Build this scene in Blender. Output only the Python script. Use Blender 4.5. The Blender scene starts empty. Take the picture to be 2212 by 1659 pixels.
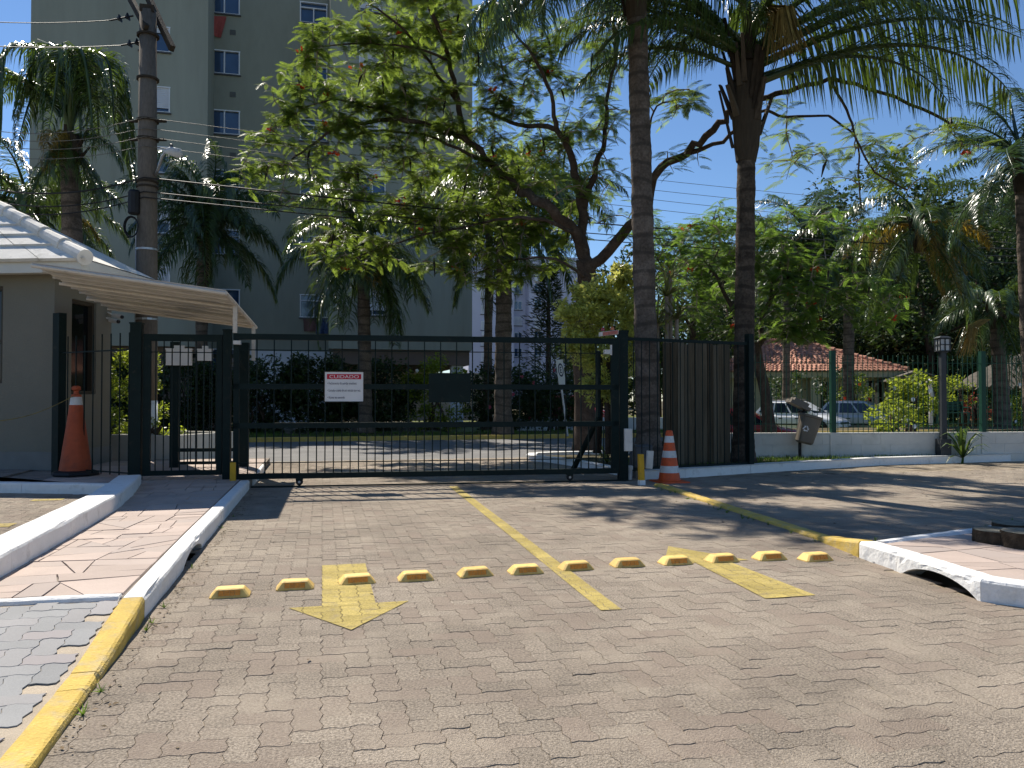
import bpy, math, random
import numpy as np
from mathutils import Vector, Matrix

RND = random.Random(11)
SC = bpy.context.scene
COL = SC.collection

# ------------------------------------------------------------------ camera
EYE = Vector((0.0, 0.0, 1.3))
FOC, CX, CY = 1702.0, 1106.0, 829.5          # focal length and centre, in units of a 2212 px wide frame
YAW = math.radians(13.5)
PIT = math.atan(30.5 / FOC)
FWD = Vector((math.sin(YAW) * math.cos(PIT), math.cos(YAW) * math.cos(PIT), math.sin(PIT)))
RIGHT = Vector((math.cos(YAW), -math.sin(YAW), 0))
UPV = RIGHT.cross(FWD)
cam = bpy.data.cameras.new('camera')
cam.sensor_width = 36.0
cam.lens = 36.0 * FOC / 2212.0
cam.clip_start, cam.clip_end = 0.05, 2000
camo = bpy.data.objects.new('camera', cam)
COL.objects.link(camo)
camo.matrix_world = Matrix((
    (RIGHT.x, UPV.x, -FWD.x, EYE.x), (RIGHT.y, UPV.y, -FWD.y, EYE.y),
    (RIGHT.z, UPV.z, -FWD.z, EYE.z), (0, 0, 0, 1)))
SC.camera = camo

# ------------------------------------------------------------------ sky, sun, exposure
SUN_EL, SUN_AZ = math.radians(50), math.radians(20)      # azimuth to the left of +Y
SUNV = Vector((-math.sin(SUN_AZ) * math.cos(SUN_EL), math.cos(SUN_AZ) * math.cos(SUN_EL), math.sin(SUN_EL)))
w = bpy.data.worlds.new('World')
SC.world = w
w.use_nodes = True
nt = w.node_tree
sky = nt.nodes.new('ShaderNodeTexSky')
sky.sky_type = 'NISHITA'
sky.sun_disc = False
sky.sun_elevation = SUN_EL
sky.sun_rotation = -SUN_AZ
sky.air_density = 1.0
sky.dust_density = 0.0
sky.ozone_density = 7.5
bg = nt.nodes['Background']
bg.inputs['Strength'].default_value = 0.088
nt.links.new(sky.outputs[0], bg.inputs['Color'])
sl = bpy.data.lights.new('sun', 'SUN')
sl.energy = 5.0
sl.angle = math.radians(0.53)
sl.color = (1.0, 0.93, 0.82)
slo = bpy.data.objects.new('sun', sl)
COL.objects.link(slo)
slo.rotation_euler = SUNV.to_track_quat('Z', 'Y').to_euler()
vs = SC.view_settings
vs.view_transform = 'Standard'
vs.look = 'None'
vs.exposure = 0.5
vs.gamma = 1.0
vs.use_curve_mapping = False
SC.cycles.max_bounces = 5
SC.cycles.diffuse_bounces = 3
SC.cycles.glossy_bounces = 2
SC.cycles.transmission_bounces = 3
SC.cycles.transparent_max_bounces = 6
SC.cycles.use_denoising = True
SC.cycles.use_adaptive_sampling = True
SC.cycles.adaptive_threshold = 0.02

# ------------------------------------------------------------------ finding places from the survey of the photo
def ray(x, y):
    return FWD + RIGHT * ((x - CX) / FOC) + UPV * ((CY - y) / FOC)
def gr(x, y, z=0.0):
    d = ray(x, y)
    return EYE + d * ((z - EYE.z) / d.z)
def dp(x, y, t):
    return EYE + ray(x, y) * t
def proj(p):
    q = Vector(p) - EYE
    z = q.dot(FWD)
    if z < 0.05:
        return (-9999, -9999, z)
    return (CX + FOC * q.dot(RIGHT) / z, CY - FOC * q.dot(UPV) / z, z)

# ------------------------------------------------------------------ materials
MATS = {}
def pm(name, col, rough=0.75, var=0.12, scale=4.0, bump=0.0, bscale=60.0, spec=0.3, metal=0.0,
       trans=0.0, rand=0.0, dirt=None, dirt_amt=0.0, dirt_scale=1.5, tcol=None, coords='pos', fine=0.0, fscale=180.0,
       band=None, bcol=None, coat=0.0, stretch=None):
    """procedural material: base colour with noise patches, per-piece variation, optional dirt, speckle, bands and relief"""
    if name in MATS:
        return MATS[name]
    m = bpy.data.materials.new(name)
    m.use_nodes = True
    nt = m.node_tree
    N, L = nt.nodes.new, nt.links.new
    b = nt.nodes['Principled BSDF']
    out = nt.nodes['Material Output']
    b.inputs['Roughness'].default_value = rough
    b.inputs['Metallic'].default_value = metal
    b.inputs['Specular IOR Level'].default_value = spec
    if coat:
        b.inputs['Coat Weight'].default_value = coat
        b.inputs['Coat Roughness'].default_value = 0.05
    if coords == 'pos':
        vec = N('ShaderNodeNewGeometry').outputs['Position']
    else:
        vec = N('ShaderNodeTexCoord').outputs['Object']
    if stretch:
        mp = N('ShaderNodeMapping')
        mp.inputs['Scale'].default_value = stretch
        L(vec, mp.inputs['Vector'])
        vec = mp.outputs[0]
    def noise(sc, det=4, ro=0.55):
        n = N('ShaderNodeTexNoise')
        n.inputs['Scale'].default_value = sc
        n.inputs['Detail'].default_value = det
        n.inputs['Roughness'].default_value = ro
        L(vec, n.inputs['Vector'])
        return n.outputs['Fac']
    def mapr(s, a, b2, c, d):
        r = N('ShaderNodeMapRange')
        for i, v in enumerate((a, b2, c, d)):
            r.inputs[i + 1].default_value = v
        L(s, r.inputs[0])
        return r.outputs[0]
    def math2(op, a, bb):
        q = N('ShaderNodeMath')
        q.operation = op
        for i, s in enumerate((a, bb)):
            if hasattr(s, 'links'):
                L(s, q.inputs[i])
            else:
                q.inputs[i].default_value = s
        return q.outputs[0]
    val = mapr(noise(scale), 0.3, 0.7, 1 - var, 1 + var)
    if fine:
        val = math2('MULTIPLY', val, mapr(noise(fscale, 2, 0.6), 0.3, 0.7, 1 - fine, 1 + fine))
    if rand:
        at = N('ShaderNodeAttribute')
        at.attribute_name = 'rnd'
        oi = N('ShaderNodeObjectInfo')
        f = math2('FRACT', math2('ADD', at.outputs['Fac'], oi.outputs['Random']), 0.0)
        val = math2('MULTIPLY', val, mapr(f, 0, 1, 1 - rand, 1 + rand))
    mul = N('ShaderNodeVectorMath')
    mul.operation = 'SCALE'
    mul.inputs[0].default_value = col
    L(val, mul.inputs['Scale'])
    c = mul.outputs[0]
    def mix(cs, d, f):
        mx = N('ShaderNodeMix')
        mx.data_type = 'RGBA'
        L(cs, mx.inputs['A'])
        mx.inputs['B'].default_value = (*d, 1)
        L(f, mx.inputs['Factor'])
        return mx.outputs['Result']
    if rand and bcol and band is None:        # tint some pieces towards a second colour
        f2 = math2('FRACT', math2('MULTIPLY', f, 7.31), 0.0)
        c = mix(c, bcol, mapr(f2, 0.55, 1.0, 0.0, 0.6))
    if band:
        wv = N('ShaderNodeTexWave')
        wv.bands_direction = 'Z'
        wv.inputs['Scale'].default_value = band
        wv.inputs['Distortion'].default_value = 3.5
        wv.inputs['Detail'].default_value = 2
        L(vec, wv.inputs['Vector'])
        c = mix(c, bcol, mapr(wv.outputs['Fac'], 0.8, 0.97, 0.0, 0.7))
    if dirt:
        c = mix(c, dirt, mapr(noise(dirt_scale, 6, 0.65), 0.62 - 0.25 * dirt_amt, 0.72, 0.0, min(1, 0.35 + dirt_amt * 0.6)))
    L(c, b.inputs['Base Color'])
    if bump:
        bp = N('ShaderNodeBump')
        bp.inputs['Strength'].default_value = bump
        bp.inputs['Distance'].default_value = 0.02
        L(noise(bscale, 3), bp.inputs['Height'])
        L(bp.outputs[0], b.inputs['Normal'])
    if trans:
        tb = N('ShaderNodeBsdfTranslucent')
        if tcol:
            m2 = N('ShaderNodeVectorMath')
            m2.operation = 'SCALE'
            m2.inputs[0].default_value = tcol
            L(val, m2.inputs['Scale'])
            L(m2.outputs[0], tb.inputs['Color'])
        else:
            L(c, tb.inputs['Color'])
        ms = N('ShaderNodeMixShader')
        ms.inputs[0].default_value = trans
        L(b.outputs[0], ms.inputs[1])
        L(tb.outputs[0], ms.inputs[2])
        L(ms.outputs[0], out.inputs['Surface'])
    MATS[name] = m
    return m

M_PAVER = pm('paver_brown', (0.305, 0.258, 0.205), 0.9, 0.24, 0.55, 0.7, 140, 0.12, rand=0.09, fine=0.45, fscale=85, dirt=(0.43, 0.365, 0.285), dirt_amt=0.5, dirt_scale=1.9, bcol=(0.285, 0.225, 0.18))
M_PAVER_GREY = pm('paver_grey', (0.30, 0.30, 0.295), 0.85, 0.12, 1.3, 0.15, 200, 0.2, rand=0.08, fine=0.10, fscale=150, bcol=(0.36, 0.31, 0.30))
M_JOINT = pm('joint_sand', (0.275, 0.228, 0.17), 0.95, 0.55, 3.0, 0.5, 120, 0.05, fine=0.4)
M_SAND = pm('bedding_sand', (0.46, 0.39, 0.30), 0.95, 0.15, 4.0, 0.4, 150, 0.05, fine=0.18)
M_FLAG = pm('flagstone', (0.46, 0.37, 0.315), 0.8, 0.08, 2.5, 0.15, 60, 0.2, rand=0.10, fine=0.05, fscale=90, bcol=(0.36, 0.31, 0.28), dirt=(0.36, 0.30, 0.25), dirt_amt=0.15)
M_MORTAR = pm('mortar', (0.25, 0.22, 0.19), 0.95, 0.2, 6, 0.3, 90, 0.1)
M_WHITE_KERB = pm('whitewash', (0.80, 0.79, 0.76), 0.85, 0.07, 5, 0.35, 35, 0.15, dirt=(0.36, 0.34, 0.30), dirt_amt=0.34, dirt_scale=5)
M_YEL_KERB = pm('yellow_kerb_paint', (0.60, 0.42, 0.10), 0.75, 0.14, 5, 0.5, 80, 0.2, fine=0.1, fscale=60, dirt=(0.42, 0.38, 0.29), dirt_amt=0.5, dirt_scale=8)
M_YEL_MARK = pm('yellow_road_paint', (0.44, 0.345, 0.115), 0.85, 0.15, 3, 0.5, 150, 0.15, rand=0.12, fine=0.25, fscale=95, dirt=(0.30, 0.25, 0.16), dirt_amt=0.45, dirt_scale=9)
M_ASPHALT = pm('asphalt', (0.19, 0.185, 0.18), 0.9, 0.15, 1.2, 0.4, 150, 0.2, fine=0.2)
M_EARTH = pm('earth', (0.10, 0.085, 0.05), 0.95, 0.35, 0.8, 0.4, 20, 0.1)
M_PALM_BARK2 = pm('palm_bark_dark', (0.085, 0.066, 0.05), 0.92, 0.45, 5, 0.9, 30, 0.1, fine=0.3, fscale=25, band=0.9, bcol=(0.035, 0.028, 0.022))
M_CONE_OLD = pm('faded_cone_orange', (0.40, 0.075, 0.025), 0.6, 0.15, 6, dirt=(0.17, 0.05, 0.03), dirt_amt=0.35, dirt_scale=7)
M_GRASS = pm('grass_blades', (0.085, 0.145, 0.025), 0.6, 0.25, 3, trans=0.35, tcol=(0.20, 0.32, 0.04), rand=0.3, spec=0.3)
M_GREEN = pm('dark_green_paint', (0.004, 0.013, 0.012), 0.6, 0.15, 6, 0.05, 60, 0.18, dirt=(0.06, 0.05, 0.035), dirt_amt=0.1, dirt_scale=9)
M_GREEN2 = pm('fence_green_paint', (0.008, 0.05, 0.032), 0.5, 0.15, 6, 0.05, 60, 0.25)
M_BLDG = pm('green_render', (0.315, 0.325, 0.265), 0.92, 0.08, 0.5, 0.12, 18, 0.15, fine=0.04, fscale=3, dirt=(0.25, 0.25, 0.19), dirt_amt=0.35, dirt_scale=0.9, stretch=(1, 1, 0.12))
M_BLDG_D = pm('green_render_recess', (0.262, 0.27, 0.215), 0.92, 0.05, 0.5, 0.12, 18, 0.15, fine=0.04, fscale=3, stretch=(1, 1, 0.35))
M_BLDG_W = pm('pale_render', (0.60, 0.62, 0.66), 0.9, 0.06, 1, 0.1, 20, 0.15)
M_BROWN = pm('brown_beam', (0.17, 0.13, 0.105), 0.9, 0.08, 1, 0.1, 20, 0.15)
M_LILAC = pm('lilac_render', (0.60, 0.60, 0.70), 0.9, 0.05, 0.3, 0, 20, 0.15)
M_WFRAME = pm('white_window_frame', (0.72, 0.73, 0.74), 0.4, 0.05, 3, spec=0.4)
M_GLASS = pm('window_glass', (0.03, 0.065, 0.13), 0.06, 0.25, 0.8, spec=0.9)
M_DARKGLASS = pm('dark_glass', (0.006, 0.008, 0.010), 0.06, 0.1, 1, spec=0.6)
M_SHUTTER = pm('roller_shutter', (0.62, 0.63, 0.65), 0.6, 0.06, 2)
M_STONE = pm('stone_sill', (0.10, 0.10, 0.10), 0.7, 0.1, 4)
M_GH = pm('guardhouse_render', (0.215, 0.20, 0.16), 0.92, 0.05, 1.5, 0.5, 60, 0.12)
M_GH_ROOF = pm('pale_roof_tile', (0.72, 0.69, 0.63), 0.85, 0.1, 3, 0.4, 40, 0.15, rand=0.05, dirt=(0.40, 0.38, 0.33), dirt_amt=0.2, dirt_scale=4)
M_FASCIA = pm('white_fascia', (0.66, 0.64, 0.58), 0.7, 0.06, 3, dirt=(0.35, 0.32, 0.27), dirt_amt=0.1, dirt_scale=3)
M_AWN = pm('cream_awning_panel', (0.66, 0.63, 0.58), 0.6, 0.08, 3, trans=0.33, tcol=(0.54, 0.50, 0.44), rand=0.06, spec=0.3)
M_AWN_E = pm('awning_steel', (0.58, 0.53, 0.46), 0.6, 0.1, 4, dirt=(0.25, 0.18, 0.12), dirt_amt=0.3, dirt_scale=8)
M_BLACK = pm('black_rubber', (0.012, 0.012, 0.013), 0.6, 0.2, 8, spec=0.35)
M_ORANGE = pm('cone_orange', (0.62, 0.085, 0.015), 0.5, 0.12, 8, dirt=(0.22, 0.06, 0.03), dirt_amt=0.25, dirt_scale=9, spec=0.4)
M_CWHITE = pm('cone_white_band', (0.62, 0.60, 0.57), 0.55, 0.1, 8, dirt=(0.33, 0.28, 0.24), dirt_amt=0.35, dirt_scale=14)
M_STUD = pm('stud_yellow', (0.82, 0.55, 0.17), 0.6, 0.12, 14, 0.1, 80, 0.3, rand=0.12, dirt=(0.26, 0.19, 0.11), dirt_amt=0.38, dirt_scale=22)
M_REFL = pm('amber_reflector', (0.85, 0.30, 0.02), 0.15, 0.2, 60, spec=0.8)
M_CONC = pm('pole_concrete', (0.15, 0.125, 0.10), 0.9, 0.2, 2.0, 0.3, 40, 0.15, fine=0.15, fscale=30, stretch=(1, 1, 0.3))
M_WOOD_D = pm('dark_wood', (0.045, 0.035, 0.025), 0.85, 0.3, 6, 0.3, 50, 0.2)
M_PLANK = pm('weathered_plank', (0.115, 0.09, 0.058), 0.9, 0.35, 4, 0.4, 30, 0.15, rand=0.45, bcol=(0.17, 0.15, 0.11), stretch=(6, 6, 0.5))
M_STEEL = pm('galvanised', (0.42, 0.43, 0.44), 0.4, 0.12, 6, metal=0.7, spec=0.5)
M_WIRE = pm('wire_grey', (0.12, 0.12, 0.11), 0.5, 0.1, 3, metal=0.4)
M_PALM_BARK = pm('palm_bark', (0.125, 0.10, 0.08), 0.9, 0.4, 3, 0.8, 30, 0.12, fine=0.3, fscale=25, dirt=(0.19, 0.165, 0.14), dirt_amt=0.25, dirt_scale=3, band=1.05, bcol=(0.055, 0.046, 0.038))
M_SHEATH = pm('palm_sheath', (0.055, 0.042, 0.030), 0.85, 0.4, 8, 0.5, 30, 0.15, rand=0.4, bcol=(0.12, 0.095, 0.065), stretch=(3, 3, 0.5))
M_PALM = pm('palm_leaflet', (0.052, 0.088, 0.020), 0.3, 0.25, 1.5, trans=0.28, tcol=(0.14, 0.22, 0.03), rand=0.3, spec=0.75)
M_PALM_B = pm('palm_leaflet_blue', (0.050, 0.085, 0.045), 0.28, 0.25, 1.5, trans=0.22, tcol=(0.10, 0.19, 0.05), rand=0.3, spec=0.75)
M_PALM_Y = pm('palm_leaflet_yellow', (0.17, 0.125, 0.025), 0.4, 0.3, 2, trans=0.35, tcol=(0.42, 0.28, 0.03), rand=0.4, spec=0.5)
M_PALM_RIB = pm('palm_rib', (0.10, 0.095, 0.04), 0.6, 0.2, 3)
M_FLOWER_Y = pm('palm_flower_straw', (0.30, 0.21, 0.06), 0.7, 0.3, 8, trans=0.3, rand=0.3)
M_BARK = pm('tree_bark', (0.075, 0.055, 0.043), 0.92, 0.35, 4, 0.7, 25, 0.12, fine=0.25, fscale=30, dirt=(0.17, 0.15, 0.13), dirt_amt=0.15, dirt_scale=4)
M_TWIG = pm('twig_bark', (0.30, 0.24, 0.19), 0.9, 0.3, 6)
M_LEAF = pm('feathery_leaf', (0.085, 0.125, 0.024), 0.5, 0.25, 1.0, trans=0.5, tcol=(0.27, 0.37, 0.05), rand=0.32, spec=0.35)
M_LEAF_D = pm('feathery_leaf_deep', (0.072, 0.128, 0.022), 0.5, 0.2, 1.0, trans=0.5, tcol=(0.21, 0.34, 0.045), rand=0.32, spec=0.35)
M_POD = pm('seed_pod', (0.02, 0.014, 0.010), 0.6, 0.3, 9)
M_FLOWER = pm('red_flower', (0.65, 0.06, 0.02), 0.6, 0.2, 20, trans=0.3)
M_HEDGE = pm('hedge_leaf', (0.026, 0.048, 0.012), 0.5, 0.25, 2, trans=0.22, tcol=(0.08, 0.15, 0.02), rand=0.4, spec=0.5)
M_LIME = pm('lime_leaf', (0.15, 0.20, 0.02), 0.45, 0.2, 2, trans=0.45, tcol=(0.40, 0.48, 0.04), rand=0.35, spec=0.45)
M_VARI = pm('variegated_leaf', (0.42, 0.44, 0.12), 0.35, 0.25, 3, trans=0.5, tcol=(0.78, 0.78, 0.20), rand=0.4, spec=0.6, bcol=(0.09, 0.14, 0.03))
M_FOREST = pm('forest_leaf', (0.026, 0.050, 0.014), 0.65, 0.35, 0.3, trans=0.15, tcol=(0.07, 0.13, 0.02), rand=0.45, spec=0.4)
M_PINE = pm('pine_needle', (0.050, 0.068, 0.030), 0.6, 0.25, 2, trans=0.15, tcol=(0.10, 0.13, 0.04), rand=0.35)
M_STRAP = pm('strap_leaf', (0.17, 0.18, 0.06), 0.4, 0.25, 2, trans=0.35, tcol=(0.40, 0.38, 0.10), rand=0.35, spec=0.5, bcol=(0.25, 0.21, 0.07))
M_TILE = pm('clay_roof_tile', (0.44, 0.225, 0.155), 0.85, 0.25, 1.5, 0.3, 30, 0.15, rand=0.25, fine=0.15, fscale=12, bcol=(0.50, 0.28, 0.20))
M_HOUSE = pm('cream_house_wall', (0.42, 0.38, 0.25), 0.9, 0.06, 1)
M_THATCH = pm('thatch', (0.14, 0.125, 0.105), 0.95, 0.3, 6, 0.6, 40, 0.1, rand=0.3)
M_CARW = pm('car_white', (0.72, 0.74, 0.76), 0.3, 0.03, 1, coat=0.6, spec=0.5)
M_CARS = pm('car_silver', (0.42, 0.44, 0.45), 0.3, 0.04, 1, metal=0.55, coat=0.6, spec=0.5)
M_CARR = pm('car_red', (0.32, 0.012, 0.015), 0.3, 0.05, 1, coat=0.6, spec=0.5)
M_LAMPW = pm('lamp_glass', (0.55, 0.57, 0.58), 0.35, 0.05, 3, trans=0.3, spec=0.5)
M_WALLW = pm('white_block_wall', (0.60, 0.585, 0.53), 0.92, 0.08, 2, 0.35, 50, 0.12, dirt=(0.36, 0.36, 0.28), dirt_amt=0.22, dirt_scale=1.6)
M_SIGN = pm('sign_white', (0.70, 0.68, 0.66), 0.5, 0.05, 4, dirt=(0.45, 0.42, 0.38), dirt_amt=0.1, dirt_scale=9)
M_SIGN_R = pm('sign_red', (0.50, 0.012, 0.035), 0.5, 0.05, 4)
M_INK = pm('sign_ink', (0.02, 0.02, 0.06), 0.6, 0.1, 5)
M_GREYBOX = pm('grey_plastic', (0.085, 0.088, 0.092), 0.5, 0.1, 5, dirt=(0.12, 0.11, 0.10), dirt_amt=0.2)
M_PVC = pm('white_pvc', (0.60, 0.57, 0.53), 0.5, 0.08, 6, dirt=(0.35, 0.31, 0.26), dirt_amt=0.25, dirt_scale=10)
M_BIN = pm('bin_brown_plastic', (0.13, 0.11, 0.085), 0.5, 0.1, 4, spec=0.4, dirt=(0.20, 0.18, 0.15), dirt_amt=0.15)
M_LOG = pm('log_bark', (0.055, 0.042, 0.03), 0.95, 0.4, 15, 0.6, 40, 0.1)
M_LOGTOP = pm('log_top', (0.20, 0.19, 0.15), 0.95, 0.3, 12, 0.4, 60, 0.1, dirt=(0.07, 0.055, 0.04), dirt_amt=0.4, dirt_scale=8)
M_TOWEL = pm('red_towel', (0.42, 0.10, 0.085), 0.95, 0.1, 5, trans=0.2)
M_CLOTH = pm('patterned_cloth', (0.05, 0.08, 0.16), 0.95, 0.5, 9)
M_LILACWALL = pm('pale_wall', (0.55, 0.56, 0.60), 0.9, 0.06, 1)
M_TAPE = pm('warning_tape', (0.16, 0.12, 0.03), 0.5, 0.6, 12)
M_VENT = pm('vent_grille', (0.12, 0.125, 0.12), 0.8, 0.1, 5)

# ------------------------------------------------------------------ mesh helpers
class MB:
    def __init__(s):
        s.v, s.f, s.r = [], [], []
    def face(s, pts, r=None):
        n = len(s.v)
        s.v += [tuple(p) for p in pts]
        s.f.append(tuple(range(n, n + len(pts))))
        s.r.append(RND.random() if r is None else r)
    def add(s, vs, fs, r=None):
        n = len(s.v)
        s.v += [tuple(p) for p in vs]
        rr = RND.random() if r is None else r
        for f in fs:
            s.f.append(tuple(i + n for i in f))
            s.r.append(rr)
        return s
    def hexa(s, p, r=None):     # 8 corners: bottom 4 (ccw), top 4
        return s.add(p, [(3, 2, 1, 0), (4, 5, 6, 7), (0, 1, 5, 4), (1, 2, 6, 5), (2, 3, 7, 6), (3, 0, 4, 7)], r)
    def box(s, a, b, r=None):
        x0, y0, z0 = a; x1, y1, z1 = b
        return s.hexa([(x0, y0, z0), (x1, y0, z0), (x1, y1, z0), (x0, y1, z0), (x0, y0, z1), (x1, y0, z1), (x1, y1, z1), (x0, y1, z1)], r)
    def obox(s, c, ax, ay, az, r=None):   # centre + half axes
        c, ax, ay, az = map(Vector, (c, ax, ay, az))
        return s.hexa([c - ax - ay - az, c + ax - ay - az, c + ax + ay - az, c - ax + ay - az,
                       c - ax - ay + az, c + ax - ay + az, c + ax + ay + az, c - ax + ay + az], r)
    def tube(s, path, rad, n=8, cap=True, r=None, jit=0.0):
        path = [Vector(p) for p in path]
        if not isinstance(rad, (list, tuple)):
            rad = [rad] * len(path)
        vs, fs = [], []
        ref = Vector((0.13, 0.2, 0.97))
        pu = None
        for i, p in enumerate(path):
            t = (path[min(i + 1, len(path) - 1)] - path[max(i - 1, 0)])
            t = t.normalized() if t.length > 1e-9 else Vector((0, 0, 1))
            if pu is None:
                u = t.cross(ref if abs(t.dot(ref)) < 0.9 else Vector((1, 0, 0))).normalized()
            else:
                u = (pu - t * pu.dot(t)).normalized()
            pu = u
            v2 = t.cross(u)
            for k in range(n):
                a = 2 * math.pi * k / n
                rr = rad[i] * (1 + (RND.uniform(-jit, jit) if jit else 0))
                vs.append(p + (u * math.cos(a) + v2 * math.sin(a)) * rr)
        for i in range(len(path) - 1):
            for k in range(n):
                k2 = (k + 1) % n
                fs.append((i * n + k, i * n + k2, (i + 1) * n + k2, (i + 1) * n + k))
        if cap:
            fs.append(tuple(range(n - 1, -1, -1)))
            fs.append(tuple((len(path) - 1) * n + k for k in range(n)))
        return s.add(vs, fs, r)
    def lathe(s, c, prof, n=16, r=None, ax=None):
        """profile of (radius, height) about the vertical (or ax) through c"""
        c = Vector(c)
        A = Vector(ax).normalized() if ax else Vector((0, 0, 1))
        U = A.orthogonal().normalized() if ax else Vector((1, 0, 0))
        V = A.cross(U)
        vs, fs = [], []
        for (rr, h) in prof:
            for k in range(n):
                a = 2 * math.pi * k / n
                vs.append(c + A * h + (U * math.cos(a) + V * math.sin(a)) * rr)
        m = len(prof)
        for i in range(m - 1):
            for k in range(n):
                k2 = (k + 1) % n
                fs.append((i * n + k, i * n + k2, (i + 1) * n + k2, (i + 1) * n + k))
        fs.append(tuple(range(n - 1, -1, -1)))
        fs.append(tuple((m - 1) * n + k for k in range(n)))
        return s.add(vs, fs, r)
    def prism(s, poly, z0, z1, r=None):
        n = len(poly)
        vs = [(p[0], p[1], z0) for p in poly] + [(p[0], p[1], z1) for p in poly]
        fs = [tuple(range(n - 1, -1, -1)), tuple(range(n, 2 * n))] + [(i, (i + 1) % n, n + (i + 1) % n, n + i) for i in range(n)]
        return s.add(vs, fs, r)
    def slab(s, poly3, nrm, th, r=None):    # polygon in space, thickened by th along nrm
        nrm = Vector(nrm).normalized() * th
        P = [Vector(p) for p in poly3]
        n = len(P)
        vs = P + [p + nrm for p in P]
        fs = [tuple(range(n - 1, -1, -1)), tuple(range(n, 2 * n))] + [(i, (i + 1) % n, n + (i + 1) % n, n + i) for i in range(n)]
        return s.add(vs, fs, r)
    def mesh(s, name, smooth=False):
        me = bpy.data.meshes.new(name)
        me.from_pydata(s.v, [], s.f)
        at = me.attributes.new('rnd', 'FLOAT', 'FACE')
        at.data.foreach_set('value', s.r)
        if smooth:
            me.polygons.foreach_set('use_smooth', [True] * len(me.polygons))
        return me

def npmesh(name, V, Q, rv):
    """quads from numpy arrays, with one random value for each face"""
    me = bpy.data.meshes.new(name)
    nv, nf = len(V), len(Q)
    me.vertices.add(nv)
    me.vertices.foreach_set('co', np.ascontiguousarray(V, dtype=np.float32).ravel())
    me.loops.add(nf * 4)
    me.loops.foreach_set('vertex_index', np.ascontiguousarray(Q, dtype=np.int32).ravel())
    me.polygons.add(nf)
    me.polygons.foreach_set('loop_start', np.arange(0, nf * 4, 4, dtype=np.int32))
    me.update(calc_edges=True)
    at = me.attributes.new('rnd', 'FLOAT', 'FACE')
    at.data.foreach_set('value', np.ascontiguousarray(rv, dtype=np.float32))
    return me

def link(name, me, m, parent=None, kind=None):
    o = bpy.data.objects.new(name, me)
    COL.objects.link(o)
    if m is not None and len(me.materials) == 0:
        me.materials.append(m)
    if parent is not None:
        o.parent = parent
        if parent.parent is None:
            o.matrix_parent_inverse = parent.matrix_basis.inverted()
    if kind:
        o['kind'] = kind
    return o
def obj(name, mb, m, parent=None, smooth=False, kind=None):
    o = link(name, mb.mesh(name, smooth), m, None, kind)
    if parent is not None:
        o.parent = parent
        if parent.parent is None:
            o.matrix_parent_inverse = parent.matrix_basis.inverted()
    return o
def tag(o, label, cat, group=None, kind=None):
    o['label'] = label
    o['category'] = cat
    if group:
        o['group'] = group
    if kind:
        o['kind'] = kind
    return o
def thing(name, label, cat, loc=(0, 0, 0), group=None):
    o = bpy.data.objects.new(name, None)
    COL.objects.link(o)
    o.empty_display_size = 0.2
    o.location = loc
    o.matrix_basis = Matrix.Translation(Vector(loc))
    return tag(o, label, cat, group)
def struct(name, mb, m, smooth=False):
    return obj(name, mb, m, None, smooth, 'structure')
def mbox(a, b):
    return MB().box(a, b)

class PL:
    """vertical plane through two ground points: s along it, z up, off towards the viewer"""
    def __init__(s, a, b):
        s.a = Vector((a[0], a[1], 0)); b = Vector((b[0], b[1], 0))
        s.u = (b - s.a).normalized()
        s.n = Vector((s.u.y, -s.u.x, 0))
    def sz(s, x, y):
        d = ray(x, y)
        t = (s.a - EYE).dot(s.n) / d.dot(s.n)
        p = EYE + d * t
        return ((p - s.a).dot(s.u), p.z)
    def pt(s, q, z, off=0.0):
        p = s.a + s.u * q + s.n * off
        return Vector((p.x, p.y, z))
    def box(s, mb, s0, s1, z0, z1, o0, o1, r=None):
        return mb.hexa([s.pt(s0, z0, o1), s.pt(s1, z0, o1), s.pt(s1, z0, o0), s.pt(s0, z0, o0),
                        s.pt(s0, z1, o1), s.pt(s1, z1, o1), s.pt(s1, z1, o0), s.pt(s0, z1, o0)], r)
    def wall(s, mb, s0, s1, z0, z1, holes, th):
        """wall of thickness th (going away from the viewer) with rectangular openings"""
        ss = sorted({s0, s1, *[h[0] for h in holes], *[h[1] for h in holes]})
        zs = sorted({z0, z1, *[h[2] for h in holes], *[h[3] for h in holes]})
        for i in range(len(ss) - 1):
            for j in range(len(zs) - 1):
                cs, cz = (ss[i] + ss[i + 1]) / 2, (zs[j] + zs[j + 1]) / 2
                if any(h[0] < cs < h[1] and h[2] < cz < h[3] for h in holes):
                    continue
                mb.face([s.pt(ss[i], zs[j]), s.pt(ss[i + 1], zs[j]), s.pt(ss[i + 1], zs[j + 1]), s.pt(ss[i], zs[j + 1])], 0)
        for (a, b, c, d) in holes:
            mb.face([s.pt(a, c), s.pt(b, c), s.pt(b, c, -th), s.pt(a, c, -th)], 0)
            mb.face([s.pt(a, d, -th), s.pt(b, d, -th), s.pt(b, d), s.pt(a, d)], 0)
            mb.face([s.pt(a, c), s.pt(a, c, -th), s.pt(a, d, -th), s.pt(a, d)], 0)
            mb.face([s.pt(b, c, -th), s.pt(b, c), s.pt(b, d), s.pt(b, d, -th)], 0)

def lerp(a, b, t):
    return Vector(a) * (1 - t) + Vector(b) * t
def nth(i):
    return ['first', 'second', 'third', 'fourth', 'fifth', 'sixth', 'seventh', 'eighth', 'ninth', 'tenth', 'eleventh', 'twelfth',
            'thirteenth', 'fourteenth', 'fifteenth', 'sixteenth'][i]

# =================================================================== ground
g = MB()
g.face([(-300, -60, -0.42), (300, -60, -0.42), (300, 400, -0.42), (-300, 400, -0.42)])
struct('ground', g, M_EARTH)

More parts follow.
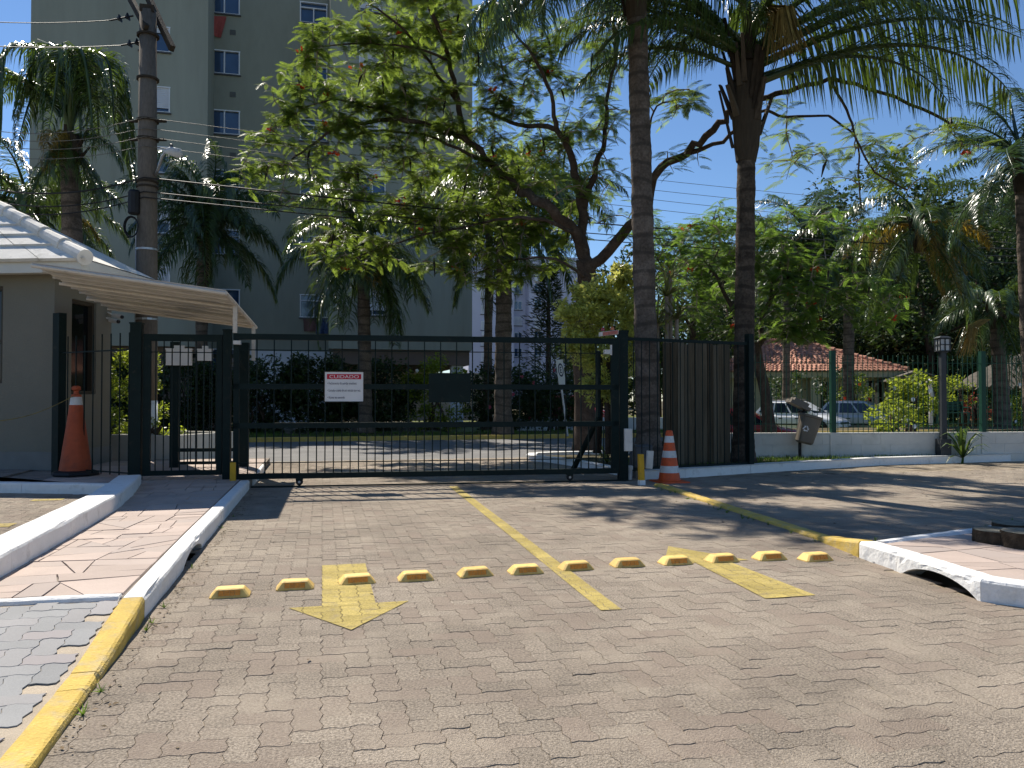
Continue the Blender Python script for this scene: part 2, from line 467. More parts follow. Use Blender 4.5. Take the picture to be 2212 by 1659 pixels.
# ---- interlocking pavers in a herringbone
U = 0.1145
AMP = 0.068
def wavy_edge(a, b):
    """points along a lattice edge a->b (b excluded), the same from either side"""
    horiz = a[1] == b[1]
    pts = [(a[0], a[1])]
    fwd = (b[0] > a[0]) if horiz else (b[1] > a[1])
    for t in ((0.28, 0.72) if fwd else (0.72, 0.28)):
        off = AMP if t < 0.5 else -AMP
        if horiz:
            pts.append((min(a[0], b[0]) + t, a[1] + off))
        else:
            pts.append((a[0] + off, min(a[1], b[1]) + t))
    return pts
def paver_outline(w, h):
    cs = [(i, 0) for i in range(w)] + [(w, j) for j in range(h)] + [(i, h) for i in range(w, 0, -1)] + [(0, j) for j in range(h, 0, -1)]
    out = []
    for i in range(len(cs)):
        out += wavy_edge(cs[i], cs[(i + 1) % len(cs)])
    return [(x * U, y * U) for x, y in out]
def inset(poly, d):
    n = len(poly)
    out = []
    for i in range(n):
        p0, p1, p2 = Vector(poly[i - 1]), Vector(poly[i]), Vector(poly[(i + 1) % n])
        e1, e2 = (p1 - p0).normalized(), (p2 - p1).normalized()
        n1, n2 = Vector((-e1.y, e1.x)), Vector((-e2.y, e2.x))
        q = n1 + n2
        k = d / max(0.35, 0.5 * q.length_squared)
        out.append(tuple(p1 + q * k))
    return out
PAVER = {}
for key, (pw, ph) in {'H': (2, 1), 'V': (1, 2)}.items():
    o1 = paver_outline(pw, ph)
    PAVER[key] = (inset(o1, 0.002), inset(o1, 0.0006), (pw * U / 2, ph * U / 2))
def paver_shape(mb, key, ox, oy, z, tx=0.0, ty=0.0, r=None):
    top, low, c = PAVER[key]
    n = len(top)
    zz = lambda p: z + (p[0] - c[0]) * tx + (p[1] - c[1]) * ty
    vs = [(ox + p[0], oy + p[1], zz(p)) for p in top] + [(ox + p[0], oy + p[1], zz(p) - 0.004) for p in low]
    fs = [tuple(range(n))] + [(i, n + i, n + (i + 1) % n, (i + 1) % n) for i in range(n)]
    mb.add(vs, fs, r)
PMESH = {}
def paver_mesh(key, m):
    k = (key, m.name)
    if k not in PMESH:
        mb = MB()
        paver_shape(mb, key, -PAVER[key][2][0], -PAVER[key][2][1], 0, r=0.0)
        me = mb.mesh('paver')
        me.materials.append(m)
        PMESH[k] = me
    return PMESH[k]
def pave(inside, x0, x1, y0, y1, z, m, parent, cap=300, rest=True, zf=None):
    cells = []
    for i in range(math.floor(x0 / U), math.ceil(x1 / U)):
        for j in range(math.floor(y0 / U), math.ceil(y1 / U)):
            k = (i - j) % 4
            if k in (0, 3):
                key = 'H' if k == 0 else 'V'
                c = (i * U + PAVER[key][2][0], j * U + PAVER[key][2][1])
                if inside(*c):
                    cells.append((key, c))
    def seen(c):
        p = proj((c[0], c[1], z))
        return -60 < p[0] < 2272 and p[1] < 1700
    near = sorted(cells, key=lambda q: (0 if seen(q[1]) else 1, q[1][0] ** 2 + q[1][1] ** 2))
    mb = MB()
    for n, (key, c) in enumerate(near):
        dz, tx, ty = RND.uniform(-0.0015, 0.0015), RND.uniform(-0.012, 0.012), RND.uniform(-0.012, 0.012)
        if zf:
            dz += zf(c[1]) - z
            ty += math.atan((zf(c[1] + 0.05) - zf(c[1] - 0.05)) / 0.1)
        if n < cap:
            o = bpy.data.objects.new('paver', paver_mesh(key, m))
            COL.objects.link(o)
            o.parent = parent
            if parent.parent is None:
                o.matrix_parent_inverse = parent.matrix_basis.inverted()
            o.matrix_basis = Matrix.Translation((c[0], c[1], z + dz)) @ Matrix.Rotation(tx, 4, 'Y') @ Matrix.Rotation(ty, 4, 'X')
        else:
            paver_shape(mb, key, c[0] - PAVER[key][2][0], c[1] - PAVER[key][2][1], z + dz, tx, ty)
    if rest and mb.v:
        obj('far_pavers', mb, m, parent, kind='stuff')
    return cells

BK = [(5.0, 11.75), (5.76, 11.88), (7.21, 12.34), (10.49, 13.2), (13.98, 13.45), (18, 13.5)]
def back_line(x):
    for (xa, ya), (xb, yb) in zip(BK, BK[1:]):
        if x <= xb:
            return ya + (yb - ya) * (max(x, xa) - xa) / (xb - xa)
    return BK[-1][1]
def isl_line(x):                       # far edge of the flagstone island
    return 5.62 + (x - 4.2) * 0.27
FK = [(4.09, 4.22), (4.30, 3.95), (4.8, 3.6), (5.6, 3.4), (9.2, 3.25)]
def front_line(x):
    for (xa, ya), (xb, yb) in zip(FK, FK[1:]):
        if x <= xb:
            return ya + (yb - ya) * (max(x, xa) - xa) / (xb - xa)
    return FK[-1][1]
def in_drive(x, y):
    if x < -1.035 or y < 1.6:
        return False
    if y < 5.62 and x > 4.12 + 0.1 * max(0, y - 4.15):
        return x < 9.1 and y < front_line(x)
    if y > 11.9:
        return x < 5.02 and y < 16.75
    if x > 4.32:
        return y > isl_line(x) + 0.02 and y < back_line(x) - 0.02 and x < 17
    return True
rb = MB()
rb.face([(-1.03, 1.4, -0.0038), (4.12, 1.4, -0.0038), (4.12, 4.15, -0.0038), (4.215, 5.12, -0.0038), (4.27, 5.60, -0.0038), (4.9, 5.60, -0.0038), (4.9, 16.8, -0.0038), (-1.03, 16.8, -0.0038)])
rb.face([(4.12, 1.4, -0.0038), (9.2, 1.4, -0.0038), (9.2, 3.27, -0.0038), (5.6, 3.42, -0.0038), (4.8, 3.62, -0.0038), (4.3, 3.97, -0.0038), (4.12, 4.15, -0.0038)])
rb.face([(4.9, 5.60, -0.0038), (17, 4.5, -0.0038), (17, 14.0, -0.0038), (4.9, 13.0, -0.0038)])
road = struct('driveway', rb, M_JOINT)
DRIVE = pave(in_drive, -1.2, 17, 1.5, 16.9, 0.0, M_PAVER, road)

# ---- painted marks, following each paver's own top face
def clip(poly, half):
    out = []
    (ax, ay), (bx, by) = half
    side = lambda p: (bx - ax) * (p[1] - ay) - (by - ay) * (p[0] - ax)
    n = len(poly)
    for i in range(n):
        p, q = poly[i], poly[(i + 1) % n]
        sp, sq = side(p), side(q)
        if sp >= 0:
            out.append(p)
        if sp * sq < 0:
            t = sp / (sp - sq)
            out.append((p[0] + (q[0] - p[0]) * t, p[1] + (q[1] - p[1]) * t))
    return out
def paint(polys, cells, z=0.0042):
    mb = MB()
    for poly in polys:
        xs, ys = [p[0] for p in poly], [p[1] for p in poly]
        for key, c in cells:
            if min(xs) - 0.2 < c[0] < max(xs) + 0.2 and min(ys) - 0.2 < c[1] < max(ys) + 0.2:
                top, low, h = PAVER[key]
                q = [(c[0] - h[0] + p[0], c[1] - h[1] + p[1]) for p in top]
                for i in range(len(poly)):
                    q = clip(q, (poly[i], poly[(i + 1) % len(poly)]))
                    if len(q) < 3:
                        break
                if len(q) >= 3:
                    mb.add([(p[0], p[1], z) for p in q], [tuple(range(len(q)))])
    return mb
tag(obj('arrow_marking', paint([[(0.0, 5.08), (0.33, 5.08), (0.33, 6.31), (0.0, 6.31)], [(0.16, 4.52), (0.54, 5.08), (-0.20, 5.08)]], DRIVE), M_YEL_MARK),
    'faded yellow arrow painted on the driveway pointing towards the viewer', 'road marking', 'painted driveway arrows')
tag(obj('arrow_marking', paint([[(2.79, 4.6), (3.16, 4.6), (3.14, 5.72), (2.86, 5.72)], [(2.59, 5.72), (3.32, 5.72), (2.95, 6.42)]], DRIVE), M_YEL_MARK),
    'faded yellow arrow painted on the driveway pointing towards the gate', 'road marking', 'painted driveway arrows')
tag(obj('lane_line', paint([[(1.66, 4.58), (1.79, 4.57), (1.92, 10.86), (1.80, 10.87)], [(1.80, 10.87), (1.92, 10.86), (1.93, 11.5), (1.81, 11.5)]], DRIVE), M_YEL_MARK),
    'faded yellow centre line dividing the two driveway lanes', 'road marking')

# ---- kerbs
def kerb_stone(p0, p1, wd, h0, h1, z0=-0.05, nseg=7, arch=None, jit=0.004, bev=0.022):
    """one kerb stone lofted along p0->p1; wd to the left of the direction; arch: opening height as a function of t"""
    p0, p1 = Vector((p0[0], p0[1], 0)), Vector((p1[0], p1[1], 0))
    t = (p1 - p0)
    L = t.length
    t.normalize()
    nl = Vector((-t.y, t.x, 0))
    vs, fs = [], []
    K = 8
    for i in range(nseg + 1):
        u = i / nseg
        h = h0 + (h1 - h0) * u
        zb = z0 if arch is None else max(z0, arch(u))
        c = p0 + t * (0.003 + (L - 0.006) * u)
        chip = RND.uniform(0.004, 0.014) if RND.random() < 0.09 else 0.0
        j = lambda: RND.uniform(-jit, jit)
        e = 0.004 if i in (0, nseg) else 0.0
        for (o, zz) in ((0 + e, zb), (0 + e + j(), zb + (h - zb) * 0.5), (j() * 0.7 + e + chip, h - bev - chip), (bev * 0.35 + e + chip, h - bev * 0.3 + j() * 0.3 - chip),
                        (bev, h + j() * 0.5), (wd - bev, h + j() * 0.5), (wd - e, h - bev), (wd - e, zb)):
            q = c + nl * o
            vs.append((q.x, q.y, zz))
    for i in range(nseg):
        for k in range(K):
            k2 = (k + 1) % K
            fs.append((i * K + k, (i + 1) * K + k, (i + 1) * K + k2, i * K + k2))
    fs.append(tuple(range(K)))
    fs.append(tuple(nseg * K + k for k in range(K - 1, -1, -1)))
    return MB().add(vs, fs)
def kerb_line(parent, pts, wd, hs, m, name='kerb_stone', z0=-0.05, arch=None):
    for i in range(len(pts) - 1):
        obj(name, kerb_stone(pts[i], pts[i + 1], wd, hs[i], hs[i + 1], z0, nseg=18 if i in (arch or {}) else 7, arch=(arch or {}).get(i)), m[i] if isinstance(m, list) else m, parent, smooth=False)
def kerb_group(name='kerb'):
    o = bpy.data.objects.new(name, None)
    COL.objects.link(o)
    o['kind'] = 'structure'
    return o
# white and yellow kerb between walkway and driveway (wd goes to the walkway side)
kl = kerb_group()
KX = -1.015
ys = [2.2, 2.95, 3.78, 4.0, 5.06, 6.35, 7.55, 8.7, 9.8, 10.9, 11.9]
hs = [0.034, 0.036, 0.038, 0.042, 0.125, 0.14, 0.145, 0.14, 0.135, 0.13, 0.125]
pts = [(-0.955, ys[0]), (-0.965, ys[1]), (-0.985, ys[2]), (-0.99, ys[3])] + [(KX, y) for y in ys[4:]]
kerb_line(kl, pts, 0.145, hs, [M_YEL_KERB] * 4 + [M_WHITE_KERB] * 7, arch={5: lambda u: 0.10 * math.sin(math.pi * min(1, max(0, (u - 0.02) / 0.8))) ** 0.5 - 0.01 if u < 0.82 else -0.05})
kb = kerb_group()       # the same kerb going on behind the gate, curling to the left at the asphalt
pts2 = [(KX + 0.02, 12.35), (KX + 0.03, 13.5), (KX + 0.01, 14.7), (KX - 0.15, 15.7), (KX - 0.6, 16.5)]
kerb_line(kb, pts2, 0.14, [0.12] * 5, M_WHITE_KERB)
# walkway's left kerb, taller, with the guardhouse kerb meeting it
kw = kerb_group()
pts3 = [(-2.02, 4.6), (-2.04, 6.0), (-2.06, 7.6), (-2.1, 9.1), (-2.24, 10.5), (-2.42, 11.75)]
kerb_line(kw, pts3, 0.30, [0.27, 0.28, 0.29, 0.29, 0.28, 0.25], M_WHITE_KERB)
kg = kerb_group()
kerb_line(kg, [(-2.74, 11.35), (-3.9, 11.75), (-5.2, 12.3), (-6.6, 12.9)][::-1], 0.16, [0.17, 0.17, 0.17, 0.17], M_WHITE_KERB)
# white strip closing the walkway towards the grey bay
ks = kerb_group()
kerb_line(ks, [(-2.6, 5.13), (-1.85, 5.10), (-1.165, 5.075)], 0.09, [0.135, 0.135, 0.135], M_WHITE_KERB, z0=0.0)
# right: yellow flush line, yellow ramp, white kerb round the island
kr = kerb_group()
yl = [(4.80, 10.95), (4.72, 10.0), (4.63, 9.0), (4.55, 8.0), (4.47, 7.0), (4.41, 6.42), (4.27, 5.64)]
kerb_line(kr, yl, 0.15, [0.03] * 5 + [0.036, 0.13], M_YEL_KERB)
ki = kerb_group()
wl = [(4.262, 5.62), (4.20, 5.12)] + FK
kerb_line(ki, wl, 0.17, [0.13, 0.14, 0.145, 0.14, 0.14, 0.14, 0.14], M_WHITE_KERB,
          arch={1: lambda u: 0.112 * max(0.0, math.sin(math.pi * min(1, max(0, (u - 0.08) / 0.9)))) ** 0.55 - 0.02})
ke = kerb_group()
kerb_line(ke, [(4.40, 5.60), (5.0, 5.76), (5.62, 5.92), (7.0, 6.3)][::-1], 0.10, [0.14] * 4, M_WHITE_KERB)
# far right kerb under the grass strip
kf = kerb_group()
kerb_line(kf, BK[::-1], -0.14, [0.15] * 6, M_WHITE_KERB)

# ---- flagstone pavings: stones split out of the whole, one by one
def area(p):
    return 0.5 * abs(sum(p[i - 1][0] * p[i][1] - p[i][0] * p[i - 1][1] for i in range(len(p))))
def crazy(poly, amin, amax, horiz=True, depth=0):
    a = area(poly)
    if a < amin or (a < amax and RND.random() < 0.45) or depth > 9:
        return [poly]
    xs, ys = [p[0] for p in poly], [p[1] for p in poly]
    wide = (max(xs) - min(xs)) > (max(ys) - min(ys)) * RND.uniform(0.75, 1.5)
    ang = (math.pi / 2 if wide else 0) + RND.choice((RND.gauss(0, 0.08), RND.gauss(0, 0.32)))
    cx = min(xs) + (max(xs) - min(xs)) * RND.uniform(0.35, 0.65)
    cy = min(ys) + (max(ys) - min(ys)) * RND.uniform(0.35, 0.65)
    d = (math.cos(ang), math.sin(ang))
    A, B = (cx, cy), (cx + d[0], cy + d[1])
    p1, p2 = clip(poly, (A, B)), clip(poly, (B, A))
    if len(p1) < 3 or len(p2) < 3 or min(area(p1), area(p2)) < 0.18 * a:
        return crazy(poly, amin, amax, not horiz, depth + 1)
    return crazy(p1, amin, amax, not horiz, depth + 1) + crazy(p2, amin, amax, not horiz, depth + 1)
def flagstones(parent, poly, z, amin, amax, gap=0.0045):
    for p in crazy(poly, amin, amax):
        # drop doubled points, then a slightly broken outline
        q = [p[i] for i in range(len(p)) if (Vector(p[i]) - Vector(p[i - 1])).length > 0.02]
        if len(q) < 3 or area(q) < 0.004:
            continue
        r = []
        for i in range(len(q)):
            a, b = Vector(q[i]), Vector(q[(i + 1) % len(q)])
            r.append(tuple(a))
            if (b - a).length > 0.22:
                m = (a + b) / 2 + Vector((RND.uniform(-1, 1), RND.uniform(-1, 1))) * 0.004
                r.append(tuple(m))
        sgn = sum(r[i - 1][0] * r[i][1] - r[i][0] * r[i - 1][1] for i in range(len(r)))
        if sgn < 0:
            r.reverse()
        top, low = inset(r, gap), inset(r, gap * 0.55)
        n = len(r)
        dz = z + RND.uniform(-0.003, 0.003)
        tx, ty = RND.uniform(-0.006, 0.006), RND.uniform(-0.006, 0.006)
        c = Vector((sum(p[0] for p in r) / n, sum(p[1] for p in r) / n))
        zz = lambda p: dz + (p[0] - c.x) * tx + (p[1] - c.y) * ty
        obj('flagstone', MB().add([(p[0], p[1], zz(p)) for p in top] + [(p[0], p[1], zz(p) - 0.02) for p in low],
                                  [tuple(range(n))] + [(i, n + i, n + (i + 1) % n, (i + 1) % n) for i in range(n)]), M_FLAG, parent)
sw = MB().box((-2.6, 5.11, -0.2), (-1.42, 12.0, 0.112))
sw.box((-1.42, 5.11, 0.07), (-1.155, 12.0, 0.112))
sw.box((-4.6, 12.0, -0.2), (-1.02, 16.4, 0.112))
walk = struct('sidewalk', sw, M_MORTAR)
flagstones(walk, [(-2.45, 5.2), (-1.165, 5.2), (-1.165, 12.0), (-2.6, 12.0)], 0.128, 0.05, 0.16)
flagstones(walk, [(-3.9, 12.02), (-1.03, 12.02), (-1.05, 16.0), (-3.9, 16.0)], 0.128, 0.10, 0.30)
im = MB().prism([(4.8, 3.75), (5.6, 3.5), (9.2, 3.36), (9.2, 6.6), (4.8, 5.66)], -0.2, 0.104)
im.prism([(4.29, 5.55), (4.25, 5.1), (4.17, 4.25), (4.36, 4.02), (4.8, 3.72), (4.8, 5.66)], 0.07, 0.104)
isl = struct('sidewalk', im, M_MORTAR)
flagstones(isl, [(4.40, 5.55), (4.35, 5.0), (4.27, 4.3), (4.42, 4.1), (4.85, 3.78), (5.6, 3.56), (8.9, 3.45), (8.9, 6.6), (5.0, 5.66)], 0.122, 0.10, 0.38)
# ---- grey bay at lower left, on its bed of sand
gb = MB()
bay_z = lambda y: 0.036 + 0.078 * max(0.0, min(1.0, (y - 3.85) / 1.15))
for ya, yb in ((1.6, 3.85), (3.85, 5.0), (5.0, 5.12)):
    xa, xb = -1.03 - 0.0142 * (ya - 1.6), -1.03 - 0.0142 * (yb - 1.6)
    gb.face([(-4.0, ya, bay_z(ya) - 0.008), (xa, ya, bay_z(ya) - 0.008), (xb, yb, bay_z(yb) - 0.008), (-4.0, yb, bay_z(yb) - 0.008)])
bay = struct('parking_bay', gb, M_SAND)
pave(lambda x, y: x < -1.2 and 1.9 < y < 5.04, -3.6, -1.2, 1.8, 5.0, 0.034, M_PAVER_GREY, bay, cap=290, rest=True, zf=bay_z)
# ---- parking bay beyond the walkway kerb
pb = MB()
pb.face([(-7.5, 5.2, 0.018), (-2.3, 5.2, 0.018), (-2.6, 12.4, 0.018), (-7.5, 13.4, 0.018)])
bay2 = struct('parking_bay', pb, M_JOINT)
BAY2 = pave(lambda x, y: -6.5 < x < -2.36 - 0.02 * (y - 5) and 6.2 < y < 11.35 - 0.42 * (x + 2.74), -6.5, -2.3, 6.2, 13.2, 0.032, M_PAVER, bay2, cap=290)
tag(obj('bay_line', paint([[(-3.32, 8.7), (-3.0, 8.72), (-3.0, 8.95), (-3.34, 8.95)]], BAY2, z=0.0362), M_YEL_MARK),
    'worn yellow patch of bay marking near the left picture edge', 'road marking')
tag(obj('bay_line', paint([[(-3.5, 10.83), (-3.15, 10.83), (-3.15, 10.98), (-3.5, 10.98)]], BAY2, z=0.0362), M_YEL_MARK),
    'small yellow patch of bay marking at the edge of the guardhouse shadow', 'road marking')
# ---- guardhouse platform, asphalt road, verges
pf = MB().prism([(-2.78, 11.5), (-2.62, 12.0), (-4.6, 12.0), (-4.6, 19.5), (-12, 19.5), (-12, 14.9), (-6.6, 13.05), (-3.9, 11.9)][::-1], -0.2, 0.135)
struct('platform', pf, M_MORTAR)
ar = MB()
ar.face([(-60, 16.75, -0.006), (40, 16.75, -0.006), (40, 24.5, -0.006), (-60, 24.5, -0.006)])
struct('road', ar, M_ASPHALT)
kv = kerb_group()
xs = [-16 + 1.6 * i for i in range(25)]
kerb_line(kv, [(x, 24.5) for x in xs], 0.16, [0.13] * 25, M_YEL_KERB)
vg = MB().box((-40, 24.66, -0.2), (30, 27.9, 0.10))
verge = struct('verge', vg, M_EARTH)
# small white kerb curling off to the right behind the gate, and its bed
kq = kerb_group()
kerb_line(kq, [(4.98, 12.5), (4.9, 13.9), (4.62, 15.3), (4.3, 15.9), (4.55, 16.6), (5.3, 16.75), (8, 16.75)][::-1], -0.16, [0.11] * 7, M_WHITE_KERB)
rbed = MB().prism([(5.1, 12.4), (5.05, 14.0), (4.78, 15.3), (4.48, 15.9), (4.7, 16.5), (5.3, 16.6), (13, 16.6), (20, 15.2), (20, 14.0), (8.0, 13.9), (5.2, 12.2)][::-1], -0.2, 0.05)
struct('planting_bed', rbed, M_EARTH)
gs = MB().prism([(5.2, 12.0), (5.76, 12.03), (7.21, 12.49), (10.49, 13.35), (13.98, 13.6), (18, 13.65), (18, 14.4), (8, 14.7), (5.2, 13.2)], -0.2, 0.10)
strip = struct('grass_strip', gs, M_EARTH)
lg = MB()
lg.face([(6, 24.7, -0.32), (17, 13.9, -0.32), (70, 10, -0.32), (90, 70, -0.32), (6, 70, -0.32)])
struct('lawn', lg, pm('lawn_ground', (0.11, 0.12, 0.035), 0.95, 0.35, 0.7, 0.5, 30, 0.1, fine=0.3, fscale=25))

# ---- grass blades
def scatter(name, V, Q, mats4, m, parent=None, kind=None, rnd=None):
    """copies of a small quad mesh (V, Q) under many 4x4 matrices, joined"""
    Ms = np.array(mats4, dtype=np.float32)
    V4 = np.c_[V, np.ones(len(V))].astype(np.float32)
    P = np.einsum('nij,vj->nvi', Ms, V4)[:, :, :3].reshape(-1, 3)
    n = len(Ms)
    QQ = (np.asarray(Q)[None] + (np.arange(n) * len(V))[:, None, None]).reshape(-1, 4)
    rv = np.repeat(np.random.RandomState(len(name) + n).rand(n), len(Q)) if rnd is None else np.repeat(rnd, len(Q))
    me = npmesh(name, P, QQ, rv)
    return link(name, me, m, parent, kind)
def mat4(p, x, y, z, sc=1.0):
    return [[x[0] * sc, y[0] * sc, z[0] * sc, p[0]], [x[1] * sc, y[1] * sc, z[1] * sc, p[1]], [x[2] * sc, y[2] * sc, z[2] * sc, p[2]], [0, 0, 0, 1]]
def euler_m(p, az, pitch, roll, sc):
    """x axis along azimuth az raised by pitch, rolled about itself"""
    ca, sa, cp, sp = math.cos(az), math.sin(az), math.cos(pitch), math.sin(pitch)
    x = Vector((ca * cp, sa * cp, sp))
    y = Vector((-sa, ca, 0))
    z = x.cross(y)
    cr, sr = math.cos(roll), math.sin(roll)
    return mat4(p, x, y * cr + z * sr, z * cr - y * sr, sc)
BLADE_V = np.array([(0, -0.06, 0), (0, 0.06, 0), (0.6, 0.045, 0.05), (0.6, -0.045, 0.05), (1.0, 0.008, -0.02), (1.0, -0.008, -0.02)])
BLADE_Q = np.array([(0, 1, 2, 3), (3, 2, 4, 5)])
def grass(name, label, fn, x0, x1, y0, y1, z, n, h):
    ms = []
    while len(ms) < n:
        x, y = RND.uniform(x0, x1), RND.uniform(y0, y1)
        if fn(x, y):
            ms.append(euler_m((x, y, z), RND.uniform(0, 6.28), RND.uniform(0.6, 1.5), RND.uniform(-1, 1), h * RND.uniform(0.5, 1.3)))
    o = scatter(name, BLADE_V, BLADE_Q, ms, M_GRASS)
    return tag(o, label, 'grass', kind='stuff')
grass('grass', 'rough grass on the verge beyond the asphalt road', lambda x, y: math.sin(x * 2.3) + math.sin(y * 3 + x) > -0.9, -8, 14, 24.68, 27.5, 0.10, 9000, 0.10)
grass('grass', 'short grass strip below the white block wall', lambda x, y: back_line(x) + 0.16 < y < 14.4, 5.3, 16, 12.1, 14.4, 0.10, 9000, 0.07)
grass('grass', 'lawn grass in the garden behind the fence', lambda x, y: True, 16, 44, 22, 46, -0.32, 9000, 0.16)

# =================================================================== apartment block
BF = PL((-20, 40), (20, 40))
BR = PL((-20, 42.2), (20, 42.2))
apt = thing('apartment_block', 'tall grey green apartment block behind the trees', 'building', (-3, 44, 0))
def rect(pl, x0, y0, x1, y1):
    a, b = pl.sz(x0, y0), pl.sz(x1, y1)
    return (min(a[0], b[0]), max(a[0], b[0]), min(a[1], b[1]), max(a[1], b[1]))
ZTOP, ZBOT = 22.6, 3.75
wins = []      # plane, hole rectangle, kind
for k in range(6):
    y = 52 + 130.5 * k - 130.5
    r_ = rect(BF, 302, y, 367, y + 62)
    wins.append(('F', r_, 'shutter', (0.75, 0.22, 0.85, 0.3, 0.6, 1.0)[k]))
for k in range(7):
    y = 105 + 129.5 * (k - 1)
    wins.append(('R', rect(BR, 451, y, 518, y + 58), ('slide', 'slide', 'plain', 'transom', 'transom', 'slide', 'transom')[k], 0))
for k in range(6):
    y = 2 + 126.6 * k
    wins.append(('R', rect(BR, 648, y, 707, y + 52), 'transom', 0))
for k in range(6):
    y = 102 + 130.5 * (k - 1)
    wins.append(('F', rect(BF, 776, y, 833, y + 58), 'shutter', (0.9, 1.0, 1.0, 0.4, 1.0, 0.83)[k]))
sL0, sL1 = BF.sz(64, 300)[0], BF.sz(448, 300)[0]
sR0, sR1 = BF.sz(712, 300)[0], BF.sz(1020, 600)[0]
sM0, sM1 = sL1, sR0
wl1, wl2, wl3 = MB(), MB(), MB()
BF.wall(wl1, sL0, sL1, ZBOT, ZTOP, [q[1] for q in wins if q[0] == 'F' and q[1][0] < sL1], 0.2)
BF.wall(wl2, sR0, sR1, ZBOT, ZTOP, [q[1] for q in wins if q[0] == 'F' and q[1][0] > sR0], 0.2)
BR.wall(wl3, sM0, sM1, ZBOT, ZTOP, [q[1] for q in wins if q[0] == 'R'], 0.2)
for mb_, a, b in ((wl1, sL0, sL1), (wl2, sR0, sR1)):
    mb_.face([BF.pt(b, ZBOT), BF.pt(b, ZBOT, -13), BF.pt(b, ZTOP, -13), BF.pt(b, ZTOP)])
    mb_.face([BF.pt(a, ZBOT, -13), BF.pt(a, ZBOT), BF.pt(a, ZTOP), BF.pt(a, ZTOP, -13)])
    mb_.face([BF.pt(a, ZBOT), BF.pt(a, ZBOT, -13), BF.pt(b, ZBOT, -13), BF.pt(b, ZBOT)])
    mb_.face([BF.pt(a, ZTOP), BF.pt(b, ZTOP), BF.pt(b, ZTOP, -13), BF.pt(a, ZTOP, -13)])
    mb_.face([BF.pt(b, ZBOT, -13), BF.pt(a, ZBOT, -13), BF.pt(a, ZTOP, -13), BF.pt(b, ZTOP, -13)])
wl3.face([BR.pt(sM0, ZBOT), BR.pt(sM0, ZBOT, -10), BR.pt(sM1, ZBOT, -10), BR.pt(sM1, ZBOT)])
wl3.face([BR.pt(sM0, ZTOP), BR.pt(sM1, ZTOP), BR.pt(sM1, ZTOP, -10), BR.pt(sM0, ZTOP, -10)])
obj('wall', wl1, M_BLDG, apt)
obj('wall', wl2, M_BLDG, apt)
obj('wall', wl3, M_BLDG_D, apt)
def window(parent, pl, r, kind, drop=0.0, fw=0.055):
    a, b, c, d = r
    f = MB()
    pl.box(f, a - 0.02, b + 0.02, c, c + fw, -0.16, 0.02)
    pl.box(f, a - 0.02, b + 0.02, d - fw, d, -0.16, 0.02)
    pl.box(f, a, a + fw, c + fw, d - fw, -0.16, 0.02)
    pl.box(f, b - fw, b, c + fw, d - fw, -0.16, 0.02)
    z1 = d
    if kind == 'transom':
        z1 = d - (d - c) * 0.27
        pl.box(f, a + fw, b - fw, z1 - fw / 2, z1 + fw / 2, -0.16, 0.0)
    m = (a + b) / 2
    if kind != 'shutter':
        pl.box(f, m - fw * 0.55, m + fw * 0.55, c + fw, z1 - fw * 0.5, -0.15, -0.01)
    else:
        pl.box(f, m - fw * 0.5, m + fw * 0.5, c + fw, d - fw, -0.155, -0.06)
    w = obj('window', f, M_WFRAME, parent)
    half = [(a + fw, m - fw * 0.5), (m + fw * 0.5, b - fw)]
    for (q0, q1) in half:
        g_ = MB()
        zt = z1 - fw * 0.5 if kind == 'transom' else d - fw
        g_.face([pl.pt(q0, c + fw, -0.12), pl.pt(q1, c + fw, -0.12), pl.pt(q1, zt, -0.12), pl.pt(q0, zt, -0.12)])
        obj('pane', g_, M_GLASS, w)
    if kind == 'transom':
        g_ = MB()
        g_.face([pl.pt(a + fw, z1 + fw / 2, -0.12), pl.pt(b - fw, z1 + fw / 2, -0.12), pl.pt(b - fw, d - fw, -0.12), pl.pt(a + fw, d - fw, -0.12)])
        obj('pane', g_, M_GLASS, w)
    if kind == 'shutter' and drop > 0:
        h = MB()
        n = max(3, int(drop * 14))
        zt, zb = d - fw, d - fw - (d - c - 2 * fw) * drop
        for i in range(n):
            z0_, z1_ = zb + (zt - zb) * i / n, zb + (zt - zb) * (i + 1) / n
            h.hexa([pl.pt(a + fw, z0_, -0.03), pl.pt(b - fw, z0_, -0.03), pl.pt(b - fw, z0_, -0.08), pl.pt(a + fw, z0_, -0.08),
                    pl.pt(a + fw, z1_, -0.045), pl.pt(b - fw, z1_, -0.045), pl.pt(b - fw, z1_, -0.08), pl.pt(a + fw, z1_, -0.08)])
        obj('shutter', h, M_SHUTTER, w)
    s_ = MB()
    pl.box(s_, a - 0.06, b + 0.06, c - 0.07, c, -0.15, 0.09)
    obj('sill', s_, M_STONE, w)
    return w
for q, r_, kd, dr in wins:
    window(apt, BF if q == 'F' else BR, r_, kd, dr)
for (x, y) in [(503, 70), (503, 204), (503, 335), (688, 110), (688, 240)]:       # little air vents in the recess
    v = MB()
    a, z_ = BR.sz(x, y)
    for i in range(4):
        BR.box(v, a - 0.14, a + 0.14, z_ - 0.14 + 0.07 * i, z_ - 0.085 + 0.07 * i, -0.02, 0.025)
    obj('vent', v, M_VENT, apt)
